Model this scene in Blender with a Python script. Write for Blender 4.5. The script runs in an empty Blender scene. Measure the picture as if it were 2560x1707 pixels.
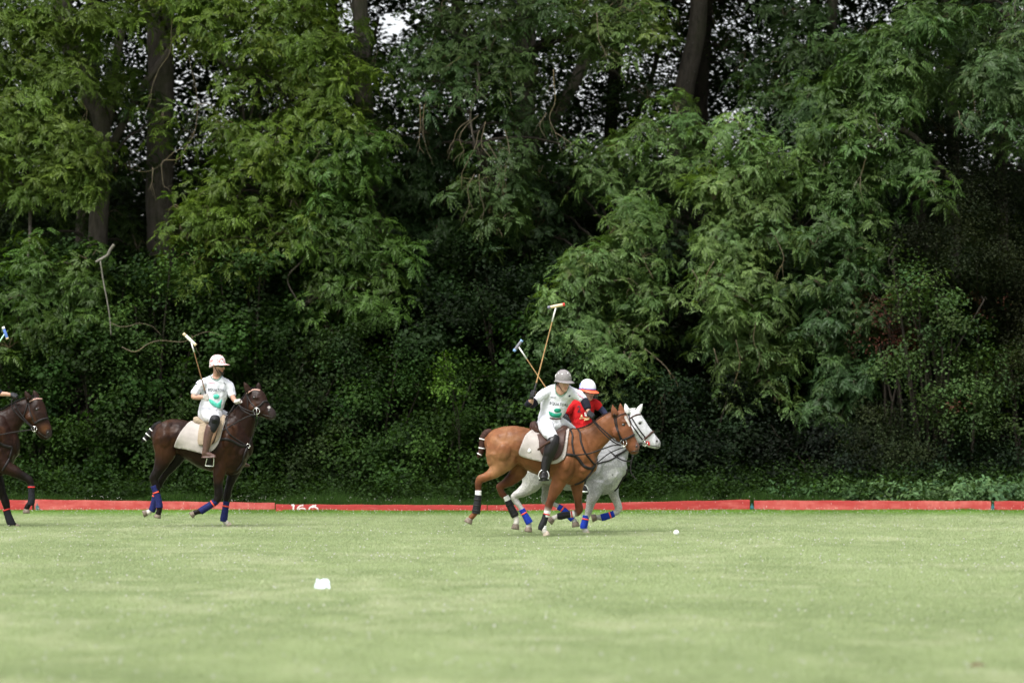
import bpy, bmesh, math, random, os
import numpy as np
from mathutils import Vector, Matrix, kdtree
from mathutils.bvhtree import BVHTree
from mathutils.geometry import delaunay_2d_cdt
from mathutils import noise as mnoise

random.seed(7)
RNG = np.random.default_rng(11)
DBG = os.environ.get('DBG', '')          # quick-look switch while building
sc = bpy.context.scene
COL = sc.collection

# ------------------------------------------------------------------ camera
CAMH = 1.65
FPX = 9600.0                              # focal length in photograph pixels
PITCH = math.atan((1046 - 853.5) / FPX)
cam_d = bpy.data.cameras.new('camera')
cam = bpy.data.objects.new('camera', cam_d)
COL.objects.link(cam)
sc.camera = cam
cam.location = (0, 0, CAMH)
cam.rotation_euler = (math.pi / 2 + PITCH, 0, 0)
cam_d.sensor_width = 36
cam_d.lens = FPX / 2560 * 36
cam_d.clip_start = 0.5
cam_d.clip_end = 4000
cam_d.dof.use_dof = True
cam_d.dof.focus_distance = 55.0
cam_d.dof.aperture_fstop = 1.8

# ------------------------------------------------------------------ world, sun, exposure
SUN_EL, SUN_AZ = math.radians(58), math.radians(215)     # azimuth: direction the light comes from, clockwise from +Y
world = bpy.data.worlds.new('World')
sc.world = world
world.use_nodes = True
nt = world.node_tree
nt.nodes.clear()
sky = nt.nodes.new('ShaderNodeTexSky')
sky.sky_type = 'NISHITA'
sky.sun_disc = False
sky.sun_elevation = SUN_EL
sky.sun_rotation = SUN_AZ
sky.air_density = 1.0
sky.dust_density = 4.0
hs = nt.nodes.new('ShaderNodeHueSaturation')
hs.inputs['Saturation'].default_value = 0.22            # overcast: the cloud layer greys the blue
bg = nt.nodes.new('ShaderNodeBackground')
bg.inputs['Strength'].default_value = 0.10
wo = nt.nodes.new('ShaderNodeOutputWorld')
nt.links.new(sky.outputs[0], hs.inputs['Color'])
# a cloud layer is brighter overhead than at the horizon
tcw = nt.nodes.new('ShaderNodeTexCoord'); spw = nt.nodes.new('ShaderNodeSeparateXYZ')
mrw = nt.nodes.new('ShaderNodeValToRGB'); mrw.color_ramp.elements.new(0.14); mrw.color_ramp.elements.new(0.30)
for e_, (p_, c_) in zip(mrw.color_ramp.elements, ((0.0, 2.1), (0.13, 1.8), (0.28, 0.65), (1.0, 2.5))):
    e_.position = p_; e_.color = (c_, c_, c_, 1)
nt.links.new(tcw.outputs['Generated'], spw.inputs[0]); nt.links.new(spw.outputs['Z'], mrw.inputs['Fac'])
mxw = nt.nodes.new('ShaderNodeMix'); mxw.data_type = 'RGBA'; mxw.blend_type = 'MULTIPLY'; mxw.inputs[0].default_value = 1.0
nt.links.new(hs.outputs[0], mxw.inputs[6]); nt.links.new(mrw.outputs[0], mxw.inputs[7])
nt.links.new(mxw.outputs[2], bg.inputs['Color'])
nt.links.new(bg.outputs[0], wo.inputs['Surface'])
sun_d = bpy.data.lights.new('sun', 'SUN')
sun_d.energy = 1.5
sun_d.angle = math.radians(22)
sun_d.color = (1.0, 0.98, 0.95)
sun = bpy.data.objects.new('sun', sun_d)
COL.objects.link(sun)
sd = Vector((math.sin(SUN_AZ) * math.cos(SUN_EL), math.cos(SUN_AZ) * math.cos(SUN_EL), math.sin(SUN_EL)))
sun.rotation_euler = sd.to_track_quat('Z', 'Y').to_euler()
sc.view_settings.view_transform = 'Standard'
sc.view_settings.look = 'None'
sc.view_settings.gamma = 1
sc.view_settings.exposure = 0.95
sc.render.engine = 'CYCLES'
cy = sc.cycles
cy.max_bounces = 5
cy.diffuse_bounces = 3
cy.glossy_bounces = 2
cy.transmission_bounces = 3
cy.transparent_max_bounces = 4
cy.caustics_reflective = False
cy.caustics_refractive = False
cy.use_denoising = True
try:
    cy.denoiser = 'OPENIMAGEDENOISE'
    cy.denoising_prefilter = 'ACCURATE'
except Exception:
    pass

# ------------------------------------------------------------------ pixel helpers
def P(px, py, Y):
    """photograph pixel -> world point on the plane y = Y"""
    x, y = (px - 1280) / FPX, (853.5 - py) / FPX
    ca, sa = math.cos(PITCH), math.sin(PITCH)
    dx, dy, dz = x, ca - sa * y, sa + ca * y
    t = Y / dy
    return Vector((dx * t, Y, CAMH + dz * t))
DS = 2560 / 2352
BY = 69.0          # distance of the side boards
def yb(x):          # the line of boards bows a little towards the field in the middle
    return np.interp(x, [-9.0, -8.4, -4.1, -4.05, -0.5, 4.2, 12], [69, 69, 68.75, 68.3, 68.3, 69, 69])
def PD(u, v, Y):
    return P(u * DS, v * DS, Y)
class Frame:
    """a zoomed crop of the photograph standing at distance Y"""
    def __init__(s, x0, y0, k, Y):
        s.x0, s.y0, s.k, s.Y = x0, y0, k, Y
        s.ppm = FPX / Y * k            # crop pixels per metre
    def __call__(s, u, v, dy=0.0):
        return P(s.x0 + u / s.k, s.y0 + v / s.k, s.Y + dy)

# ------------------------------------------------------------------ object helpers
def thing(name, label, cat, loc=(0, 0, 0), group=None):
    o = bpy.data.objects.new(name, None)
    COL.objects.link(o)
    o.location = loc
    o.empty_display_size = 0.2
    tag(o, label, cat, group)
    return o
def tag(o, label, cat, group=None):
    o['label'] = label
    o['category'] = cat
    if group:
        o['group'] = group
    return o
def link_mesh(name, me, mat, parent=None, smooth=True):
    """world-coordinate mesh -> object, parented keeping its place"""
    o = bpy.data.objects.new(name, me)
    COL.objects.link(o)
    if mat is not None:
        me.materials.clear()
        me.materials.append(mat)
    if smooth and len(me.polygons):
        me.polygons.foreach_set('use_smooth', [True] * len(me.polygons))
    if parent is not None:
        root = parent
        off = Vector(parent.location)
        while root.parent is not None:
            root = root.parent
            off += Vector(root.location)
        me.transform(Matrix.Translation(-off))
        o.parent = parent
    return o
def rebase(o):
    """put a top-level mesh's origin at its own base"""
    me = o.data
    n = len(me.vertices)
    a = np.empty(n * 3, 'f'); me.vertices.foreach_get('co', a); a = a.reshape(-1, 3)
    b = Vector(((a[:, 0].min() + a[:, 0].max()) / 2, (a[:, 1].min() + a[:, 1].max()) / 2, a[:, 2].min()))
    me.transform(Matrix.Translation(-b)); o.location = b
    return o
def np_mesh(name, V, F, col=None, k=4):
    """V (n,3), F (m,k) -> mesh; col (n,3) point colour"""
    me = bpy.data.meshes.new(name)
    V = np.ascontiguousarray(V, 'f'); F = np.ascontiguousarray(F, 'i')
    me.vertices.add(len(V)); me.vertices.foreach_set('co', V.ravel())
    me.loops.add(F.size); me.loops.foreach_set('vertex_index', F.ravel())
    me.polygons.add(len(F))
    me.polygons.foreach_set('loop_start', np.arange(0, F.size, k, dtype='i'))
    if col is not None:
        at = me.attributes.new('tint', 'FLOAT_COLOR', 'POINT')
        c = np.ones((len(V), 4), 'f'); c[:, :3] = col
        at.data.foreach_set('color', c.ravel())
    me.update(calc_edges=True)
    return me

class MB:
    """plain mesh builder in world coordinates"""
    def __init__(s):
        s.v, s.f = [], []
    def add(s, vs, fs):
        b = len(s.v)
        s.v += [Vector(v) for v in vs]
        s.f += [tuple(b + i for i in f) for f in fs]
        return s
    def mesh(s, name):
        me = bpy.data.meshes.new(name)
        me.from_pydata([tuple(v) for v in s.v], [], s.f)
        me.update()
        return me
    def obj(s, name, mat, parent=None, smooth=True, bevel=0):
        me = s.mesh(name)
        bm = bmesh.new(); bm.from_mesh(me)
        bmesh.ops.recalc_face_normals(bm, faces=bm.faces)
        if bevel:
            bmesh.ops.bevel(bm, geom=list(bm.edges), offset=bevel, segments=2, affect='EDGES')
        bm.to_mesh(me); bm.free()
        return link_mesh(name, me, mat, parent, smooth)
    def box(s, c, hx, hy, hz, rot=None):
        c = Vector(c)
        vs = []
        for x in (-1, 1):
            for y in (-1, 1):
                for z in (-1, 1):
                    d = Vector((x * hx, y * hy, z * hz))
                    vs.append(c + (rot @ d if rot is not None else d))
        return s.add(vs, [(0, 1, 3, 2), (4, 6, 7, 5), (0, 4, 5, 1), (2, 3, 7, 6), (0, 2, 6, 4), (1, 5, 7, 3)])
    def tube(s, pts, radii, n=8, flat=1.0, cap=True, sub=0):
        pts = [Vector(p) for p in pts]
        if not hasattr(radii, '__len__'):
            radii = [radii] * len(pts)
        if sub:
            pts, radii = smooth_chain(pts, radii, sub)
        rings = []
        prev = None
        for i, p in enumerate(pts):
            t = (pts[min(i + 1, len(pts) - 1)] - pts[max(i - 1, 0)])
            t = t.normalized() if t.length > 1e-9 else Vector((0, 0, 1))
            if prev is None:
                a = t.cross(Vector((0, 1, 0)))
                if a.length < 0.2:
                    a = t.cross(Vector((1, 0, 0)))
            else:
                a = prev - t * prev.dot(t)
            a.normalize(); prev = a
            b = t.cross(a).normalized()
            rings.append([p + a * math.cos(q) * radii[i] + b * math.sin(q) * radii[i] * flat
                          for q in [2 * math.pi * j / n for j in range(n)]])
        vs = [v for r in rings for v in r]
        fs = []
        for i in range(len(rings) - 1):
            for j in range(n):
                a0, a1 = i * n + j, i * n + (j + 1) % n
                fs.append((a0, a1, a1 + n, a0 + n))
        if cap:
            fs.append(tuple(range(n - 1, -1, -1)))
            fs.append(tuple(len(vs) - n + j for j in range(n)))
        return s.add(vs, fs)
    def ball(s, c, rx, ry, rz, rot=None, nu=14, nv=9, v0=0.0, v1=math.pi):
        c = Vector(c)
        vs, fs = [], []
        for i in range(nv + 1):
            th = v0 + (v1 - v0) * i / nv
            for j in range(nu):
                ph = 2 * math.pi * j / nu
                d = Vector((rx * math.sin(th) * math.cos(ph), ry * math.sin(th) * math.sin(ph), rz * math.cos(th)))
                vs.append(c + (rot @ d if rot is not None else d))
        for i in range(nv):
            for j in range(nu):
                a0, a1 = i * nu + j, i * nu + (j + 1) % nu
                fs.append((a0, a0 + nu, a1 + nu, a1))
        return s.add(vs, fs)
    def torus(s, c, R, r, nrm=(0, 1, 0), a0=0, a1=2 * math.pi, n=20, sx=1.0, sz=1.0):
        q = Vector(nrm).to_track_quat('Y', 'Z')
        pts = [Vector(c) + q @ Vector((R * sx * math.cos(a0 + (a1 - a0) * i / n), 0, R * sz * math.sin(a0 + (a1 - a0) * i / n))) for i in range(n + 1)]
        return s.tube(pts, r, 6)

def cr(p0, p1, p2, p3, t):
    return 0.5 * ((2 * p1) + (p2 - p0) * t + (2 * p0 - 5 * p1 + 4 * p2 - p3) * t * t + (3 * p1 - p0 - 3 * p2 + p3) * t ** 3)
def smooth_chain(pts, radii, sub):
    n = len(pts); op, orr = [], []
    for i in range(n - 1):
        g = lambda L, j: L[max(0, min(n - 1, j))]
        for k in range(sub):
            t = k / sub
            op.append(cr(g(pts, i - 1), g(pts, i), g(pts, i + 1), g(pts, i + 2), t))
            orr.append(cr(g(radii, i - 1), g(radii, i), g(radii, i + 1), g(radii, i + 2), t))
    op.append(pts[-1]); orr.append(radii[-1])
    return op, orr

# ------------------------------------------------------------------ materials
def new_mat(name):
    m = bpy.data.materials.new(name)
    m.use_nodes = True
    t = m.node_tree
    return m, t, t.nodes['Principled BSDF'], t.nodes['Material Output']
def ramp(t, fac, stops):
    r = t.nodes.new('ShaderNodeValToRGB')
    e = r.color_ramp.elements
    while len(e) < len(stops):
        e.new(0.5)
    for x, (p, c) in zip(e, stops):
        x.position = p
        x.color = (c[0], c[1], c[2], 1) if hasattr(c, '__len__') else (c, c, c, 1)
    t.links.new(fac, r.inputs[0])
    return r.outputs[0]
def noise(t, scale, detail=4, rough=0.55, vec=None, stretch=None):
    n = t.nodes.new('ShaderNodeTexNoise')
    n.inputs['Scale'].default_value = scale
    n.inputs['Detail'].default_value = detail
    n.inputs['Roughness'].default_value = rough
    if stretch or vec:
        if vec is None:
            tc = t.nodes.new('ShaderNodeNewGeometry'); vec = tc.outputs['Position']
        if stretch:
            mp = t.nodes.new('ShaderNodeMapping'); mp.inputs['Scale'].default_value = stretch
            t.links.new(vec, mp.inputs[0]); vec = mp.outputs[0]
        t.links.new(vec, n.inputs['Vector'])
    else:
        tc = t.nodes.new('ShaderNodeNewGeometry')
        t.links.new(tc.outputs['Position'], n.inputs['Vector'])
    return n.outputs['Fac']
def mixc(t, f, a, b, mode='MIX'):
    m = t.nodes.new('ShaderNodeMix'); m.data_type = 'RGBA'; m.blend_type = mode
    for inp, v in ((m.inputs[0], f), (m.inputs[6], a), (m.inputs[7], b)):
        if hasattr(v, 'is_output') or isinstance(v, bpy.types.NodeSocket):
            t.links.new(v, inp)
        elif inp == m.inputs[0]:
            inp.default_value = v
        else:
            inp.default_value = (*v, 1)
    return m.outputs[2]
def bump(t, b, h, strength=0.3, dist=0.01):
    n = t.nodes.new('ShaderNodeBump')
    n.inputs['Strength'].default_value = strength
    n.inputs['Distance'].default_value = dist
    t.links.new(h, n.inputs['Height'])
    t.links.new(n.outputs[0], b.inputs['Normal'])
def simple(name, c, rough=0.6, spec=0.4, var=0.12, nscale=30, metal=0.0, bmp=0.0, bscale=200, sheen=0.0):
    m, t, b, o = new_mat(name)
    n = noise(t, nscale, 4)
    lo = tuple(x * (1 - var) for x in c); hi = tuple(min(1, x * (1 + var)) for x in c)
    t.links.new(ramp(t, n, [(0.3, lo), (0.7, hi)]), b.inputs['Base Color'])
    b.inputs['Roughness'].default_value = rough
    b.inputs['Specular IOR Level'].default_value = spec
    b.inputs['Metallic'].default_value = metal
    if sheen:
        b.inputs['Sheen Weight'].default_value = sheen
    if bmp:
        bump(t, b, noise(t, bscale, 3), bmp, 0.005)
    return m
def tinted(name, rough=0.6, spec=0.3, trans=0.0, ttint=(1.5, 1.6, 0.55), mott=None, bmp=0.0, bscale=60, bdist=0.01, sheen=0.0, nscale=9):
    """base colour from the mesh's own 'tint' attribute, broken up by noise"""
    m, t, b, o = new_mat(name)
    a = t.nodes.new('ShaderNodeAttribute'); a.attribute_name = 'tint'
    c = a.outputs['Color']
    if mott:
        n = noise(t, nscale, 5, 0.6)
        c = mixc(t, 1.0, c, ramp(t, n, [(0.3, mott[0]), (0.7, mott[1])]), 'MULTIPLY')
    t.links.new(c, b.inputs['Base Color'])
    b.inputs['Roughness'].default_value = rough
    b.inputs['Specular IOR Level'].default_value = spec
    if sheen:
        b.inputs['Sheen Weight'].default_value = sheen
    if bmp:
        bump(t, b, noise(t, bscale, 4), bmp, bdist)
    if trans:
        tr = t.nodes.new('ShaderNodeBsdfTranslucent')
        tc = mixc(t, 1.0, c, ttint, 'MULTIPLY')
        t.links.new(tc, tr.inputs['Color'])
        ms = t.nodes.new('ShaderNodeMixShader'); ms.inputs[0].default_value = trans
        t.links.new(b.outputs[0], ms.inputs[1]); t.links.new(tr.outputs[0], ms.inputs[2])
        t.links.new(ms.outputs[0], o.inputs['Surface'])
    return m

M_LEAF = tinted('ash_leaf', 0.5, 0.25, 0.35)
M_BROAD = tinted('broad_leaf', 0.6, 0.10, 0.28)
M_GRASS = tinted('grass_blade', 0.7, 0.1, 0.5, (1.15, 1.2, 0.95))
M_WHITE_FLOWER = simple('clover_white', (0.55, 0.53, 0.50), 0.8, 0.1)
# ================================================================== THE SETTING
# ---- ground sheet
def make_ground():
    m, t, b, o = new_mat('ground_grass')
    n1 = noise(t, 1.0, 5, 0.6, stretch=(0.25, 1.1, 1))
    n2 = noise(t, 9.0, 5, 0.65)
    n3 = noise(t, 60.0, 3, 0.6)
    c1 = ramp(t, n1, [(0.32, (0.18, 0.23, 0.10)), (0.5, (0.23, 0.29, 0.14)), (0.66, (0.30, 0.34, 0.19))])
    c2 = mixc(t, 1.0, c1, ramp(t, n2, [(0.3, 0.75), (0.7, 1.2)]), 'MULTIPLY')
    c3 = mixc(t, 1.0, c2, ramp(t, n3, [(0.3, 0.85), (0.7, 1.1)]), 'MULTIPLY')
    # beyond the side boards: leaf litter and earth under the trees
    g = t.nodes.new('ShaderNodeNewGeometry'); sp = t.nodes.new('ShaderNodeSeparateXYZ')
    t.links.new(g.outputs['Position'], sp.inputs[0])
    mr = t.nodes.new('ShaderNodeMapRange'); mr.inputs['From Min'].default_value = 70.0; mr.inputs['From Max'].default_value = 72.0
    t.links.new(sp.outputs['Y'], mr.inputs['Value'])
    c4 = mixc(t, mr.outputs[0], c3, (0.035, 0.032, 0.018))
    t.links.new(c4, b.inputs['Base Color'])
    b.inputs['Roughness'].default_value = 0.9
    b.inputs['Specular IOR Level'].default_value = 0.1
    bump(t, b, n3, 0.6, 0.03)
    xs = [-1500, -60, 0, 60, 1500]; ys = [-300, 0, 40, 70, 120, 2500]
    mb = MB()
    mb.add([(x, y, 0) for y in ys for x in xs],
           [(j * 5 + i, j * 5 + i + 1, j * 5 + i + 6, j * 5 + i + 5) for j in range(len(ys) - 1) for i in range(4)])
    g = mb.obj('ground', m, smooth=False)
    g['kind'] = 'structure'
    return g
make_ground()

def vnoise(x, y, sx, sy, seed):
    """smooth value noise, vectorised"""
    r = np.random.default_rng(seed); T = r.random((64, 64))
    u, v = x * sx + 100, y * sy + 100
    i, j = np.floor(u).astype(int), np.floor(v).astype(int)
    fu, fv = u - i, v - j
    fu, fv = fu * fu * (3 - 2 * fu), fv * fv * (3 - 2 * fv)
    g = lambda a, b: T[a % 64, b % 64]
    return (g(i, j) * (1 - fu) + g(i + 1, j) * fu) * (1 - fv) + (g(i, j + 1) * (1 - fu) + g(i + 1, j + 1) * fu) * fv

def blades(name, x, y, h, w, col, lean=0.6, z0=0.0):
    n = len(x)
    ang = RNG.random(n) * 2 * np.pi
    lx, ly = RNG.normal(0, lean, n) * h, RNG.normal(0, lean, n) * h
    dx, dy = np.cos(ang) * w * 0.5, np.sin(ang) * w * 0.5
    V = np.empty((n, 3, 3), 'f')
    V[:, 0] = np.stack([x - dx, y - dy, np.full(n, z0)], 1)
    V[:, 1] = np.stack([x + dx, y + dy, np.full(n, z0)], 1)
    V[:, 2] = np.stack([x + lx, y + ly, z0 + h], 1)
    F = np.arange(n * 3).reshape(n, 3)
    c = np.repeat(col, 3, 0)
    me = np_mesh(name, V.reshape(-1, 3), F, c, 3)
    o = link_mesh(name, me, M_GRASS, smooth=False)
    o['kind'] = 'stuff'
    return o

def make_grass():
    n = 60000 if 'fast' in DBG else 1200000
    # spread so that near and far ground are about equally well covered in the view
    u = RNG.random(n)
    y = 1 / (1 / 21.0 * (1 - u) + 1 / (BY - .03) * u)
    y = np.where(RNG.random(n) < 0.45, 21 + (BY - 21.03) * RNG.random(n), y)
    half = y * 0.1333 + 1.2
    x = (RNG.random(n) * 2 - 1) * half
    y = np.minimum(y, yb(x) - .03 - 0.3 * RNG.random(n) * (y > yb(x) - .03))
    a = vnoise(x, y, 0.7, 0.30, 1) * 0.40 + vnoise(x, y, 2.0, 0.8, 2) * 0.35 + vnoise(x, y, 6, 2.6, 3) * 0.25
    a = np.clip((a - 0.5) * 2.0 + 0.55, 0, 1)
    dry = vnoise(x, y, 1.0, 0.42, 5) * 0.5 + vnoise(x, y, 3.5, 1.6, 6) * 0.5
    dry = np.clip((dry - 0.50) * 3.2, 0, 1)
    lo, hi, st = np.array([0.240, 0.298, 0.150]), np.array([0.355, 0.418, 0.235]), np.array([0.54, 0.54, 0.40])
    c = lo + (hi - lo) * a[:, None]
    c = c + (st - c) * (0.12 + dry * 0.42)[:, None]
    pick = (RNG.random(n) < 0.08)[:, None]
    c = np.where(pick, c * 0.6 + st * 0.4, c)
    edge = np.clip((y - 64.0) / 3.5, 0, 1)[:, None]          # lusher, greener strip along the boards
    c = c * (1 - edge) + (np.array([0.13, 0.235, 0.045]) * (0.8 + 0.5 * a[:, None])) * edge
    c = c * RNG.uniform(0.88, 1.12, n)[:, None]
    h = RNG.uniform(0.012, 0.030, n) * (1 + 0.25 * edge[:, 0]) * (0.8 + 0.5 * a)
    w = 0.003 + 0.00009 * y + RNG.random(n) * 0.002
    blades('grass', x, y, h, w, c, 0.7)
    # uneven tufts at the foot of the boards
    n = 30000 if 'fast' not in DBG else 6000
    x = (RNG.random(n) * 2 - 1) * 10.8
    y = yb(x) - .06 - np.abs(RNG.normal(0, 0.10, n))
    tuft = vnoise(x, y, 2.2, 0.1, 21)
    h = RNG.uniform(0.015, 0.04, n) * (0.6 + 2.4 * np.clip(tuft - 0.55, 0, 1))
    c = np.array([0.10, 0.20, 0.035]) * RNG.uniform(0.6, 1.4, n)[:, None]
    blades('grass_edge', x, y, h, 0.008 + 0 * x, c, 0.5)
    # long grass behind the boards
    n = 60000 if 'fast' not in DBG else 10000
    x = (RNG.random(n) * 2 - 1) * 11.2
    y = yb(x) + .12 + np.abs(RNG.normal(0, 0.9, n))
    tf = vnoise(x, y, 1.6, 1.6, 22)
    h = RNG.uniform(0.13, 0.27, n) * (0.5 + 1.2 * tf)
    c = np.array([0.042, 0.088, 0.018]) * RNG.uniform(0.4, 1.6, n)[:, None]
    blades('long_grass', x, y, h, 0.012 + 0 * x, c, 0.35)
make_grass()

def make_flowers():
    """white clover heads: thick along the boards, in loose drifts on the field"""
    pts = []
    for _ in range(520):
        x = random.uniform(-9.6, 9.6); pts.append((x, float(yb(x)) - .15 - abs(random.gauss(0, 1.3)), random.uniform(0.03, 0.06)))
    for _ in range(300):
        x = random.uniform(-9.8, 9.8)
        if x > 6.0 and random.random() < 0.8: continue
        pts.append((x, float(yb(x)) + .2 + abs(random.gauss(0, 0.35)), random.uniform(0.15, 0.26)))
    for _ in range(26):
        cx, cyy = random.uniform(-8, 8), random.uniform(42, 67)
        for _ in range(random.randint(8, 26)):
            pts.append((cx + random.gauss(0, 0.9), min(67.9, cyy + random.gauss(0, 0.7)), random.uniform(0.03, 0.05)))
    for _ in range(1100):
        y = random.uniform(24, 68); pts.append((random.uniform(-1, 1) * y * 0.14, y, random.uniform(0.025, 0.045)))
    c0 = PD(1620, 1196, 66)
    for _ in range(90):
        pts.append((c0.x + random.gauss(0, 0.7), 65.5 + random.gauss(0, 1.2), 0.045))
    V, F = [], []
    octv = np.array([(1, 0, 0), (0, 1, 0), (-1, 0, 0), (0, -1, 0), (0, 0, 0.8), (0, 0, -0.8)], 'f')
    octf = np.array([(0, 1, 4), (1, 2, 4), (2, 3, 4), (3, 0, 4), (1, 0, 5), (2, 1, 5), (3, 2, 5), (0, 3, 5)])
    for i, p in enumerate(pts):
        r = random.uniform(0.005, 0.0095) * (1.25 if p[1] < 60 else 1)
        V.append(octv * r + np.array(p, 'f')); F.append(octf + i * 6)
    me = np_mesh('clover_flowers', np.concatenate(V), np.concatenate(F), None, 3)
    o = link_mesh('clover_flowers', me, M_WHITE_FLOWER)
    o['kind'] = 'stuff'
make_flowers()

# ---- side boards
def board_material(name, fade):
    m, t, b, o = new_mat(name)
    n1 = noise(t, 1.6, 6, 0.7, stretch=(1, 1, 5))
    n2 = noise(t, 16, 5, 0.7, stretch=(0.6, 1, 3))
    n3 = noise(t, 5, 3, 0.6, stretch=(1.5, 1, 0.6))
    red = mixc(t, ramp(t, n2, [(0.3, 0.0), (0.7, 1.0)]), (0.32, 0.020, 0.020), (0.43, 0.040, 0.034))
    pale = mixc(t, ramp(t, n3, [(0.35, 0.0), (0.65, 1.0)]), (0.44, 0.060, 0.050), (0.52, 0.125, 0.105))
    f = ramp(t, n1, [(0.62 - fade * 0.35, 0.0), (0.72 - fade * 0.2, 1.0)])
    c = mixc(t, f, red, pale)
    sc1 = ramp(t, noise(t, 30, 2, 0.5, stretch=(2.4, 1, 0.35)), [(0.72, 0.0), (0.76, 1.0)])
    c = mixc(t, sc1, c, (0.62, 0.56, 0.5))
    n4 = noise(t, 7, 5, 0.7)
    c = mixc(t, ramp(t, n4, [(0.6, 0.0), (0.75, 0.6)]), c, (0.16, 0.05, 0.03))
    t.links.new(c, b.inputs['Base Color'])
    b.inputs['Roughness'].default_value = 0.55
    bump(t, b, n2, 0.35, 0.004)
    return m
M_PEG = simple('teal_steel_peg', (0.03, 0.16, 0.17), 0.5, 0.4, 0.3)
M_PAINT_WHITE = simple('white_paint_mark', (0.74, 0.70, 0.68), 0.7, 0.2, 0.2, 60)
def zY(v, Y=BY):
    return PD(0, v, Y).z
BOARDS = [  # left end, right end (photo px / DS), height of top at both ends, fading, label
    (-290, 74, 1150, 1148, 0.25, 'short red side board cut off by the left edge of the photo'),
    (79, 631, 1147, 1154.5, 0.8, 'faded pinkish red side board behind the dark brown horse'),
    (633.5, 1118, 1158, 1160, 0.1, 'deep red side board painted with the white number 160'),
    (1120, 1722, 1160, 1147.5, 0.35, 'bright red side board behind the two racing horses'),
    (1732, 2276, 1149, 1150.5, 0.75, 'red side board with a long pale scuffed patch, right of the white ball'),
    (2284, 2640, 1150.5, 1151, 0.3, 'red side board cut off by the right edge of the photo'),
]
YS = [(69, 69), (69, 68.75), (68.3, 68.3), (68.3, 69), (69, 69), (69, 69)]
for i, (u0, u1, t0, t1, fade, lab) in enumerate(BOARDS):
    r = thing('side_board', lab, 'side board', (PD((u0 + u1) / 2, 1172, BY).x, sum(YS[i]) / 2, 0), 'red boards along the edge of the polo field')
    m = board_material('red_board_paint_%d' % i, fade)
    mb = MB()
    N = 24
    x0, x1 = PD(u0, 1172, YS[i][0]).x, PD(u1, 1172, YS[i][1]).x
    top = [(x0 + (x1 - x0) * k / N, zY(t0 + (t1 - t0) * k / N, YS[i][0] + (YS[i][1] - YS[i][0]) * k / N) + 0.0035 * math.sin(k * 1.3 + i)) for k in range(N + 1)]
    vs = []
    ya, yz = YS[i]
    yline = lambda x: ya + (yz - ya) * (x - x0) / (x1 - x0)
    for x, z in top:
        wob = 0.006 * math.sin(x * 1.7 + i); yo = yline(x)
        vs += [(x, yo - 0.016 + wob, -0.02), (x, yo - 0.016 + wob, z - 0.004), (x, yo - 0.012 + wob, z), (x, yo + 0.012 + wob, z), (x, yo + 0.016 + wob, z - 0.004), (x, yo + 0.016 + wob, -0.02)]
    fs = []
    for k in range(N):
        for j in range(6):
            a, b2 = k * 6 + j, k * 6 + (j + 1) % 6
            fs.append((a, b2, b2 + 6, a + 6))
    fs += [tuple(range(6)), tuple(N * 6 + j for j in range(5, -1, -1))]
    mb.add(vs, fs)
    mb.obj('plank', m, r, smooth=False)
    if i == 2:
        # the number 160, brushed on in white
        def stroke(pts, w):
            q = [PD(560 / DS + a / 4.9 / DS, 1180 / DS + b2 / 4.9 / DS, 68.275) for a, b2 in pts]
            q, _ = smooth_chain(q, [0] * len(q), 4)
            s = MB(); vv = []; ff = []
            for k, p in enumerate(q):
                tt = (q[min(k + 1, len(q) - 1)] - q[max(k - 1, 0)]).normalized()
                nn = Vector((-tt.z, 0, tt.x)) * w * (0.85 + 0.3 * math.sin(k * 2.1))
                wob = 0.006 * math.sin(p.x * 1.7 + i)
                vv += [Vector((p.x, 68.3 - 0.0175 + wob, p.z)) + nn, Vector((p.x, 68.3 - 0.0175 + wob, p.z)) - nn]
            ff = [(2 * k, 2 * k + 1, 2 * k + 3, 2 * k + 2) for k in range(len(q) - 1)]
            return s.add(vv, ff)
        stroke([(826, 402), (838, 402), (852, 402), (850, 430), (847, 460), (846, 478)], 0.017).obj('painted_digit', M_PAINT_WHITE, r)
        stroke([(970, 404), (930, 412), (905, 435), (900, 462), (925, 482), (965, 484), (992, 466), (980, 444), (945, 440), (912, 452)], 0.013).obj('painted_digit', M_PAINT_WHITE, r)
        stroke([(1128, 406), (1085, 412), (1052, 432), (1045, 462), (1070, 484), (1120, 486), (1150, 468), (1142, 440), (1105, 424), (1062, 430)], 0.013).obj('painted_digit', M_PAINT_WHITE, r)
for i, (u, lab) in enumerate([(85.5, 'small teal steel peg holding the left board joint'), (1727, 'small teal steel peg in the board gap right of the ball'), (2280, 'small teal steel peg at the board joint by the right edge')]):
    p = PD(u, 1172, BY - .05)
    mb = MB(); mb.box((p.x, BY - .05, 0.035), 0.028, 0.012, 0.055)
    mb.tube([(p.x, BY - .06, 0.08), (p.x, BY - .06, 0.13)], 0.009, 8)
    mb.tube([(p.x - 0.03, BY - .07, 0.05), (p.x + 0.03, BY - .07, 0.05)], 0.006, 6)
    rebase(mb.obj('board_peg', M_PEG, smooth=False, bevel=0))
    o = bpy.context.scene.objects[-1] if False else [x for x in COL.objects if x.name.startswith('board_peg')][-1]
    tag(o, lab, 'peg', 'teal pegs between the boards')

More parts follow.
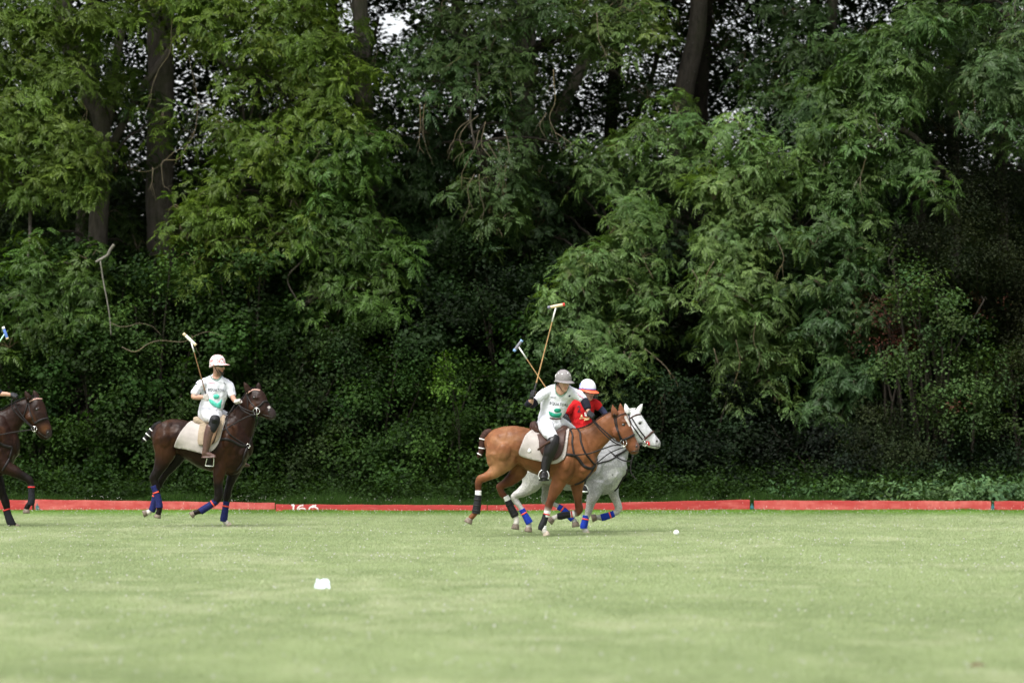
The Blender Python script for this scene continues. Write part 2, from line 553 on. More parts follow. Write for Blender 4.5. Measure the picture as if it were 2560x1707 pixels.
# ================================================================== FOLIAGE
def leaf_quads(P0, D, L, W, up=(0, 0, 1), fold=0.25, droop=0.15):
    """one pointed leaf as two folded quads: 6 verts"""
    D = D / np.linalg.norm(D)
    up = np.array(up, float)
    S = np.cross(D, up); ns = np.linalg.norm(S)
    S = S / ns if ns > 1e-3 else np.array([1., 0, 0])
    N = np.cross(S, D)
    a = P0
    l1 = P0 + D * L * 0.33 + S * W * 0.5 + N * W * fold
    l2 = P0 + D * L * 0.70 + S * W * 0.36 + N * W * fold * 0.6 - np.array([0, 0, droop * L * 0.4])
    tip = P0 + D * L - np.array([0, 0, droop * L])
    r2 = P0 + D * L * 0.70 - S * W * 0.36 + N * W * fold * 0.6 - np.array([0, 0, droop * L * 0.4])
    r1 = P0 + D * L * 0.33 - S * W * 0.5 + N * W * fold
    return [a, l1, l2, tip, r2, r1]
LQ = np.array([(0, 1, 2, 3), (0, 3, 4, 5)])
def leaf_diamond(P0, D, L, W, droop=0.15):
    D = D / np.linalg.norm(D)
    S = np.cross(D, (0, 0, 1.0)); ns = np.linalg.norm(S)
    S = S / ns if ns > 1e-3 else np.array([1., 0, 0])
    m = P0 + D * L * 0.45 - np.array([0, 0, droop * L * 0.3])
    return [P0, m + S * W * 0.5, P0 + D * L - np.array([0, 0, droop * L]), m - S * W * 0.5]

def ash_template(seed):
    """spray of compound leaves round a shoot tip"""
    r = np.random.default_rng(seed)
    V = []
    nl = r.integers(5, 8)
    for k in range(nl):
        az = k * 2.4 + r.normal(0, 0.3)
        el = r.uniform(-0.1, 0.9)
        L = r.uniform(0.20, 0.31)
        H = np.array([math.cos(az), math.sin(az), 0.0])
        dr = r.uniform(0.35, 0.85)
        pos = lambda s: H * L * s * math.cos(el) + np.array([0, 0, L * (s * math.sin(el) - dr * s * s)])
        side = np.array([-math.sin(az), math.cos(az), 0.0])
        for s in (0.32, 0.47, 0.61, 0.75, 0.89):
            tng = pos(s + 0.05) - pos(s); tng /= np.linalg.norm(tng)
            for sg in (-1, 1):
                d = tng * 0.75 + side * sg * r.uniform(0.6, 0.9) + np.array([0, 0, r.uniform(-0.35, 0.05)])
                V += leaf_diamond(pos(s), d, r.uniform(0.060, 0.088), r.uniform(0.018, 0.026), r.uniform(0.0, 0.35))
        V += leaf_diamond(pos(1.0), pos(1.0) - pos(0.93), 0.085, 0.027)
    V = np.array(V, 'f')
    F = np.arange(len(V)).reshape(-1, 4)
    return V, F
def broad_template(seed, L0=0.075, wr=0.62, n=9, spread=0.16):
    r = np.random.default_rng(seed)
    V, F = [], []
    d = np.array([r.normal(0, 0.4), r.normal(0, 0.4), 0.6])
    for k in range(n):
        az = k * 2.4 + r.normal(0, 0.4)
        p = np.array([r.normal(0, spread * 0.5), r.normal(0, spread * 0.5), r.normal(0, spread * 0.45)])
        D = np.array([math.cos(az), math.sin(az), r.uniform(-0.5, 0.35)])
        L = L0 * r.uniform(0.7, 1.25)
        b = len(V)
        up = np.array([r.normal(0, 0.35), r.normal(0, 0.35) - 0.25, 1.0])
        V += leaf_quads(p, D, L, L * wr * r.uniform(0.85, 1.1), up, 0.12, r.uniform(0, 0.3))
        F += list(LQ + b)
    return np.array(V, 'f'), np.array(F)

TEMPL = {
    'ash': [ash_template(s) for s in range(9)],
    'broad': [broad_template(s, 0.062, 0.7, 11) for s in range(20, 28)],
    'big': [broad_template(s, 0.078, 0.85, 10, 0.2) for s in range(30, 36)],
    'small': [broad_template(s, 0.045, 0.6, 14, 0.17) for s in range(40, 46)],
    'coarse': [broad_template(s, 0.17, 0.7, 7, 0.35) for s in range(50, 55)],
    'nettle': [broad_template(s, 0.085, 0.5, 10, 0.12) for s in range(60, 66)],
}
def rot_stack(yaw, tx, ty):
    """matrices: yaw then tilt about x and y; (n,3,3)"""
    cz, sz, cx, sx, cyy, sy = np.cos(yaw), np.sin(yaw), np.cos(tx), np.sin(tx), np.cos(ty), np.sin(ty)
    z, o = np.zeros_like(yaw), np.ones_like(yaw)
    Rz = np.stack([cz, -sz, z, sz, cz, z, z, z, o], 1).reshape(-1, 3, 3)
    Rx = np.stack([o, z, z, z, cx, -sx, z, sx, cx], 1).reshape(-1, 3, 3)
    Ry = np.stack([cyy, z, sy, z, o, z, -sy, z, cyy], 1).reshape(-1, 3, 3)
    return Ry @ Rx @ Rz
def scatter(kind, pts, cols, tilt=None, scale=(0.8, 1.2), jit=0.2):
    """place templates; returns V, F, C"""
    T = TEMPL[kind]
    n = len(pts)
    if n == 0:
        return None
    which = RNG.integers(0, len(T), n)
    yaw = RNG.random(n) * 2 * np.pi
    tx = RNG.normal(0, 0.25, n); ty = RNG.normal(0, 0.25, n)
    if tilt is not None:
        ty = ty + tilt[:, 0] * 0.6; tx = tx - tilt[:, 1] * 0.6
    R = rot_stack(yaw, tx, ty) * RNG.uniform(scale[0], scale[1], n)[:, None, None]
    Vs, Fs, Cs, base = [], [], [], 0
    for k, (tv, tf) in enumerate(T):
        idx = np.nonzero(which == k)[0]
        if not len(idx):
            continue
        V = np.einsum('nij,vj->nvi', R[idx], tv) + pts[idx][:, None, :]
        m, nv = len(idx), len(tv)
        F = tf[None] + (np.arange(m) * nv)[:, None, None] + base
        c = np.repeat(cols[idx][:, None, :], nv, 1)
        lv = 4 if kind == 'ash' else 6
        j = RNG.uniform(1 - jit, 1 + jit, (m, nv // lv, 1))
        c = c * np.repeat(j, lv, 1)
        Vs.append(V.reshape(-1, 3)); Fs.append(F.reshape(-1, 4)); Cs.append(c.reshape(-1, 3))
        base += m * nv
    return np.concatenate(Vs), np.concatenate(Fs), np.concatenate(Cs)
def merge(parts):
    Vs, Fs, Cs, b = [], [], [], 0
    for p in parts:
        if p is None: continue
        V, F, C = p
        Vs.append(V); Fs.append(F + b); Cs.append(C); b += len(V)
    return np.concatenate(Vs), np.concatenate(Fs), np.concatenate(Cs)

LEAFK = 0.25 if 'fast' in DBG else 1.0
def blob_points(c, rad, n, shell=0.45, bottom=0.35):
    d = RNG.normal(size=(n, 3)); d /= np.linalg.norm(d, axis=1)[:, None]
    # fewer on the underside: boughs hang as tiers
    flip = (d[:, 2] < 0) & (RNG.random(n) > bottom)
    d[flip, 2] *= -1
    r = shell + (1 - shell) * RNG.random(n) ** 0.6
    wob = 1 + 0.28 * np.sin(d[:, 0] * 5 + c[0] * 3) * np.cos(d[:, 2] * 6 + c[2] * 5)
    p = d * (r * wob)[:, None] * np.array(rad)[None] + np.array(c)[None]
    return p, d
def px_m(Y):
    return DS * Y / FPX

def crown_from(blobs, kind, rgb, dens=1.0, jit=0.2, Ydef=73.0, scale=(0.8, 1.2), bvar=0.26, jlean=0.0, spread_=None):
    """blobs: (u, v, ru, rv[, Y[, brightness[, dens]]]) in display pixels"""
    parts, centres = [], []
    for b in blobs:
        u, v, ru, rv = b[:4]
        Y = b[4] if len(b) > 4 and b[4] else Ydef
        br = b[5] if len(b) > 5 and b[5] else 1.0  # on the ashes this paints front boughs lit and deeper ones shaded
        dn = b[6] if len(b) > 6 else 1.0
        c = PD(u, v, Y); k = px_m(Y)
        rad = (ru * k, max(0.35, 0.75 * math.sqrt(ru * rv) * k), rv * k)
        area = math.pi * rad[0] * rad[2]
        per = {'ash': 66, 'broad': 150, 'big': 120, 'small': 190, 'coarse': 26, 'nettle': 170}[kind]
        n = max(4, int(area * per * dens * dn * LEAFK))
        # sub-clumps inside the bough, so its outline is ragged and has gaps
        m = max(2, int(area * 7 * dn) + 2)
        cp, cd = blob_points((c.x, c.y, c.z), rad, m, 0.35)
        w = RNG.integers(0, m, n)
        spread = spread_ or (0.20 if kind == 'ash' else 0.17)
        pts = cp[w] + RNG.normal(0, spread, (n, 3)) * np.array([1.25, 1.1, 0.75])
        # leave the hanging tips
        pts[:, 2] -= np.abs(RNG.normal(0, 0.05, n))
        til = (pts - np.array(c)[None]) / np.array(rad)[None]
        til = np.clip(til[:, :2], -1, 1)
        clump = RNG.uniform(1 - bvar, 1 + bvar, m)[w]
        hue = RNG.normal(0, 0.055, m)[w]
        col = np.array(rgb)[None] * br * clump[:, None] * RNG.uniform(0.85, 1.15, n)[:, None]
        col = col * np.stack([1 + hue, np.ones(n), 1 - hue], 1)
        parts.append(scatter(kind, pts.astype('f'), col, til, scale, jit))
        centres.append((c, rad, cp))
    return parts, centres

def bark_mat(name, a, b, moss=(0.07, 0.085, 0.03), mossamt=0.5, lic=0.2):
    m, t, bs, o = new_mat(name)
    n1 = noise(t, 14, 6, 0.7, stretch=(1, 1, 0.3))
    n2 = noise(t, 2.2, 4, 0.6)
    c = mixc(t, ramp(t, n1, [(0.3, 0.0), (0.7, 1.0)]), a, b)
    c = mixc(t, ramp(t, n2, [(0.5, 0.0), (0.7, mossamt)]), c, moss)
    lich = ramp(t, noise(t, 6, 5, 0.6), [(0.66, 0.0), (0.7, 0.7)])
    c = mixc(t, lich, c, (lic, lic, lic * 0.88))
    t.links.new(c, bs.inputs['Base Color'])
    bs.inputs['Roughness'].default_value = 0.9
    bs.inputs['Specular IOR Level'].default_value = 0.15
    bump(t, bs, n1, 0.9, 0.03)
    return m
M_BARK = bark_mat('grey_ash_bark', (0.05, 0.043, 0.037), (0.13, 0.11, 0.095), (0.045, 0.055, 0.02))
M_BARKD = bark_mat('dark_bark', (0.015, 0.012, 0.01), (0.04, 0.033, 0.026), (0.02, 0.026, 0.01), 0.5, 0.06)
M_TWIG = bark_mat('lichened_twig', (0.08, 0.066, 0.045), (0.17, 0.14, 0.095), (0.16, 0.12, 0.035), 0.6)

def limb(mb, pts, Y, r0, r1=None, n=10, sub=5, wob=0.03):
    """pts: (u, v[, dY[, r]]) in display pixels"""
    r1 = r0 * 0.4 if r1 is None else r1
    q, rr = [], []
    for i, p in enumerate(pts):
        dY = p[2] if len(p) > 2 else 0
        q.append(PD(p[0], p[1], Y + dY))
        f = i / max(1, len(pts) - 1)
        rr.append(p[3] if len(p) > 3 else r0 + (r1 - r0) * f)
    q, rr = smooth_chain(q, rr, sub)
    q = [a + Vector((random.gauss(0, 1), random.gauss(0, 1), 0)) * wob * b for a, b in zip(q, rr)]
    mb.tube(q, rr, n)
    return q
def add_twigs(mb, centres, origins, per=5, big=None):
    """a bough from the nearest limb to every leaf mass, and finer twigs out to its clumps"""
    for c, rad, cp in centres:
        o = min(origins, key=lambda q: (q - c).length)
        if (o - c).length > 0.25:
            mid = (o + c) / 2 + Vector((0, 0, 0.12 * (o - c).length))
            q, rr = smooth_chain([o, mid, c], [0.035, 0.024, 0.012], 5)
            (big or mb).tube([a + Vector((random.gauss(0, .02), random.gauss(0, .02), random.gauss(0, .02))) for a in q], rr, 5)
        for p in cp[:per]:
            p = Vector(p)
            mid = (p + c) / 2 + Vector((random.gauss(0, .06), random.gauss(0, .06), 0.12))
            e = p + (p - c) * 0.15 - Vector((0, 0, random.uniform(0.02, 0.15)))
            q, rr = smooth_chain([c, mid, p, e], [0.011, 0.008, 0.005, 0.002], 3)
            mb.tube(q, rr, 4, cap=False)

def dead_twigs(mb, specs, Y, r=0.010):
    for pts in specs:
        q = limb(mb, pts, Y, r, r * 0.25, 5, 4, 0.5)
        for _ in range(3):      # small side forks
            i = random.randrange(2, len(q)); d = (q[i] - q[i - 2]).normalized()
            e = d * random.uniform(.5, 1) + Vector((random.uniform(-1, 1), random.uniform(-.5, .5), random.uniform(-1.2, .2)))
            L_ = random.uniform(.08, .3)
            mb.tube([q[i], q[i] + e.normalized() * L_ * .5, q[i] + e.normalized() * L_ + Vector((0, 0, -.06))], [r * .45, r * .3, r * .12], 4, cap=False)

def build_tree(name, label, cat, base, trunk_specs, blob_sets, twigmat=M_TWIG, bark=M_BARK, group=None, dead=None, Y=74, leafmat=M_LEAF, per=5, crown_name='crown'):
    r = thing(name, label, cat, base, group)
    mb = MB(); org = []
    for s in trunk_specs:
        org += limb(mb, *s[:1], **s[1])
    mb.obj('trunk', bark, r)
    parts, cen = [], []
    for bl, kw in blob_sets:
        p, c = crown_from(bl, **kw); parts += p; cen += c
    V, F, C = merge(parts)
    link_mesh(crown_name, np_mesh(crown_name, V, F, C), leafmat, r, smooth=False)
    tb = MB(); lb = MB(); add_twigs(tb, cen, [q for q in org] or [Vector(base)], per, lb)
    nb = len(lb.f); tb, fine = lb, tb
    tb.add(fine.v, fine.f)
    if dead:
        dead_twigs(tb, dead, Y)
    o = tb.obj('branches', twigmat, r)
    o.data.materials.append(M_BARKD)      # the thick boughs keep the tree's darker bark
    for p in o.data.polygons[:nb]: p.material_index = 1
    return r

def gfoot(u, Y):
    return (PD(u, 1172, Y).x, Y, 0.0)
def up_canopy(u0, u1, Y0, Y1, z0=11.5, z1=15, n=14, dens=1.0):
    """unseen crown added above the picture to block sky light, as world-space blobs"""
    out = []
    for _ in range(n):
        Y = random.uniform(Y0, Y1); u = random.uniform(u0, u1)
        z = random.uniform(z0, z1)
        x = PD(u, 0, Y).x
        out.append((x, Y, z, random.uniform(1.1, 1.8)))
    return out
def canopy_parts(bl, rgb, dens=1.0):
    parts = []
    for x, y, z, r in bl:
        n = int(70 * r * r * dens * (0.6 if 'fast' in DBG else 1))
        p, d = blob_points((x, y, z), (r, r, r * 0.6), n, 0.3, 0.8)
        col = np.array(rgb)[None] * RNG.uniform(0.8, 1.2, (n, 1))
        parts.append(scatter('coarse', p.astype('f'), col, None, (1.0, 1.5)))
    return parts
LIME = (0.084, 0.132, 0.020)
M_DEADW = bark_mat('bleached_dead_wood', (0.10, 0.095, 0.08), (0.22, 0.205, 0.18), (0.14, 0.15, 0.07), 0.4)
def filler(u0, u1, v0, v1, n, Y0=74.6, Y1=76.6, skip=()):  # deeper leaves of the same crowns, their shade put into darker colours
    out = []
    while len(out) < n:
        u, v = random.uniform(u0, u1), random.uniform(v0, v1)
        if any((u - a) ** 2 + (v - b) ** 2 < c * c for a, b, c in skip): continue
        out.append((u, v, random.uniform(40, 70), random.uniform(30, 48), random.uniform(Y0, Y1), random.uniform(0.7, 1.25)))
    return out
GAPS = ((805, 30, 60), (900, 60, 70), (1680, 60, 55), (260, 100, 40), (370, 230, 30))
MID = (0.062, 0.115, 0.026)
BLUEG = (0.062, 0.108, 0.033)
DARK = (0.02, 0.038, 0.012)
# ================================================================== TREES AND SHRUBS
def add_canopy(r, u0, u1, Y0, Y1, rgb, n=14, z0=11.8, z1=15.5):  # unseen leaves overhead, added to keep sky light out of the wood
    V, F, C = merge(canopy_parts(up_canopy(u0, u1, Y0, Y1, z0, z1, n), rgb))
    link_mesh('unseen_shade_crown', np_mesh('unseen_shade_crown', V, F, C), M_BROAD, r, smooth=False)

# --- far-left ash with forked limbs
r = build_tree('ash_tree', 'forked ash with lime green sprays at the far left edge', 'tree', gfoot(215, 75), [
    ([(225, 1150), (222, 950), (220, 700), (228, 480), (236, 380)], dict(Y=75, r0=0.24, r1=0.17)),
    ([(233, 400), (232, 280), (205, 215), (180, 160), (150, 60), (135, -60)], dict(Y=75, r0=0.17, r1=0.20)),
    ([(240, 300), (256, 240), (262, 170), (275, 90), (300, 42), (345, 36), (385, 40)], dict(Y=75.1, r0=0.10, r1=0.07)),
    ([(225, 400), (130, 400), (60, 420), (0, 430)], dict(Y=74.4, r0=0.07)),
    ([(70, 470, 0), (68, 560, -.6), (66, 600, -1), (100, 640, -1.2)], dict(Y=73.6, r0=0.035)),
    ([(255, 340), (290, 270), (335, 190), (390, 115)], dict(Y=75.4, r0=0.085, r1=0.07)),
], [
    ([(50, 40, 110, 60), (150, 95, 120, 70), (220, 60, 60, 60), (40, 130, 80, 60), (130, 190, 90, 60), (60, 235, 110, 50),
      (140, 260, 60, 50), (40, 300, 80, 60), (130, 330, 80, 55), (180, 350, 50, 45), (60, 380, 90, 60), (150, 400, 80, 50),
      (180, 440, 50, 40), (60, 450, 80, 40), (20, 340, 60, 60), (-70, 200, 80, 120), (-60, 400, 70, 90),
      (285, 200, 55, 35, 74.4), (260, 215, 40, 30, 74.6), (375, 275, 28, 22, 73.6, 1.1, 1.2)],
     dict(kind='ash', rgb=LIME, Ydef=73.2)),
    ([(110, 620, 90, 55), (150, 660, 110, 50), (80, 690, 90, 55), (190, 700, 90, 45), (60, 760, 90, 50), (220, 740, 60, 40),
      (250, 790, 45, 32), (130, 750, 80, 45), (205, 600, 40, 30), (20, 800, 60, 35)],
     dict(kind='ash', rgb=(0.050, 0.094, 0.016), Ydef=72.4, dens=0.85)),
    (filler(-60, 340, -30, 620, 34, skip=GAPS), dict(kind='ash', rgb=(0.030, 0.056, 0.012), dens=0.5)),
], dead=[[(150, 325), (180, 340), (195, 365), (195, 395)], [(180, 230), (200, 255), (190, 300)]], Y=73)
add_canopy(r, -250, 350, 71.5, 79, MID)

# --- left ash with the straight trunk
r = build_tree('ash_tree', 'tall ash with a straight grey trunk right of the forked ash, lime green sprays', 'tree', gfoot(376, 76), [
    ([(382, 1160), (378, 900), (374, 650), (366, 430), (370, 260), (368, 120), (362, -60)], dict(Y=76, r0=0.31, r1=0.24, n=14)),
    ([(372, 110), (430, 60), (480, 110), (530, 150), (600, 160)], dict(Y=75.6, r0=0.10, r1=0.06)),
    ([(560, 380, 0), (556, 430, 0), (535, 470, 0), (508, 490, 0)], dict(Y=73.4, r0=0.04, r1=0.025)),
], [
    ([(430, 20, 110, 45), (560, 40, 130, 60), (690, 30, 110, 50), (480, 90, 80, 40), (610, 120, 120, 55), (740, 100, 90, 60),
      (800, 180, 60, 55), (690, 190, 100, 50), (560, 190, 50, 30), (740, 250, 90, 45), (660, 270, 60, 30), (790, 280, 45, 40), (330, 20, 60, 30)],
     dict(kind='ash', rgb=(0.090, 0.142, 0.019), Ydef=73.3, dens=0.85)),
    ([(500, 300, 45, 35), (540, 330, 80, 40), (630, 340, 80, 45), (560, 390, 90, 40), (670, 410, 60, 40), (500, 440, 60, 35), (420, 490, 50, 26),
      (470, 510, 80, 40), (430, 550, 50, 40), (510, 560, 70, 40), (450, 600, 60, 40), (520, 620, 40, 25), (600, 480, 60, 35), (640, 540, 80, 38),
      (590, 600, 45, 28), (690, 480, 40, 40)],
     dict(kind='ash', rgb=(0.080, 0.130, 0.017), Ydef=73.0, dens=0.8)),
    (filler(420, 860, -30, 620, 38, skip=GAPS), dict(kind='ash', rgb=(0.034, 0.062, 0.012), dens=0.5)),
], dead=[
    [(420, 30), (425, 90), (440, 160), (452, 220), (450, 290), (432, 330), (400, 350), (360, 385), (330, 395), (300, 388)],
    [(395, 40), (390, 120), (365, 160), (350, 200), (345, 235), (330, 265)],
    [(432, 330), (410, 365), (375, 370), (372, 400), (378, 430), (395, 425)], [(350, 385), (350, 415), (340, 440)],
    [(452, 240), (480, 240), (498, 255), (490, 280)], [(548, 210), (552, 190), (565, 200)]], Y=73.2)
add_canopy(r, 300, 850, 71.5, 80, MID, 16)

# --- broken dead branch hanging by the left trees
r = thing('dead_branch', 'broken bare branch with a snapped crooked top hanging among the left shrubs', 'branch', tuple(PD(250, 770, 71.5)))
mb = MB(); limb(mb, [(262, 562), (252, 576), (247, 586), (234, 594), (220, 602)], 71.5, 0.030, 0.022, 9)
mb.obj('snapped_top', M_DEADW, r)
mb = MB(); limb(mb, [(230, 596), (238, 650), (246, 690), (252, 730), (255, 770)], 71.5, 0.015, 0.008, 8)
mb.obj('stick', M_DEADW, r); mb = MB()
limb(mb, [(253, 740), (275, 750), (300, 748), (320, 742), (350, 750), (370, 770)], 71.5, 0.007, 0.003, 5)
limb(mb, [(280, 797), (310, 808), (340, 790), (370, 782), (420, 785), (450, 770), (480, 762), (520, 775)], 71.4, 0.010, 0.003, 6)
limb(mb, [(440, 770), (450, 800), (462, 820)], 71.4, 0.005, 0.002, 5)
mb.obj('side_twigs', M_TWIG, r)

# --- ash behind with the leaning trunk at 860
r = build_tree('ash_tree', 'darker ash with a leaning trunk between the lime ash and the picture centre', 'tree', gfoot(905, 75.5), [
    ([(905, 1150), (900, 800), (885, 560), (862, 430), (842, 330), (836, 220), (832, 100), (822, -60)], dict(Y=75.5, r0=0.24, r1=0.15, n=12)),
    ([(838, 60), (812, 30), (800, -20)], dict(Y=75.5, r0=0.04)),
    ([(740, 500), (700, 590), (660, 640), (690, 700)], dict(Y=73, r0=0.02, r1=0.012)),
    ([(845, 350), (790, 380), (740, 450)], dict(Y=74.6, r0=0.06)),
], [
    ([(852, 150, 24, 45, 74.6, .9), (730, 350, 90, 60), (830, 330, 70, 45), (760, 420, 90, 55), (850, 400, 60, 45, 74),
      (730, 500, 60, 45), (800, 520, 90, 45), (770, 590, 90, 45), (850, 560, 60, 50), (830, 640, 90, 45), (760, 670, 80, 35),
      (880, 640, 50, 45), (720, 720, 55, 28), (820, 700, 90, 38), (870, 730, 55, 32), (770, 770, 60, 26), (910, 680, 30, 35), (690, 740, 30, 22)],
     dict(kind='ash', rgb=(0.055, 0.106, 0.018), Ydef=73.2, dens=0.85)),
    ([(930, 400, 80, 60), (990, 370, 60, 50), (960, 470, 70, 50), (900, 480, 50, 50), (1000, 530, 50, 40), (950, 560, 60, 45), (980, 620, 50, 35)],
     dict(kind='ash', rgb=(0.028, 0.058, 0.016), Ydef=75.2)),
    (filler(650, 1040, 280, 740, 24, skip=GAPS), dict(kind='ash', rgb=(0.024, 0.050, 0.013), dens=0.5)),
], dead=[[(965, 240), (966, 290), (962, 330), (975, 355)], [(680, 460), (690, 520), (685, 570)], [(1010, 700), (1000, 740)]], Y=73.4)
add_canopy(r, 800, 1100, 72, 81, MID, 12)

# --- centre ash with the bare hanging twigs
r = build_tree('ash_tree', 'ash with weeping green sprays and bare arching twigs at the top centre', 'tree', gfoot(1215, 77), [
    ([(1240, 1150), (1235, 800), (1215, 500), (1205, 330), (1210, 150), (1205, -60)], dict(Y=77, r0=0.24, r1=0.18, n=12)),
    ([(1215, 350), (1290, 240), (1350, 130), (1400, 20), (1430, -60)], dict(Y=77, r0=0.14, r1=0.10)),
    ([(1215, 120), (1140, 110), (1080, 90), (1000, 60)], dict(Y=75.6, r0=0.07)),
    ([(1090, 95), (1100, 190), (1080, 260), (1090, 330)], dict(Y=73.6, r0=0.03, r1=0.02)),
], [
    ([(985, 120, 36, 55), (1015, 40, 50, 40), (1080, 50, 70, 45), (1050, 130, 60, 50), (960, 190, 40, 60), (980, 250, 36, 30), (1030, 160, 50, 40),
      (1110, 130, 60, 55), (1080, 200, 50, 40), (1160, 180, 50, 60), (1150, 60, 60, 50), (1250, 40, 70, 40), (1180, 290, 50, 50, 74.5),
      (1140, 360, 55, 45), (1175, 400, 45, 45), (1130, 430, 50, 40), (1160, 460, 45, 38), (1120, 490, 45, 26), (1165, 510, 55, 32), (1140, 540, 42, 26)],
     dict(kind='ash', rgb=BLUEG, Ydef=73.8, dens=0.85)),
    ([(1330, 40, 80, 45), (1400, 60, 60, 45), (1390, 130, 45, 30), (1310, 100, 50, 40), (1450, 30, 60, 35), (1500, 80, 45, 40)],
     dict(kind='ash', rgb=(0.09, 0.14, 0.04), Ydef=74.5, dens=0.8)),
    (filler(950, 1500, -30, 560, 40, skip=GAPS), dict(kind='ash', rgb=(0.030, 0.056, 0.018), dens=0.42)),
], dead=[
    [(1100, 265), (1070, 290), (1055, 320), (1065, 345), (1050, 360), (1040, 372)], [(1080, 275), (1050, 300), (1040, 340)],
    [(1115, 280), (1105, 330), (1125, 360), (1145, 390), (1148, 420), (1140, 440)], [(1100, 300), (1090, 340), (1075, 370), (1060, 405), (1085, 412)],
    [(1090, 400), (1075, 430), (1078, 470), (1070, 490)], [(1100, 400), (1102, 440), (1112, 480), (1105, 510)], [(1120, 330), (1150, 380), (1155, 430)],
    [(1270, 160), (1275, 230), (1262, 270), (1275, 305), (1290, 350)], [(1275, 305), (1300, 320), (1320, 335)], [(1370, 30), (1375, 90), (1390, 120), (1380, 135)],
    [(975, 240), (972, 300), (982, 350)], [(1255, 260), (1240, 290), (1255, 320)], [(1130, 20), (1140, 80), (1120, 110)],
    [(1060, 130), (1030, 150), (1000, 165)], [(1160, 300), (1170, 350), (1160, 400), (1165, 460)]], Y=73.4)
add_canopy(r, 1050, 1500, 72.5, 82, MID, 14)

# --- ivy on the centre trunk
r = thing('ivy', 'dark ivy climbing the trunk behind the bare twigs at top centre', 'ivy', gfoot(1290, 76.4))
p, c = crown_from([(1240, 320, 35, 60), (1270, 380, 50, 50), (1230, 430, 35, 60), (1270, 470, 50, 60), (1240, 250, 30, 40), (1300, 340, 40, 30), (1240, 560, 40, 60), (1230, 660, 40, 60)], 'small', (0.045, 0.085, 0.02), Ydef=76.5, dens=0.8)
V, F, C = merge(p); link_mesh('leaves', np_mesh('leaves', V, F, C), M_BROAD, r, smooth=False)
mb = MB(); limb(mb, [(1250, 1150), (1245, 700), (1262, 500), (1240, 260)], 76.6, 0.03); mb.obj('stem', M_BARKD, r)

# --- two tall stems at 1590 and 1620
build_tree('ash_tree', 'slim tall tree with a leaning bare trunk against the sky, upper right of centre', 'tree', gfoot(1540, 79), [
    ([(1540, 1150), (1545, 700), (1560, 330), (1572, 210), (1592, 120), (1604, 40), (1606, -70)], dict(Y=79, r0=0.24, r1=0.17, n=12))],
    [([(1480, 120, 80, 60), (1560, 60, 60, 50), (1640, 60, 60, 50), (1500, 210, 90, 50), (1460, 20, 60, 40), (1660, 120, 50, 50), (1440, 250, 60, 40)],
      dict(kind='small', rgb=(0.05, 0.08, 0.022), Ydef=80, dens=0.55))], leafmat=M_BROAD)
build_tree('ash_tree', 'dark upright trunk standing just right of the leaning bare trunk', 'tree', gfoot(1610, 80), [
    ([(1608, 1150), (1608, 600), (1606, 300), (1612, 150), (1626, -70)], dict(Y=80, r0=0.20, r1=0.15, n=12))],
    [([(1700, 40, 80, 50), (1700, 130, 60, 50), (1650, 210, 60, 50), (1740, 180, 50, 40), (1780, 50, 50, 50)],
      dict(kind='small', rgb=DARK, Ydef=81, dens=0.6))], leafmat=M_BROAD, bark=M_BARKD)

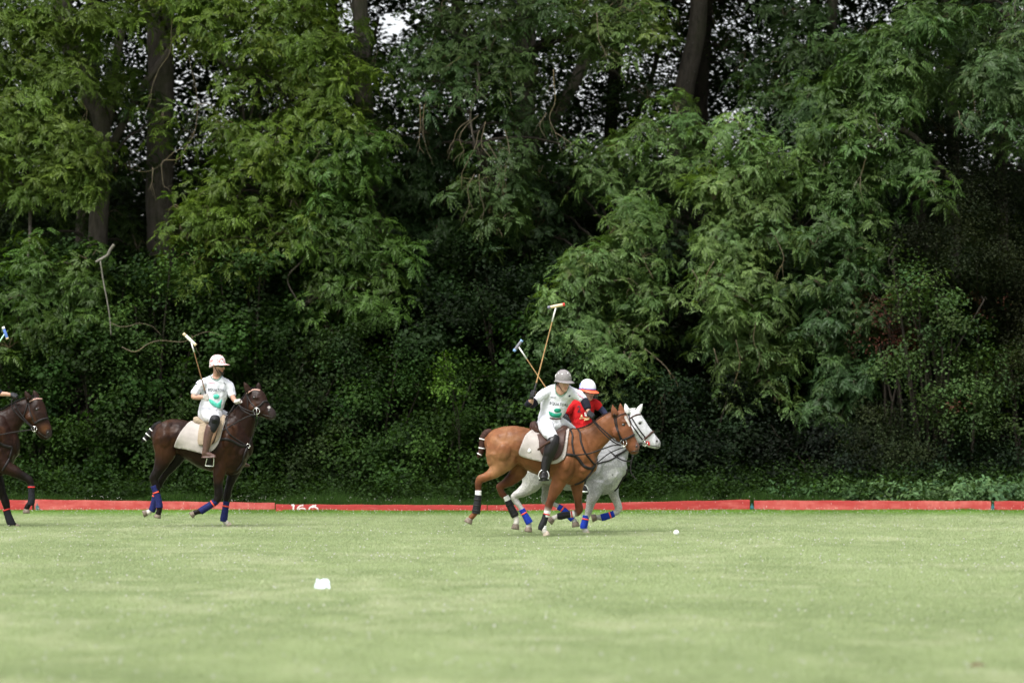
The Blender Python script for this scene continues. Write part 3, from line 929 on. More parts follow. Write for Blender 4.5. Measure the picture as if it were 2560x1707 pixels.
# --- big bright ash right of centre
build_tree('ash_tree', 'broad bright ash with drooping boughs right of centre, above the racing horses', 'tree', gfoot(1560, 75), [
    ([(1570, 1150), (1575, 900), (1580, 600), (1590, 400), (1600, 250)], dict(Y=77.5, r0=0.13, r1=0.08)),
    ([(1578, 620), (1480, 560), (1420, 520), (1360, 600)], dict(Y=74.8, r0=0.045, r1=0.02)),
    ([(1580, 600), (1680, 500), (1730, 420)], dict(Y=74.8, r0=0.05, r1=0.02)),
    ([(1575, 700), (1680, 680), (1740, 720), (1730, 800)], dict(Y=74.2, r0=0.04, r1=0.015)),
], [
    ([(1555, 260, 30, 45, 74.4, 1.3), (1510, 320, 60, 35), (1480, 300, 35, 30), (1590, 320, 55, 30, 74.2, 1.15), (1430, 360, 70, 40), (1530, 400, 90, 40),
      (1400, 420, 60, 40), (1620, 390, 60, 40)], dict(kind='ash', rgb=(0.080, 0.135, 0.036), Ydef=74.2)),
    ([(1700, 300, 60, 28, 73.2, 1.15), (1720, 350, 70, 38, 73, 1.1), (1760, 400, 50, 45, 73, 1.05), (1690, 420, 70, 40), (1640, 460, 60, 38), (1770, 480, 50, 45),
      (1720, 500, 80, 40), (1650, 550, 70, 40), (1760, 560, 55, 40), (1700, 600, 80, 42, 73, 1.1), (1640, 640, 50, 38, 72.6, 1.15), (1740, 650, 80, 38),
      (1680, 690, 75, 38, 72.6, 1.12), (1780, 700, 50, 40), (1640, 740, 40, 32), (1720, 750, 80, 38), (1790, 770, 45, 38), (1670, 800, 40, 36),
      (1740, 820, 75, 36), (1790, 840, 35, 32), (1690, 860, 40, 28), (1760, 890, 45, 26), (1690, 925, 30, 22), (1780, 925, 30, 14)],
     dict(kind='ash', rgb=(0.100, 0.162, 0.048), Ydef=73.0, dens=1.05)),
    ([(1430, 480, 70, 36, 73, 1.1), (1400, 540, 70, 38), (1470, 540, 55, 38), (1370, 600, 75, 36), (1440, 610, 75, 40), (1320, 640, 60, 34), (1300, 700, 60, 34),
      (1360, 680, 60, 36), (1440, 690, 60, 36), (1500, 680, 35, 50), (1290, 760, 45, 30), (1350, 750, 60, 32), (1420, 760, 60, 34), (1490, 760, 42, 30),
      (1380, 810, 60, 30, 72.5, 1.1), (1320, 800, 36, 28), (1440, 830, 40, 26, 72.5, 1.2), (1400, 855, 40, 18, 72.5, 1.2), (1250, 720, 35, 30)],
     dict(kind='ash', rgb=(0.088, 0.148, 0.042), Ydef=72.8)),
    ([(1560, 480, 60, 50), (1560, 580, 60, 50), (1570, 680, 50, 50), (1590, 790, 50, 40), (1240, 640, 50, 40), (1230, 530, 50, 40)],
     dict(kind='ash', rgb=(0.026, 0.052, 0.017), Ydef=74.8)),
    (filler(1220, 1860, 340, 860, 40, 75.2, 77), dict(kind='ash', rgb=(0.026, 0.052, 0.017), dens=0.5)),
], dead=[
    [(1480, 800), (1510, 825), (1535, 850), (1542, 890), (1525, 925)], [(1535, 850), (1555, 880), (1560, 910)], [(1525, 905), (1515, 920)],
    [(1345, 680), (1325, 640), (1300, 625)], [(1500, 640), (1480, 600), (1470, 570)], [(1330, 760), (1320, 800), (1330, 830)],
    [(1590, 620), (1610, 660), (1600, 700)], [(1640, 600), (1620, 640), (1640, 655)], [(1690, 780), (1700, 830), (1690, 870)],
    [(1740, 720), (1730, 780), (1745, 820), (1738, 860)], [(1640, 800), (1650, 840)], [(1400, 760), (1395, 800), (1385, 830)], [(1780, 540), (1800, 590), (1790, 620)],
    [(1335, 590), (1360, 585), (1385, 600)], [(1410, 645), (1445, 640), (1470, 660)]], Y=72.4, per=6, bark=M_BARKD)

# --- right ash with long leaflets
r = build_tree('ash_tree', 'dark green ash with heavy drooping sprays filling the upper right', 'tree', gfoot(2188, 76), [
    ([(2185, 1150), (2188, 700), (2190, 380), (2186, 200), (2180, -60)], dict(Y=76, r0=0.11, r1=0.13)),
    ([(1905, 130), (1912, 30), (1915, -60)], dict(Y=78, r0=0.10, r1=0.10)),
    ([(2188, 420), (2080, 300), (1980, 330), (1920, 460)], dict(Y=74.6, r0=0.06, r1=0.03)),
], [
    ([(1800, 40, 90, 45, 75.5, .8), (1880, 120, 80, 50, 75, .8), (1800, 150, 70, 45, 75.5, .8), (1780, 240, 70, 45, 75, .9), (1870, 230, 90, 50), (1860, 300, 80, 45)],
     dict(kind='ash', rgb=(0.05, 0.092, 0.03), Ydef=74.6, dens=1.0)),
    ([(2000, 120, 90, 45, 73.6), (1990, 190, 100, 45), (2090, 100, 80, 60), (2080, 180, 90, 50), (2060, 250, 60, 45), (1960, 270, 90, 36),
      (1930, 320, 90, 42), (2010, 340, 60, 40, 73, 1.1), (1890, 380, 70, 42), (1980, 400, 70, 40), (2080, 400, 70, 36), (2120, 430, 45, 26, 72.8, 1.1), (1880, 450, 60, 40),
      (1950, 470, 70, 36), (1930, 530, 60, 40), (1990, 500, 36, 30), (2150, 60, 80, 60)],
     dict(kind='ash', rgb=(0.060, 0.108, 0.028), Ydef=73.4, scale=(1.0, 1.4), dens=0.9)),
    ([(1870, 570, 50, 45), (1940, 600, 60, 45), (1890, 660, 60, 45), (1970, 670, 60, 42), (1900, 730, 50, 40), (1980, 740, 60, 40), (1880, 800, 45, 40),
      (1950, 800, 60, 40), (1920, 860, 55, 40), (1900, 920, 45, 40), (1960, 880, 50, 36), (1890, 980, 36, 26), (1930, 960, 40, 30), (2010, 690, 30, 30)],
     dict(kind='ash', rgb=(0.042, 0.082, 0.026), Ydef=72.9, dens=1.0)),
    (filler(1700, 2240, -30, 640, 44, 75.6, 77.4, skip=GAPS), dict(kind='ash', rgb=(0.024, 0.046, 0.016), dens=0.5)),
], dead=[[(2010, 260), (2020, 300), (2045, 320)], [(1990, 360), (1975, 420), (1985, 470)], [(1975, 620), (1990, 660)], [(2050, 770), (2080, 810)]], Y=72.8)
add_canopy(r, 1500, 2120, 72.5, 82, DARK, 20)

r = build_tree('ash_tree', 'grey green ash boughs reaching in from the top right corner', 'tree', gfoot(2420, 74), [
    ([(2430, 1160), (2425, 600), (2430, 200), (2440, -60)], dict(Y=74.5, r0=0.2)),
    ([(2425, 150), (2350, 60), (2330, 20), (2345, -40)], dict(Y=73.6, r0=0.035, r1=0.02)),
], [
    ([(2260, 80, 70, 40, 74.5, .8), (2240, 180, 60, 40, 74, .9), (2310, 150, 60, 45), (2280, 220, 60, 40), (2330, 230, 50, 50), (2250, 270, 40, 25), (2310, 300, 50, 30),
      (2350, 80, 50, 50), (2390, 200, 60, 90), (2200, 130, 60, 40, 75), (2220, 30, 70, 40, 75, .7), (2160, 200, 50, 50, 75, 1.2)],
     dict(kind='ash', rgb=(0.060, 0.104, 0.036), Ydef=73.2, scale=(1.0, 1.35))),
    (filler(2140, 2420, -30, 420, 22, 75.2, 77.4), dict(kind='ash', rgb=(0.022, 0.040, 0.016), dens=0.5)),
], dead=[[(2260, 180), (2235, 210), (2240, 240)], [(2200, 255), (2212, 290), (2240, 302)], [(2350, 20), (2330, 60), (2290, 90)]], Y=73)
add_canopy(r, 2100, 2650, 72.0, 81, DARK, 18)

# --- shrubs along the edge of the wood
def shrub(name, label, cat, u, Y, blobs, kind, rgb, dens=1.0, group=None, stems=5, dead=None, mat=M_BROAD, jit=0.15, bark=M_BARKD, bvar=0.40, spread=None, thin=1.0):
    r = thing(name, label, cat, gfoot(u, Y), group)
    p, cen = crown_from([tuple(b[:4]) + ((b[4] if len(b) > 4 and b[4] else Y),) + tuple(b[5:]) for b in blobs], kind, rgb, dens=dens, Ydef=Y, jit=jit, bvar=bvar, spread_=spread)
    V, F, C = merge(p); link_mesh('foliage', np_mesh('foliage', V, F, C), mat, r, smooth=False)
    mb = MB()
    foot = Vector(gfoot(u, Y + 0.3))
    for c, rad, cp in cen[:stems]:
        b = foot + Vector((random.uniform(-.25, .25), random.uniform(-.1, .3), 0))
        q, rr = smooth_chain([b, (b + c) / 2 + Vector((random.uniform(-.2, .2), 0, .1)), c], [0.035 * thin, 0.025 * thin, 0.012 * thin], 4)
        mb.tube(q, rr, 6)
        for t in cp[:3]:
            mb.tube([c, (c + Vector(t)) / 2 + Vector((0, 0, .06)), Vector(t)], [0.010, 0.007, 0.003], 4, cap=False)
    if dead:
        dead_twigs(mb, dead, Y - 0.6, 0.009)
    mb.obj('stems', bark, r)
    return r
UG = 'dark shrubs in the hedge under the trees'
G1, G2, G3 = (0.018, 0.041, 0.008), (0.024, 0.053, 0.009), (0.010, 0.022, 0.006)  # understory leaf colours lowered to carry the shade under the trees
def wall_blobs(u0, u1, v0, v1, n, r0=40, r1=65, Y0=71.6, Y1=73.6, br=(0.45, 1.5)):  # br paints lighter patches and near-black hollows into the leaf colour
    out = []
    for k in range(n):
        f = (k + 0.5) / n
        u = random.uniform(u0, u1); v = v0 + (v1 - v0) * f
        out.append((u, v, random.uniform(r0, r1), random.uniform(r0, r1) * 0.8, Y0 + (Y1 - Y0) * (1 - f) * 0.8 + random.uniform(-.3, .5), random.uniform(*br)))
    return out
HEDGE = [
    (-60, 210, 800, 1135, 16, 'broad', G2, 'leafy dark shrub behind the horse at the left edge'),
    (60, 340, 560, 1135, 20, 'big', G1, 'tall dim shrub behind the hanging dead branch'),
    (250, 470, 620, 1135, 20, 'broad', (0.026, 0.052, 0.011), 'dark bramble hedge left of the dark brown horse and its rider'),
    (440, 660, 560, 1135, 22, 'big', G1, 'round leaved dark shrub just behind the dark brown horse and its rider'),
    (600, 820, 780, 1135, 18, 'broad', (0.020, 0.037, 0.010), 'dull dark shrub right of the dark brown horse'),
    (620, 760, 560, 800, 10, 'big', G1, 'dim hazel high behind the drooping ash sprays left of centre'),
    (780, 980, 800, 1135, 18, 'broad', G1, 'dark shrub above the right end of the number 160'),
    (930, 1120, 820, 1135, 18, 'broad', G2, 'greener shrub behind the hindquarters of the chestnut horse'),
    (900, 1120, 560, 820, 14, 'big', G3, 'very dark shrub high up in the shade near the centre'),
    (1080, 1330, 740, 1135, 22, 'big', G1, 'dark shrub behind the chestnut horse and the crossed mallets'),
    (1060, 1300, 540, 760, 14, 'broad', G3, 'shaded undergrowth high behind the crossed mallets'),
    (1330, 1560, 850, 1135, 18, 'broad', (0.009, 0.019, 0.006), 'dark shrub behind the two horse heads'),  # this shrub and the next two are coloured darker still for deep shade
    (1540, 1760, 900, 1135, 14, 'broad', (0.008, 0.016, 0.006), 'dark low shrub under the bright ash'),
    (1740, 1980, 980, 1135, 12, 'broad', (0.006, 0.011, 0.005), 'low shrub coloured almost black for shade under the right ash'),
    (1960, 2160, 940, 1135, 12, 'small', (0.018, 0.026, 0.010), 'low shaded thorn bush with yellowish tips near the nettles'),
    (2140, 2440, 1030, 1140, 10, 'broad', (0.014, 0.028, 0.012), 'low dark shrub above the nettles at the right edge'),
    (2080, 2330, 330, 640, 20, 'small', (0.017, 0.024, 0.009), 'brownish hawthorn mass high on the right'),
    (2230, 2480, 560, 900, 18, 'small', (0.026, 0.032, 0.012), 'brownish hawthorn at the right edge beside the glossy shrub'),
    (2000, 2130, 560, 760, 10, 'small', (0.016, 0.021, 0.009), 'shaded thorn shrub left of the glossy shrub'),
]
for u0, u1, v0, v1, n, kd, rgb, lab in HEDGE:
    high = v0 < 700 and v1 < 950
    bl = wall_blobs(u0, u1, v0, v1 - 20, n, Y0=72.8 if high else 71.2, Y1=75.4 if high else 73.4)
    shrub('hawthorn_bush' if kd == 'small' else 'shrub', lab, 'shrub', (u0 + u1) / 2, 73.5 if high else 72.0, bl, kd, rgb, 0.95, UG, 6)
shrub('hazel_shoot', 'upright pale green leafy shoot standing out of the dark hedge near the centre', 'shrub', 1024, 70.9,
      [(1022, 822, 9, 16), (1018, 845, 13, 16), (1018, 870, 15, 16), (1024, 895, 14, 16), (1026, 918, 12, 12), (1012, 858, 10, 12), (1062, 900, 8, 14, 71.2, .6)], 'broad', (0.050, 0.100, 0.014), 1.3, None, 2, spread=0.07, thin=0.3)
shrub('glossy_shrub', 'glossy light green shrub standing in front of the dark hedge on the right', 'shrub', 2150, 72,
      [(2050, 600, 26, 20, 71.9, .7), (2110, 640, 34, 22), (2060, 665, 30, 20, 0, .8), (2150, 690, 36, 24), (2095, 715, 34, 22), (2190, 735, 34, 22, 0, .8), (2120, 770, 30, 24, 0, .7), (2165, 800, 34, 22), (2235, 760, 30, 22, 0, .6),
       (2040, 830, 40, 24, 71.6, .6), (2085, 850, 34, 20, 71.6, .6), (2200, 850, 36, 24), (2250, 830, 28, 20, 0, .7), (2230, 895, 40, 24), (2160, 900, 40, 24), (2190, 940, 50, 22), (2250, 950, 40, 22, 0, .8), (2290, 905, 30, 24, 0, .6),
       (2120, 905, 26, 18, 0, .7), (2145, 965, 34, 14, 0, .7), (2230, 990, 34, 14, 0, .6), (2300, 820, 26, 24, 72.6, .5), (2310, 980, 30, 20, 0, .5)],
      'broad', (0.055, 0.098, 0.030), 1.5, None, 8, [[(2060, 560), (2040, 600), (2060, 640)], [(2100, 650), (2060, 700), (2080, 730)], [(2000, 630), (2040, 660), (2080, 650)]], M_BROAD, 0.25)
shrub('dead_shrub', 'rust red withered twigs and leaves left of the glossy light green shrub', 'shrub', 2050, 72.6,
      [(2030, 700, 36, 24), (2050, 760, 45, 28), (2020, 800, 45, 24), (2080, 800, 30, 20), (2045, 730, 30, 24), (2260, 690, 10, 14), (2190, 930, 14, 20, 71.5)], 'small', (0.045, 0.016, 0.010), 0.6, None, 6)
# nettles in front of the wood
for u0, u1, v0, n, rgb, lab in [(1700, 2000, 1128, 20, (0.045, 0.092, 0.032), 'thin low nettle bank behind the boards right of the ball'),
                                (1980, 2200, 1120, 34, (0.070, 0.125, 0.050), 'pale green nettle bank behind the boards on the right'),
                                (2180, 2480, 1116, 44, (0.075, 0.132, 0.055), 'pale green nettle bank at the right edge above the board')]:
    bl = [(random.uniform(u0, u1), random.uniform(v0 + 8, 1156), random.uniform(20, 36), random.uniform(7, 11), random.uniform(69.7, 70.7), random.uniform(0.8, 1.2)) for _ in range(n)]
    r = thing('nettle_bank', lab, 'nettles', gfoot((u0 + u1) / 2, 70), 'nettle banks behind the boards')
    p, cen = crown_from(bl, 'nettle', rgb, dens=1.6)
    V, F, C = merge(p); link_mesh('leaves', np_mesh('leaves', V, F, C), M_BROAD, r, smooth=False)

# --- undergrowth at the foot of the hedge, and the wood behind, each reading as one mass
def mass(name, pts, kind, rgb, mat, scale=(0.8, 1.3), yv=0.25):
    n = len(pts)
    col = np.array(rgb)[None] * RNG.uniform(1 - yv, 1 + yv, (n, 1))
    V, F, C = scatter(kind, pts.astype('f'), col, None, scale)
    o = link_mesh(name, np_mesh(name, V, F, C), mat, smooth=False)
    o['kind'] = 'stuff'
    return o
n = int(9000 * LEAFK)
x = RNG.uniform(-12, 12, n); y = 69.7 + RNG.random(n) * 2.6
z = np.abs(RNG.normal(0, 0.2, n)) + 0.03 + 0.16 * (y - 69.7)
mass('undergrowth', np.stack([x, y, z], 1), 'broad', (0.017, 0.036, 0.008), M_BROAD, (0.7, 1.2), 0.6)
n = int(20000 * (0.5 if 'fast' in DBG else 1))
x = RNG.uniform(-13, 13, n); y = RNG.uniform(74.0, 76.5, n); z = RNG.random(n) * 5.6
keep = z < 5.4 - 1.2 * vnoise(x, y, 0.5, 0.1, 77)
mass('undergrowth', np.stack([x, y, z], 1)[keep], 'big', (0.011, 0.021, 0.007), M_BROAD, (0.9, 1.5), 0.5)  # leaf mass added behind the shrubs, coloured dark to deepen the shade
# the wood behind: leaves thinning out towards the sky
def wood_layer(name, Y0, Y1, n, zs, kind, rgb, hole, seed, sc_=(0.9, 1.4)):
    n = int(n * (0.5 if 'fast' in DBG else 1))
    Yr = RNG.uniform(Y0, Y1, n)
    x = (RNG.random(n) * 2 - 1) * Yr * 0.155
    z = RNG.random(n) * zs
    cl = vnoise(x, z, 0.9, 1.1, seed) * 0.55 + vnoise(x, z, 2.6, 3.0, seed + 1) * 0.45
    lim = hole(x / Yr * 9600 / DS + 1176, (1046 - (z - CAMH) / Yr * 9600) / DS)
    keep = cl > lim
    mass(name, np.stack([x, Yr, z], 1)[keep], kind, rgb, M_BROAD, sc_, 0.3)
SKYH = [(802, 36, 26, 44), (900, 58, 40, 46), (1682, 62, 30, 30)]
SKYD = [(1000, 10, 30, 20), (700, 20, 40, 25), (110, 110, 60, 60), (265, 95, 40, 70), (1380, 250, 60, 60), (1560, 330, 90, 60),
        (1160, 300, 60, 40), (900, 240, 60, 50), (2030, 10, 40, 20), (1480, 330, 70, 50), (1330, 60, 60, 40), (420, 230, 40, 16), (1500, 150, 80, 60), (620, 60, 60, 40), (1000, 130, 80, 60)]
def hole(u, v):
    lim = np.interp(v, [-80, 60, 260, 430, 560], [0.17, 0.18, 0.16, 0.03, -1.0])
    lim = lim - np.where(u > 1800, 0.25, 0) * np.clip((v + 40) / 100, 0, 1)
    for a, b, c, d in SKYD:
        q = ((u - a) / c) ** 2 + ((v - b) / d) ** 2
        lim = np.maximum(lim, np.where(q < 1.0, 0.37 - 0.12 * q, -1))
    for a, b, c, d in SKYH:
        q = ((u - a) / c) ** 2 + ((v - b) / d) ** 2
        lim = np.maximum(lim, np.where(q < 1.0, 0.85 - 0.40 * q, -1))
    return lim
wood_layer('wood_behind', 80, 84, 26000, 13.5, 'coarse', (0.016, 0.028, 0.010), hole, 31, (0.55, 0.95))  # leaves coloured dark to stand for the unlit inside of the wood
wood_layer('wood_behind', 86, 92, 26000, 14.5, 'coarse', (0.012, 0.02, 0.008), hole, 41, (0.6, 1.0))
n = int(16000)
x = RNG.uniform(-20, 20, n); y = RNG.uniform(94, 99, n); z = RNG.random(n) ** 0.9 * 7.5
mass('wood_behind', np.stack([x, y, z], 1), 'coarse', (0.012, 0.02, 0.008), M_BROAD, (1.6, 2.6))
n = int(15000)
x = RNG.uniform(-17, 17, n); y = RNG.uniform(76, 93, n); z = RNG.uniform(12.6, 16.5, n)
mass('unseen_shade_canopy', np.stack([x, y, z], 1), 'coarse', (0.026, 0.045, 0.015), M_BROAD, (1.4, 2.2))  # unseen leaf layer, added overhead to shade the inside of the wood
# trunks dimly seen inside the wood
for i, (u, Y, rr, lab) in enumerate([(195, 79, .2, 'dark trunk behind the forked ash'), (600, 80, .14, 'slim dark trunk deep behind the lime green boughs'), (1070, 79, .16, 'dark trunk behind the bare twigs'),
                                     (1420, 82, .18, 'dark trunk in the shade behind the bright ash'), (2110, 80, .15, 'dark trunk behind the right ash'), (1880, 81, .15, 'slim dark trunk behind the upper right foliage'),
                                     (760, 81, .14, 'dark trunk behind the leaning ash'), (2300, 80, .16, 'dark trunk behind the brownish hawthorn')]):
    r = thing('tree', lab, 'tree', gfoot(u, Y), 'dark trees deep in the wood')
    mb = MB(); limb(mb, [(u, 1160), (u + random.uniform(-15, 15), 700), (u + random.uniform(-20, 20), 300), (u + random.uniform(-30, 30), -80)], Y, rr, rr * 0.7, 10)
    limb(mb, [(u, 350), (u + random.choice([-70, 70]), 200), (u + random.choice([-110, 110]), 40)], Y, rr * 0.5, rr * 0.2, 8)
    mb.obj('trunk', M_BARKD, r)
    p, c = crown_from([(u + random.uniform(-90, 90), random.uniform(180, 420), 60, 45) for _ in range(6)], 'small', DARK, Ydef=Y, dens=0.55)
    V, F, C = merge(p); link_mesh('crown', np_mesh('crown', V, F, C), M_BROAD, r, smooth=False)
# ================================================================== FIGURES: tools
class Body:
    """lofts gathered, then fused into ONE continuous skin (voxel union), coloured from its lofts"""
    def __init__(s):
        s.mb = MB(); s.samples = []
    def _rings(s, C, A, B, col, n=20, sub=4, sq=2.0):
        C, A, B = [Vector(c) for c in C], [Vector(a) for a in A], [Vector(b) for b in B]
        cols = col if isinstance(col, list) else [col] * len(C)
        cols = [Vector(c) for c in cols]
        if sub > 1:
            m = len(C)
            Cs, As = smooth_chain(C, A, sub); _, Bs = smooth_chain(C, B, sub)
            K = []
            for i in range(m - 1):
                for k in range(sub):
                    K.append(cols[i].lerp(cols[i + 1], k / sub))
            K.append(cols[-1]); C, A, B, cols = Cs, As, Bs, K
        rings = []
        def ring(c, a, b, f=1.0):
            out = []
            for j in range(n):
                q = 2 * math.pi * j / n
                ct, st = math.cos(q), math.sin(q)
                e = 2.0 / sq
                out.append(c + a * (abs(ct) ** e * (1 if ct > 0 else -1)) * f + b * (abs(st) ** e * (1 if st > 0 else -1)) * f)
            return out
        # rounded ends
        def cap(c, a, b, t):
            r = min(a.length, b.length) * 0.55
            return [ring(c + t * r * 0.95, a, b, 0.30), ring(c + t * r * 0.75, a, b, 0.66), ring(c + t * r * 0.42, a, b, 0.89)]
        t0 = (C[0] - C[1]).normalized(); t1 = (C[-1] - C[-2]).normalized()
        rings += cap(C[0], A[0], B[0], t0)
        rings += [ring(c, a, b) for c, a, b in zip(C, A, B)]
        rings += list(reversed(cap(C[-1], A[-1], B[-1], t1)))
        vs = [v for r in rings for v in r]; fs = []
        for i in range(len(rings) - 1):
            for j in range(n):
                a0, a1 = i * n + j, i * n + (j + 1) % n
                fs.append((a0, a1, a1 + n, a0 + n))
        fs.append(tuple(range(n - 1, -1, -1))); fs.append(tuple(len(vs) - n + j for j in range(n)))
        # keep winding outward for the voxel union
        vol = 0.0
        for f in fs:
            p0 = vs[f[0]]
            for k in range(1, len(f) - 1):
                vol += p0.dot(vs[f[k]].cross(vs[f[k + 1]]))
        if vol < 0:
            fs = [tuple(reversed(f)) for f in fs]
        s.mb.add(vs, fs)
        for i, (c, a, b, k) in enumerate(zip(C, A, B, cols)):
            for q in range(0, 8):
                w = 2 * math.pi * q / 8
                s.samples.append((c + a * math.cos(w) + b * math.sin(w), k))
    def section(s, F, secs, col, dy0=0.0, sub=4, n=22, sq=2.0):
        """secs: ((uT,vT),(uB,vB), halfwidth m[, dy]) in crop pixels"""
        C, A, B = [], [], []
        for q in secs:
            dy = (q[3] if len(q) > 3 else 0) + dy0
            T, Bo = F(q[0][0], q[0][1], dy), F(q[1][0], q[1][1], dy)
            C.append((T + Bo) / 2); A.append((T - Bo) / 2); B.append(Vector((0, q[2], 0)))
        s._rings(C, A, B, col, n, sub, sq)
        return s
    def chain(s, F, pts, col, sub=4, n=14, sq=2.0):
        """pts: (u, v, dy, r_px[, lateral factor])"""
        return s.chain3([F(p[0], p[1], p[2]) for p in pts], [p[3] / F.ppm for p in pts], [p[4] if len(p) > 4 else 1.0 for p in pts], col, sub, n, sq)
    def chain3(s, C, R, L=None, col=(1, 1, 1), sub=4, n=14, sq=2.0):
        A, B = [], []
        L = L or [1.0] * len(C)
        for i in range(len(C)):
            t = (C[min(i + 1, len(C) - 1)] - C[max(i - 1, 0)]).normalized()
            a = t.cross(Vector((0, 1, 0)))
            if a.length < 0.3:
                a = t.cross(Vector((1, 0, 0)))
            if A and a.dot(A[-1]) < 0: a = -a
            a.normalize(); b = t.cross(a).normalized()
            if B and b.dot(B[-1]) < 0: b = -b
            A.append(a * R[i]); B.append(b * R[i] * L[i])
        s._rings(C, A, B, col, n, sub, sq)
        return s
    def ell(s, c, a, b, d, col):
        """ellipsoid given by centre and three half-axes"""
        C, A, B = [], [], []
        for k in (-0.9, -0.6, -0.2, 0.2, 0.6, 0.9):
            f = math.sqrt(1 - k * k)
            C.append(Vector(c) + Vector(d) * k); A.append(Vector(a) * f); B.append(Vector(b) * f)
        s._rings(C, A, B, col, 14, 2)
        return s
    def fuse(s, name, mat, parent, voxel=0.012, smooth=4, colour=None, folds=0.0, ff=(9, 9, 5)):
        me = s.mb.mesh(name + '_raw')
        o = bpy.data.objects.new('tmp', me); COL.objects.link(o)
        md = o.modifiers.new('r', 'REMESH'); md.mode = 'VOXEL'; md.voxel_size = voxel
        if smooth:
            ms = o.modifiers.new('s', 'SMOOTH'); ms.factor = 0.5; ms.iterations = smooth
        dg = bpy.context.evaluated_depsgraph_get()
        out = bpy.data.meshes.new_from_object(o.evaluated_get(dg), depsgraph=dg)
        bpy.data.objects.remove(o); bpy.data.meshes.remove(me)
        out.name = name
        if folds:      # slack cloth, or muscle under a coat
            nv = [v.normal.copy() for v in out.vertices]
            for v, n_ in zip(out.vertices, nv):
                c_ = Vector((v.co.x * ff[0], v.co.y * ff[1], v.co.z * ff[2]))
                k_ = mnoise.noise(c_) + 0.5 * (1 - 2 * abs(mnoise.noise(c_ * 1.7 + Vector((5, 3, 1)))))
                v.co += n_ * folds * k_
            out.update()
        kd = kdtree.KDTree(len(s.samples))
        for i, (p, k) in enumerate(s.samples):
            kd.insert(p, i)
        kd.balance()
        at = out.attributes.new('tint', 'FLOAT_COLOR', 'POINT')
        buf = np.ones((len(out.vertices), 4), 'f')
        for i, v in enumerate(out.vertices):
            ws, cc = 0, Vector((0, 0, 0))
            for p, j, d in kd.find_n(v.co, 4):
                w = 1 / (d + 0.008) ** 2
                ws += w; cc += s.samples[j][1] * w
            cc /= ws
            if colour:
                cc = colour(v.co, cc)
            buf[i, :3] = cc
        at.data.foreach_set('color', buf.ravel())
        s.bvh = BVHTree.FromPolygons([v.co.copy() for v in out.vertices], [tuple(p.vertices) for p in out.polygons])
        o = link_mesh(name, out, mat, parent)
        return o

def on_skin(bvh, p, off, side=-1):
    """drop a point onto the skin from the camera side (side -1) or the far side (+1)"""
    p = Vector(p)
    hit, nrm, _, _ = bvh.ray_cast(Vector((p.x, p.y + side * 3, p.z)), Vector((0, -side, 0)))
    if hit is None:
        hit, nrm, _, _ = bvh.find_nearest(p)
        return hit + nrm * off
    if nrm.y * side < 0: nrm = -nrm
    return hit + (nrm * 0.5 + Vector((0, side * 0.5, 0))).normalized() * off
def drape(F, poly, bvh, off=0.012, thick=0.008, step=None, side=-1, relax=2):
    """a cloth patch lying on a skin: outline in crop pixels"""
    pts = [Vector((u, v)) for u, v in poly]
    q, _ = smooth_chain(pts + [pts[0]], [0] * (len(pts) + 1), 3)
    outline = [Vector((a.x, a.y)) for a in q[:-1]]
    step = step or F.ppm * 0.025
    us, vs_ = [p.x for p in outline], [p.y for p in outline]
    inner = []
    u = min(us) + step
    while u < max(us):
        v = min(vs_) + step
        while v < max(vs_):
            c = False; j = len(outline) - 1
            for i in range(len(outline)):
                a, b = outline[i], outline[j]
                if (a.y > v) != (b.y > v) and u < (b.x - a.x) * (v - a.y) / (b.y - a.y) + a.x: c = not c
                j = i
            if c and min((o - Vector((u, v))).length for o in outline) > step * 0.5:
                inner.append(Vector((u, v)))
            v += step
        u += step
    vv = outline + inner
    n = len(outline)
    r = delaunay_2d_cdt(vv, [(i, (i + 1) % n) for i in range(n)], [], 1, 1e-4)
    P3 = [on_skin(bvh, F(p.x, p.y, 0), off, side) for p in r[0]]
    # relax so the cloth bridges hollows
    nb = [set() for _ in P3]
    for f in r[2]:
        for k in range(len(f)):
            nb[f[k]].add(f[(k + 1) % len(f)]); nb[f[(k + 1) % len(f)]].add(f[k])
    for _ in range(relax):
        Q = [p.copy() for p in P3]
        for i, p in enumerate(P3):
            if nb[i]:
                m = sum(P3[j].y for j in nb[i]) / len(nb[i])
                Q[i].y = (min if side < 0 else max)(p.y, (p.y + m) / 2)
        P3 = Q
    me_v, me_f = [], []
    N = len(P3)
    for p in P3: me_v.append(p)
    for p in P3: me_v.append(p + Vector((0, side * thick, 0)))
    for f in r[2]:
        me_f.append(tuple(f)); me_f.append(tuple(N + k for k in reversed(f)))
    cnt = {}
    for f in r[2]:
        for k in range(len(f)):
            e = (f[k], f[(k + 1) % len(f)]); cnt[e] = 1
    for e in cnt:
        if (e[1], e[0]) not in cnt:
            me_f.append((e[1], e[0], N + e[0], N + e[1]))
    return me_v, me_f
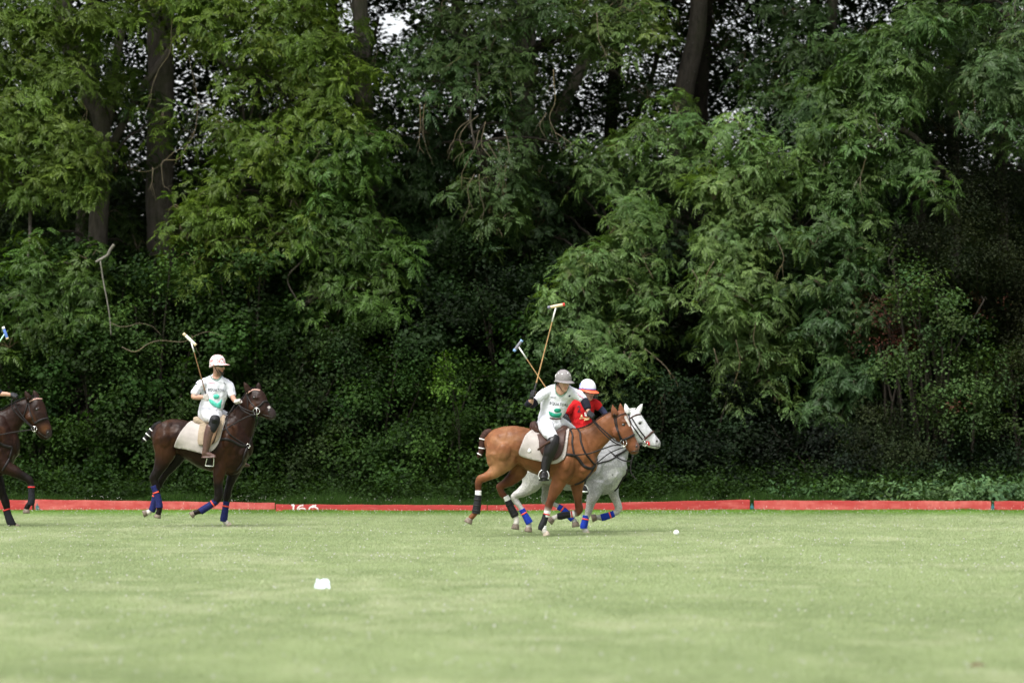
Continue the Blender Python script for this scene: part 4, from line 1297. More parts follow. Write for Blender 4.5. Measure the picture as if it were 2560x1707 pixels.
def strap(mb, F, pts, bvh=None, r=0.009, off=0.006, side=-1, dy=0.0, n=6, flat=0.45, sub=6):
    q = [Vector((p[0], p[1], p[2] if len(p) > 2 else dy)) for p in pts]
    q, _ = smooth_chain(q, [0] * len(q), sub)
    out = []
    for a in q:
        w = F(a.x, a.y, a.z)
        out.append(on_skin(bvh, w, off, side) if bvh else w)
    # flat strap: wide in the picture plane, thin in depth
    rings = []
    for i, p in enumerate(out):
        t = (out[min(i + 1, len(out) - 1)] - out[max(i - 1, 0)])
        t = t.normalized() if t.length > 1e-9 else Vector((1, 0, 0))
        b = Vector((0, 1, 0)); a = t.cross(b)
        if a.length < 0.25:
            a = Vector((0, 0, 1))
        a.normalize(); b = a.cross(t).normalized()
        rings.append([p + a * math.cos(w) * r + b * math.sin(w) * r * flat for w in [2 * math.pi * j / n for j in range(n)]])
    vs = [v for R in rings for v in R]
    fs = [(i * n + j, i * n + (j + 1) % n, (i + 1) * n + (j + 1) % n, (i + 1) * n + j) for i in range(len(rings) - 1) for j in range(n)]
    fs += [tuple(range(n)), tuple(len(vs) - n + j for j in range(n))]
    mb.add(vs, fs)
    return out

M_LEATHER = simple('black_leather', (0.012, 0.010, 0.010), 0.55, 0.25, 0.3, 40)
M_LEATHERB = simple('brown_leather', (0.046, 0.019, 0.012), 0.5, 0.3, 0.35, 30)
M_LEATHERT = simple('tan_suede', (0.30, 0.24, 0.17), 0.85, 0.15, 0.15, 30)
M_BOOTB = simple('brown_boot_leather', (0.075, 0.036, 0.026), 0.4, 0.5, 0.3, 20, bmp=0.2, bscale=60)
M_BOOTK = simple('black_boot_leather', (0.008, 0.007, 0.007), 0.35, 0.3, 0.4, 20)
M_STEEL = simple('steel', (0.62, 0.61, 0.58), 0.25, 0.5, 0.1, 40, metal=1.0)
M_STIRRUP = simple('bright_stirrup_steel', (0.75, 0.75, 0.73), 0.4, 0.6, 0.05, 40, metal=0.6)
M_PINKBAND = simple('pale_pink_browband', (0.50, 0.30, 0.25), 0.6, 0.3, 0.3, 150)
M_TAPE = simple('white_tape', (0.72, 0.71, 0.70), 0.6, 0.3, 0.1)
M_NAVY = simple('navy_bandage', (0.014, 0.018, 0.085), 0.85, 0.15, 0.3, 40, bmp=0.5, bscale=120)
M_BLUE = simple('royal_blue_bandage', (0.008, 0.032, 0.30), 0.8, 0.2, 0.25, 40, bmp=0.5, bscale=120)
M_BLACKW = simple('black_bandage', (0.012, 0.012, 0.016), 0.8, 0.2, 0.3, 40, bmp=0.4, bscale=120)
M_ORANGE = simple('orange_red_tape', (0.72, 0.075, 0.03), 0.6, 0.3, 0.15)
M_REDTAPE = simple('red_tape', (0.55, 0.03, 0.03), 0.6, 0.3, 0.15)
M_TENDON = simple('black_tendon_boot', (0.010, 0.010, 0.012), 0.55, 0.25, 0.35, 50, bmp=0.3, bscale=90)
M_HOOF = simple('horn_hoof', (0.17, 0.135, 0.105), 0.6, 0.3, 0.35, 25, bmp=0.3, bscale=80)
M_HOOFP = simple('pale_hoof', (0.42, 0.35, 0.28), 0.6, 0.3, 0.25, 25)
M_EYE = simple('horse_eye', (0.008, 0.006, 0.005), 0.08, 0.7, 0.1)
M_DARKHAIR = simple('black_mane_hair', (0.006, 0.005, 0.005), 0.7, 0.15, 0.4, 60)
M_REDHAIR = simple('chestnut_mane_hair', (0.036, 0.015, 0.010), 0.7, 0.2, 0.4, 60)
M_WHITEHAIR = simple('white_mane_hair', (0.6, 0.6, 0.58), 0.7, 0.3, 0.2, 60)
def quilt_mat():
    m, t, b, o = new_mat('quilted_cream_pad')
    g = t.nodes.new('ShaderNodeNewGeometry')
    def wave(rot):
        mp = t.nodes.new('ShaderNodeMapping'); mp.inputs['Rotation'].default_value = (0, rot, 0)
        w = t.nodes.new('ShaderNodeTexWave'); w.inputs['Scale'].default_value = 26
        t.links.new(g.outputs['Position'], mp.inputs[0]); t.links.new(mp.outputs[0], w.inputs['Vector']); return w.outputs['Fac']
    mx = t.nodes.new('ShaderNodeMath'); mx.operation = 'MULTIPLY'
    t.links.new(wave(0.7), mx.inputs[0]); t.links.new(wave(-0.7), mx.inputs[1])
    c = ramp(t, mx.outputs[0], [(0.0, (0.36, 0.32, 0.29)), (0.4, (0.45, 0.41, 0.385))])
    c = mixc(t, 1.0, c, ramp(t, noise(t, 5, 4), [(0.35, 0.82), (0.7, 1.05)]), 'MULTIPLY')
    t.links.new(c, b.inputs['Base Color']); b.inputs['Roughness'].default_value = 0.9
    bump(t, b, mx.outputs[0], 0.4, 0.003)
    return m
M_QUILT = quilt_mat()
COAT = tinted('horse_coat', 0.40, 0.13, mott=(0.60, 1.22), bmp=0.35, bscale=9, bdist=0.02, nscale=5)
def grey_coat():
    m, t, b, o = new_mat('dappled_grey_coat')
    a = t.nodes.new('ShaderNodeAttribute'); a.attribute_name = 'tint'
    v = t.nodes.new('ShaderNodeTexVoronoi'); v.inputs['Scale'].default_value = 34
    g = t.nodes.new('ShaderNodeNewGeometry'); t.links.new(g.outputs['Position'], v.inputs['Vector'])
    d = ramp(t, v.outputs['Distance'], [(0.15, 1.08), (0.6, 0.82)])
    rg = t.nodes.new('ShaderNodeRGBToBW'); t.links.new(a.outputs['Color'], rg.inputs[0])
    fb = ramp(t, rg.outputs[0], [(0.42, 1.0), (0.56, 0.12)])
    c = mixc(t, fb, a.outputs['Color'], mixc(t, 1.0, a.outputs['Color'], d, 'MULTIPLY'))
    c = mixc(t, fb, c, ramp(t, noise(t, 90, 3, 0.7), [(0.35, 0.72), (0.6, 1.12)]), 'MULTIPLY')
    t.links.new(c, b.inputs['Base Color']); b.inputs['Roughness'].default_value = 0.55
    bump(t, b, noise(t, 9, 4), 0.25, 0.02)
    return m
GREY = grey_coat()

def horse_ear(B, base, tip, w, dy, col, F):
    b, t = F(*base, dy), F(*tip, dy)
    m = b.lerp(t, 0.45)
    r = w / F.ppm
    B.chain3([b, m, t], [r, r * 0.92, r * 0.2], [0.6, 0.55, 0.6], col, 3, 10)

def make_hoof(root, F, p, d, dy, mat, size=1.0):
    """p: coronet centre (crop px), d: direction the hoof grows in (px)"""
    c = F(p[0], p[1], dy)
    e = F(p[0] + d[0], p[1] + d[1], dy)
    t = (e - c).normalized()
    a = t.cross(Vector((0, 1, 0))).normalized()
    L = 0.068 * size
    rs = [0.038, 0.044, 0.051, 0.053]
    mb = MB(); rings = []
    for i, k in enumerate((-0.1, 0.15, 0.7, 1.0)):
        cc = c + t * L * k
        rings.append([cc + a * math.cos(q) * rs[i] * size * 1.1 + Vector((0, 1, 0)) * math.sin(q) * rs[i] * size for q in [2 * math.pi * j / 14 for j in range(14)]])
    rings.append([rings[-1][j].lerp(c + t * L, 0.55) - t * 0.006 for j in range(14)])
    vs = [v for r in rings for v in r]
    fs = [(i * 14 + j, i * 14 + (j + 1) % 14, (i + 1) * 14 + (j + 1) % 14, (i + 1) * 14 + j) for i in range(4) for j in range(14)]
    fs += [tuple(range(14)), tuple(len(vs) - 14 + j for j in range(14))]
    mb.add(vs, fs)
    return mb.obj('hoof', mat, root, bevel=0)

def make_wrap(root, F, pts, mat, bands=(), bandmat=None, name='leg_wrap', bulge=1.0):
    """pts: (u,v,dy,r_px) down the leg"""
    B = Body()
    q = [F(p[0], p[1], p[2]) for p in pts]; r = [p[3] / F.ppm * bulge for p in pts]
    mb = MB(); cq, cr_ = smooth_chain(q, r, 6)
    cr_ = [x * (1 + 0.025 * math.sin(i * 1.9)) for i, x in enumerate(cr_)]
    mb.tube(cq, cr_, 16, 1.0)
    w = mb.obj(name, mat, root)
    for f in bands:
        k = f * (len(cq) - 1); i = int(k); i = min(i, len(cq) - 2)
        c = cq[i].lerp(cq[i + 1], k - i); t = (cq[i + 1] - cq[i]).normalized()
        tilt = Vector((0, 0, 0))
        mb = MB(); mb.tube([c - t * 0.010, c + t * 0.010], [cr_[i] * 1.07] * 2, 16)
        mb.obj('strap', bandmat, w)
    return w

def tail(root, F, pts, mat, bands, dy=0.0):
    mb = MB()
    q = [F(p[0], p[1], dy + (p[3] if len(p) > 3 else 0)) for p in pts]; r = [p[2] / F.ppm for p in pts]
    cq, rr = smooth_chain(q, r, 6)
    mb.tube(cq, [x * (1 + 0.06 * math.sin(i * 2.3)) for i, x in enumerate(rr)], 12)
    for k in range(26):     # wisps
        i = random.randint(2, len(cq) - 1); c = cq[i]
        a = random.random() * 6.28
        d = Vector((math.cos(a), math.sin(a) * 0.6, -0.6)) * rr[i] * 0.9
        e = c + d * 1.4 + (cq[-1] - cq[-3]) * random.uniform(0.2, 1.2)
        mb.tube([c + d * 0.6, c + d * 1.15, e], [0.006, 0.005, 0.001], 4)
    t = mb.obj('tail', mat, root)
    for f in bands:
        k = f * (len(cq) - 1); i = min(int(k), len(cq) - 2)
        c = cq[i].lerp(cq[i + 1], k - i); tt = (cq[i + 1] - cq[i]).normalized()
        mb = MB(); mb.tube([c - tt * 0.008, c + tt * 0.008], [rr[i] * 1.1] * 2, 12)
        mb.obj('tape_band', M_TAPE, t)
    return t

def horse_eye(root, F, p, bvh, r=0.024):
    c = on_skin(bvh, F(*p, 0), -0.006)
    mb = MB(); mb.ball(c, r * 1.15, r * 0.7, r * 0.85)
    mb.obj('eye', M_EYE, root)
def nostril(root, F, p, bvh, r=0.022, ang=0.5):
    c = on_skin(bvh, F(*p, 0), -0.004)
    q = Matrix.Rotation(ang, 3, 'Y')
    mb = MB(); mb.ball(c, r * 0.75, 0.008, r * 1.2, q)
    mb.obj('nostril', M_EYE, root)
def mouth(root, F, pts, bvh):
    mb = MB(); strap(mb, F, pts, bvh, 0.0055, 0.0005)
    mb.obj('mouth_line', M_EYE, root)
def mane(root, F, pts, mat, bvh, r=0.016, dy=0.0):
    """hogged mane: a clipped ridge along the crest"""
    mb = MB()
    q = [F(p[0], p[1], dy + (p[2] if len(p) > 2 else 0)) for p in pts]
    cq, _ = smooth_chain(q, [0] * len(q), 8)
    mb.tube(cq, [r * (0.8 + 0.3 * random.random()) for _ in cq], 8, 0.7)
    for c in cq[::1]:
        for _ in range(3):
            b = c + Vector((random.gauss(0, .01), random.gauss(0, .006), 0))
            mb.tube([b, b + Vector((random.gauss(0, .006), random.gauss(0, .006), r * 1.4))], [0.004, 0.001], 4)
    return mb.obj('mane', mat, root)

# ---- people ---------------------------------------------------------------
SKIN = tinted('skin', 0.5, 0.35, mott=(0.92, 1.06), nscale=30)
def cloth(name, c, rough=0.85, folds=0.5, spec=0.15):
    m, t, b, o = new_mat(name)
    n = noise(t, 7, 5, 0.6); n2 = noise(t, 90, 2)
    lo = tuple(x * 0.93 for x in c)
    t.links.new(ramp(t, n, [(0.35, lo), (0.65, c)]), b.inputs['Base Color'])
    b.inputs['Roughness'].default_value = rough; b.inputs['Specular IOR Level'].default_value = spec
    wv = noise(t, 13, 2, 0.4, stretch=(1, 1, 0.5)); bump(t, b, wv, folds, 0.05)
    return m
M_SHIRTW = cloth('white_jersey', (0.68, 0.685, 0.745))
M_SHIRTR = cloth('red_jersey', (0.40, 0.010, 0.012))
M_BREECH = cloth('white_breeches', (0.67, 0.67, 0.72), folds=0.5)
M_BLACKF = cloth('black_undershirt', (0.012, 0.012, 0.02))
M_NAVYF = cloth('navy_sleeve', (0.018, 0.022, 0.045))
M_GLOVEB = simple('black_glove', (0.014, 0.014, 0.017), 0.6, 0.3, 0.3, 60)
M_GLOVEW = simple('pale_glove', (0.42, 0.39, 0.37), 0.8, 0.2, 0.3, 70)
M_HAIR = simple('dark_hair', (0.016, 0.011, 0.008), 0.6, 0.4, 0.3, 80)
M_CANE = simple('bamboo_cane', (0.36, 0.21, 0.09), 0.45, 0.4, 0.35, 26)
M_CANED = simple('dark_cane', (0.16, 0.085, 0.035), 0.45, 0.4, 0.35, 26)
M_GRIP = simple('black_grip', (0.015, 0.014, 0.014), 0.7, 0.3, 0.2)
M_TIPA = simple('tipa_wood', (0.62, 0.48, 0.30), 0.5, 0.4, 0.12, 40)
M_HWHITE = simple('white_mallet_tape', (0.74, 0.73, 0.70), 0.5, 0.4, 0.1)
M_PRINT = simple('dark_print', (0.03, 0.035, 0.05), 0.8, 0.1, 0.1)
M_GREEN = simple('green_print', (0.025, 0.26, 0.17), 0.8, 0.1, 0.15)
M_TEAL = simple('mint_green_print', (0.10, 0.52, 0.40), 0.8, 0.1, 0.15)
M_COLLAR = simple('grey_green_collar', (0.14, 0.25, 0.20), 0.8, 0.1, 0.1)
M_GOLD = simple('pale_gold_print', (0.62, 0.45, 0.22), 0.8, 0.1, 0.1)
M_PINK = simple('pink_print', (0.72, 0.40, 0.50), 0.8, 0.1, 0.1)

def hand_lofts(B, C, wrist, axis, out, col, s=1.0, curl=1.0):
    """closed hand: palm behind the held rod, four fingers of different length round it, thumb over.
    C grip centre, axis along the rod (index-finger end first), out: direction from rod towards the knuckles"""
    axis = Vector(axis).normalized(); out = (Vector(out) - axis * Vector(out).dot(axis)).normalized()
    side = axis.cross(out).normalized()
    C = Vector(C)
    # palm
    pal = C + out * 0.020 * s
    B._rings([pal + axis * 0.040 * s, pal, pal - axis * 0.042 * s], [side * 0.034 * s, side * 0.040 * s, side * 0.033 * s],
             [out * 0.013 * s, out * 0.015 * s, out * 0.014 * s], col, 12, 2)
    B.chain3([wrist, wrist.lerp(pal, 0.6), pal], [0.027 * s, 0.027 * s, 0.026 * s], [0.8, 0.7, 0.6], col, 3, 10)
    # fingers
    R = 0.021 * s
    for k, (off, ln) in enumerate(((0.034, 1.0), (0.012, 1.08), (-0.011, 1.0), (-0.032, 0.8))):
        pts, rr = [], []
        for j in range(6):
            a = -0.35 + j / 5 * 3.7 * ln * curl
            rad = R * (1.25 if j in (1, 3) else 1.12)
            pts.append(C + axis * (off + 0.002 * j) * s + out * math.cos(a) * rad + side * math.sin(a) * rad * 1.1)
            rr.append((0.0100 - 0.0006 * j) * s)
        B.chain3(pts, rr, None, col, 2, 8)
    # thumb from the side of the palm near its base
    tb = pal - side * 0.030 * s + axis * 0.005 * s
    B.chain3([tb, C - side * 0.030 * s + axis * 0.030 * s, C - side * 0.018 * s + axis * 0.045 * s - out * 0.014 * s, C + axis * 0.046 * s - out * 0.026 * s],
             [0.0125 * s, 0.012 * s, 0.0105 * s, 0.009 * s], None, col, 3, 8)

def head_lofts(B, c, fwd, up, col, s=1.0, neck=None, beard=None):
    """c: centre of the head (between the ears); fwd: where the face looks"""
    up = Vector(up).normalized(); fwd = Vector(fwd); fwd = (fwd - up * fwd.dot(up)).normalized(); lat = fwd.cross(up).normalized()
    c = Vector(c)
    g = lambda f, u, l=0: c + (fwd * f + up * u + lat * l) * s
    dk = beard or col
    # skull, face, jaw as sections from crown to chin
    lv = [(0.115, 0.000, 0.050, 0.045), (0.085, -0.002, 0.085, 0.068), (0.040, 0.000, 0.098, 0.076), (0.000, 0.004, 0.096, 0.075), (-0.035, 0.012, 0.084, 0.070), (-0.070, 0.024, 0.066, 0.058), (-0.100, 0.038, 0.046, 0.044), (-0.118, 0.045, 0.030, 0.030)]
    cols = [col, col, col, col, col, dk if beard else col, dk, dk]
    B._rings([g(f, u) for u, f, a, b in lv], [fwd * a * s for u, f, a, b in lv], [lat * b * s for u, f, a, b in lv], cols, 18, 3)
    # brow, nose, lips, chin, cheekbones, ears
    B.ell(g(0.088, 0.022), fwd * 0.012 * s, lat * 0.050 * s, up * 0.010 * s, col)
    B.chain3([g(0.092, 0.010), g(0.106, -0.015), g(0.118, -0.036), g(0.104, -0.046)], [0.009 * s, 0.011 * s, 0.014 * s, 0.012 * s], None, col, 3, 8)
    lip = tuple(x * y for x, y in zip(col, (0.92, 0.74, 0.74)))
    B.ell(g(0.093, -0.066), fwd * 0.010 * s, lat * 0.022 * s, up * 0.006 * s, lip)
    B.ell(g(0.089, -0.078), fwd * 0.010 * s, lat * 0.018 * s, up * 0.006 * s, lip)
    B.ell(g(0.080, -0.104), fwd * 0.014 * s, lat * 0.018 * s, up * 0.013 * s, dk)
    for sg in (-1, 1):
        B.ell(g(0.066, -0.028, 0.040 * sg), fwd * 0.020 * s, lat * 0.018 * s, up * 0.016 * s, col)
        B.ell(g(-0.008, -0.012, 0.076 * sg), fwd * 0.017 * s, lat * 0.008 * s, up * 0.030 * s, col)
    if neck is not None:
        B.chain3([g(-0.015, -0.055), g(-0.02, -0.10), Vector(neck)], [0.055 * s, 0.052 * s, 0.060 * s], None, col, 3, 14)
    return g, fwd, up, lat
def face_bits(root, g, fwd, up, lat, s=1.0, brow=True):
    for sg in (-1, 1):
        mb = MB(); mb.ball(g(0.083, 0.004, 0.031 * sg), 0.013 * s, 0.013 * s, 0.009 * s)
        mb.obj('eye', M_EYEW, root)
        mb = MB(); mb.ball(g(0.093, 0.003, 0.031 * sg), 0.006 * s, 0.006 * s, 0.006 * s)
        mb.obj('pupil', M_EYE, root)
        mb = MB(); mb.tube([g(0.088, 0.019, 0.014 * sg), g(0.095, 0.024, 0.030 * sg), g(0.082, 0.020, 0.050 * sg)], [0.003, 0.005, 0.003], 6)
        mb.obj('eyebrow', M_HAIR, root)
M_EYEW = simple('eye_white', (0.5, 0.48, 0.45), 0.2, 0.5, 0.05)

def helmet(root, g, fwd, up, lat, mat, tilt=0.0, s=1.0, peak=0.055, brimmat=None, brimall=0.012, name='helmet'):
    """polo helmet: high dome with a rim and a peak in front"""
    q = Matrix.Rotation(tilt, 3, lat)
    f2, u2 = q @ fwd, q @ up
    c = g(-0.005, 0.058)
    mb = MB(); rings = []; n = 28
    for i in range(11):
        th = math.pi / 2 * (i / 10)
        rr, zz = math.sin(th) ** 0.85, math.cos(th)
        ring = []
        for j in range(n):
            a = 2 * math.pi * j / n
            ring.append(c + f2 * math.cos(a) * rr * 0.130 * s + lat * math.sin(a) * rr * 0.108 * s + u2 * (zz * 0.132 - 0.012) * s)
        rings.append(ring)
    def low(k, out, zz):
        ring = []
        for j in range(n):
            a = 2 * math.pi * j / n
            drop = -0.030 * (0.5 - 0.5 * math.cos(a)) * (1 if math.cos(a) < 0 else 0.4)
            ring.append(c + f2 * math.cos(a) * (0.130 + out) * s + lat * math.sin(a) * (0.108 + out) * s + u2 * (zz + drop) * s)
        return ring
    rings.append(low(0, 0.0, -0.03)); rings.append(low(0, 0.002, -0.045)); rings.append(low(0, -0.014, -0.046)); rings.append(low(0, -0.014, -0.02))
    vs = [v for r in rings for v in r]
    fs = [(i * n + j, i * n + (j + 1) % n, (i + 1) * n + (j + 1) % n, (i + 1) * n + j) for i in range(len(rings) - 1) for j in range(n)]
    fs.append(tuple(range(n)))
    mb.add(vs, fs)
    h = mb.obj(name, mat, root)
    # rim and peak in one piece
    mb = MB(); R = []
    for j in range(n + 1):
        a = 2 * math.pi * j / n
        w = brimall + (peak * max(0, math.cos(a)) ** 1.3)
        drop = -0.030 * (0.5 - 0.5 * math.cos(a)) * (1 if math.cos(a) < 0 else 0.4)
        b0 = c + f2 * math.cos(a) * 0.128 * s + lat * math.sin(a) * 0.106 * s + u2 * (-0.026 + drop) * s
        b1 = c + f2 * math.cos(a) * (0.128 + w) * s + lat * math.sin(a) * (0.106 + w) * s + u2 * (-0.034 + drop - w * 0.25) * s
        R.append([b0 + u2 * 0.006, b1 + u2 * 0.003, b1 - u2 * 0.003, b0 - u2 * 0.006])
    vs = [v for r in R for v in r]
    fs = [(i * 4 + j, i * 4 + (j + 1) % 4, (i + 1) * 4 + (j + 1) % 4, (i + 1) * 4 + j) for i in range(n) for j in range(4)]
    mb.add(vs, fs)
    mb.obj('peak', brimmat or mat, h)
    # chin strap
    mb = MB(); mb.tube([g(0.0, 0.02, 0.085), g(0.02, -0.05, 0.078), g(0.05, -0.122, 0.02), g(0.05, -0.122, -0.02), g(0.02, -0.05, -0.078), g(0.0, 0.02, -0.085)], 0.005, 6, sub=5)
    mb.obj('chin_strap', M_GRIP, h)
    return h, c, f2, u2

def text_patch(body, size, F, at, vec, bvh, mat, root, name='lettering', off=0.004, spacing=1.0, bold=0.0):
    """letters laid onto the cloth: at = crop px of the left end of the baseline, vec = crop px direction of writing"""
    cu = bpy.data.curves.new('t', 'FONT'); cu.body = body; cu.size = 1; cu.space_character = spacing; cu.offset = bold
    o = bpy.data.objects.new('t', cu); COL.objects.link(o)
    dg = bpy.context.evaluated_depsgraph_get()
    me = bpy.data.meshes.new_from_object(o.evaluated_get(dg), depsgraph=dg)
    bpy.data.objects.remove(o)
    bm = bmesh.new(); bm.from_mesh(me)
    bmesh.ops.triangulate(bm, faces=bm.faces)
    w = max(v.co.x for v in bm.verts)
    L = math.hypot(*vec); ex = (vec[0] / L, vec[1] / L); ey = (ex[1], -ex[0])
    k = L / w
    for v in bm.verts:
        u = at[0] + ex[0] * v.co.x * k + ey[0] * v.co.y * k * size
        w_ = at[1] + ex[1] * v.co.x * k + ey[1] * v.co.y * k * size
        p = on_skin(bvh, F(u, w_, 0), off) if bvh else F(u, w_, 0)
        v.co = p
    bm.to_mesh(me); bm.free()
    me.name = name
    return link_mesh(name, me, mat, root, smooth=False)
def patch(F, poly, bvh, mat, root, name='print', off=0.003):
    v, f = drape(F, poly, bvh, off, 0.0015, F.ppm * 0.03, -1, 0)
    mb = MB(); mb.add(v, f)
    return mb.obj(name, mat, root, smooth=True)

def mallet(name_label, F, grip, head_a, head_b, foot, dyg, dyh, shaftmat, headmat, capmat, cap2mat, root_loc=None, neckmat=None):
    """foot: where the cane meets the head; grip: end in the hand; head_a/head_b: ends of the head (all crop px)"""
    r = thing('polo_mallet', name_label, 'mallet', tuple(F(*grip, dyg)), 'polo mallets held up by the riders')
    g, f = F(*grip, dyg), F(*foot, dyh)
    q = [g.lerp(f, k / 10) for k in range(11)]
    mb = MB(); mb.tube(q, [0.0105 - 0.0035 * k / 10 for k in range(11)], 8); s = mb.obj('cane', shaftmat, r)
    for k in (3, 4.2, 5.3, 6.3, 7.2, 8):
        pass
    mb = MB(); mb.tube([g.lerp(f, -0.02), g.lerp(f, 0.16)], [0.0145, 0.0125], 10); mb.obj('grip', M_GRIP, r)
    mb = MB(); mb.tube([g.lerp(f, 0.83), g.lerp(f, 0.995)], [0.0105, 0.0115], 10); mb.obj('neck_binding', neckmat or M_HWHITE, r)
    a, b = F(*head_a, dyh), F(*head_b, dyh)
    d = (b - a)
    mb = MB(); mb.tube([a.lerp(b, x) for x in (0.0, 0.03, 0.5, 0.97, 1.0)], [0.018, 0.0215, 0.023, 0.0215, 0.018], 14); h = mb.obj('mallet_head', headmat, r)
    for x0, x1, m in ((-0.012, 0.17, capmat), (0.84, 1.012, cap2mat)):
        if m:
            mb = MB(); mb.tube([a.lerp(b, x0), a.lerp(b, (x0 + x1) / 2), a.lerp(b, x1)], [0.020, 0.0235, 0.0237], 14); mb.obj('end_band', m, h)
    return r
# ================================================================== HORSES AND RIDERS
FB = Frame(330, 800, 2.9025, 58.5)      # dark brown horse, left of centre
FC = Frame(1120, 960, 3.92, 53.9)       # chestnut
FG = Frame(1120, 960, 3.92, 55.5)       # grey
FL = Frame(0, 790, 2.851, 58.7)         # horse cut by the left edge
NEAR, FAR = -0.14, 0.14

def horse(label, F, base, trunk, neck, head, legs, ears, coat, mat, eye, nos, extra=None, colour=None, group='polo ponies ridden in the match'):
    r = thing('horse', label, 'horse', tuple(base), group)
    B = Body()
    B.section(F, trunk, coat['body'], sub=4, n=24)
    B.section(F, neck, coat['body'], sub=5, n=20)
    B.section(F, head, coat['head'], sub=4, n=20)
    for L in legs:
        cols = L['cols'] if 'cols' in L else [coat['body']] * 2 + [coat['leg']] * (len(L['pts']) - 2)
        B.chain(F, L['pts'], cols, 4, 14)
    for e in ears:
        horse_ear(B, e[0], e[1], e[2], e[3], coat.get('ear', coat['head']), F)
    if extra: extra(B)
    B.fuse('body', mat, r, 0.0115, 4, colour, folds=0.009, ff=(7, 7, 5))
    horse_eye(r, F, eye, B.bvh)
    nostril(r, F, nos, B.bvh)
    return r, B

# ------------------------------------------------------------ chestnut
CH = dict(body=(0.168, 0.066, 0.028), head=(0.150, 0.057, 0.026), leg=(0.098, 0.034, 0.016))
PALE = (0.25, 0.125, 0.058); WHT = (0.62, 0.58, 0.54)
def cc(*a): return list(a)
ch_trunk = [((378, 520), (372, 640), .10), ((400, 478), (392, 740), .17), ((450, 445), (440, 800), .23), ((520, 422), (520, 850), .265), ((600, 408), (600, 815), .27), ((680, 408), (670, 790), .27),
            ((760, 425), (740, 825), .275), ((840, 452), (830, 868), .28), ((930, 468), (920, 905), .285), ((1020, 470), (1010, 935), .28), ((1110, 458), (1105, 960), .265),
            ((1190, 440), (1200, 985), .245), ((1265, 440), (1290, 975), .225), ((1330, 470), (1370, 920), .20), ((1380, 560), (1425, 860), .15)]
ch_neck = [((1130, 470), (1330, 900), .16, 0), ((1210, 446), (1400, 850), .145, 0), ((1290, 440), (1432, 790), .125, -.01), ((1370, 412), (1470, 700), .108, -.02), ((1450, 362), (1520, 625), .094, -.03),
           ((1530, 312), (1570, 565), .085, -.045), ((1600, 280), (1625, 520), .080, -.06), ((1660, 285), (1668, 490), .076, -.07)]
ch_head = [((1690, 262), (1612, 350), .055, -.07), ((1735, 280), (1600, 430), .088, -.075), ((1768, 330), (1610, 500), .098, -.08), ((1790, 395), (1640, 545), .100, -.09), ((1812, 460), (1690, 580), .082, -.10),
           ((1838, 520), (1735, 618), .064, -.11), ((1862, 570), (1765, 650), .056, -.12), ((1876, 610), (1795, 678), .055, -.12), ((1868, 645), (1822, 684), .042, -.12)]
def ch_extra(B):
    # shoulder, arm, haunch, stifle, cheek, breast
    c = FC(1160, 780, -.20); B.ell(c, Vector((0.05, 0, 0.26)), Vector((0.13, 0, -0.02)), Vector((0, 0.085, 0)), CH['body'])
    c = FC(545, 660, -.13); B.ell(c, Vector((0.03, 0, 0.30)), Vector((0.25, 0, 0)), Vector((0, 0.145, 0)), (0.215, 0.098, 0.045))
    c = FC(560, 640, .17); B.ell(c, Vector((0.02, 0, 0.25)), Vector((0.21, 0, 0)), Vector((0, 0.12, 0)), CH['body'])
    c = FC(1330, 830, -.10); B.ell(c, Vector((0.02, 0, 0.15)), Vector((0.12, 0, 0)), Vector((0, 0.10, 0)), CH['body'])
    c = FC(1660, 470, -.155); B.ell(c, Vector((0.07, 0, -0.03)), Vector((0.03, 0, 0.08)), Vector((0, 0.030, 0)), CH['head'])
    c = FC(1730, 370, -.165); B.ell(c, Vector((0.035, 0, -0.012)), Vector((0.01, 0, 0.02)), Vector((0, 0.018, 0)), CH['head'])
    c = FC(1790, 520, -.15); B.ell(c, Vector((0.05, 0, -0.08)), Vector((0.012, 0, 0.01)), Vector((0, 0.02, 0)), CH['head'])
def ch_col(co, c):
    # white blaze down the face and paler inner thigh
    q = (co - FC(1768, 372, co.y - 53.9))
    if co.x > FC(1725, 0).x and co.z > FC(0, 415).z:
        a, b = FC(1738, 325, 0), FC(1782, 415, 0); ab = Vector((b.x - a.x, 0, b.z - a.z)); ap = Vector((co.x - a.x, 0, co.z - a.z))
        t = max(0, min(1, ap.dot(ab) / ab.dot(ab))); d = (ap - ab * t).length
        k = max(0, min(1, (0.020 * (1 - 0.5 * t) + .004 - d) / 0.008))
        c = Vector(c).lerp(Vector(WHT), k)
    if co.x > FC(1835, 0).x and co.z < FC(0, 560).z:
        c = Vector(c).lerp(Vector((0.12, 0.07, 0.055)), 0.75)
    return c
LG = CH['leg']; BD = CH['body']
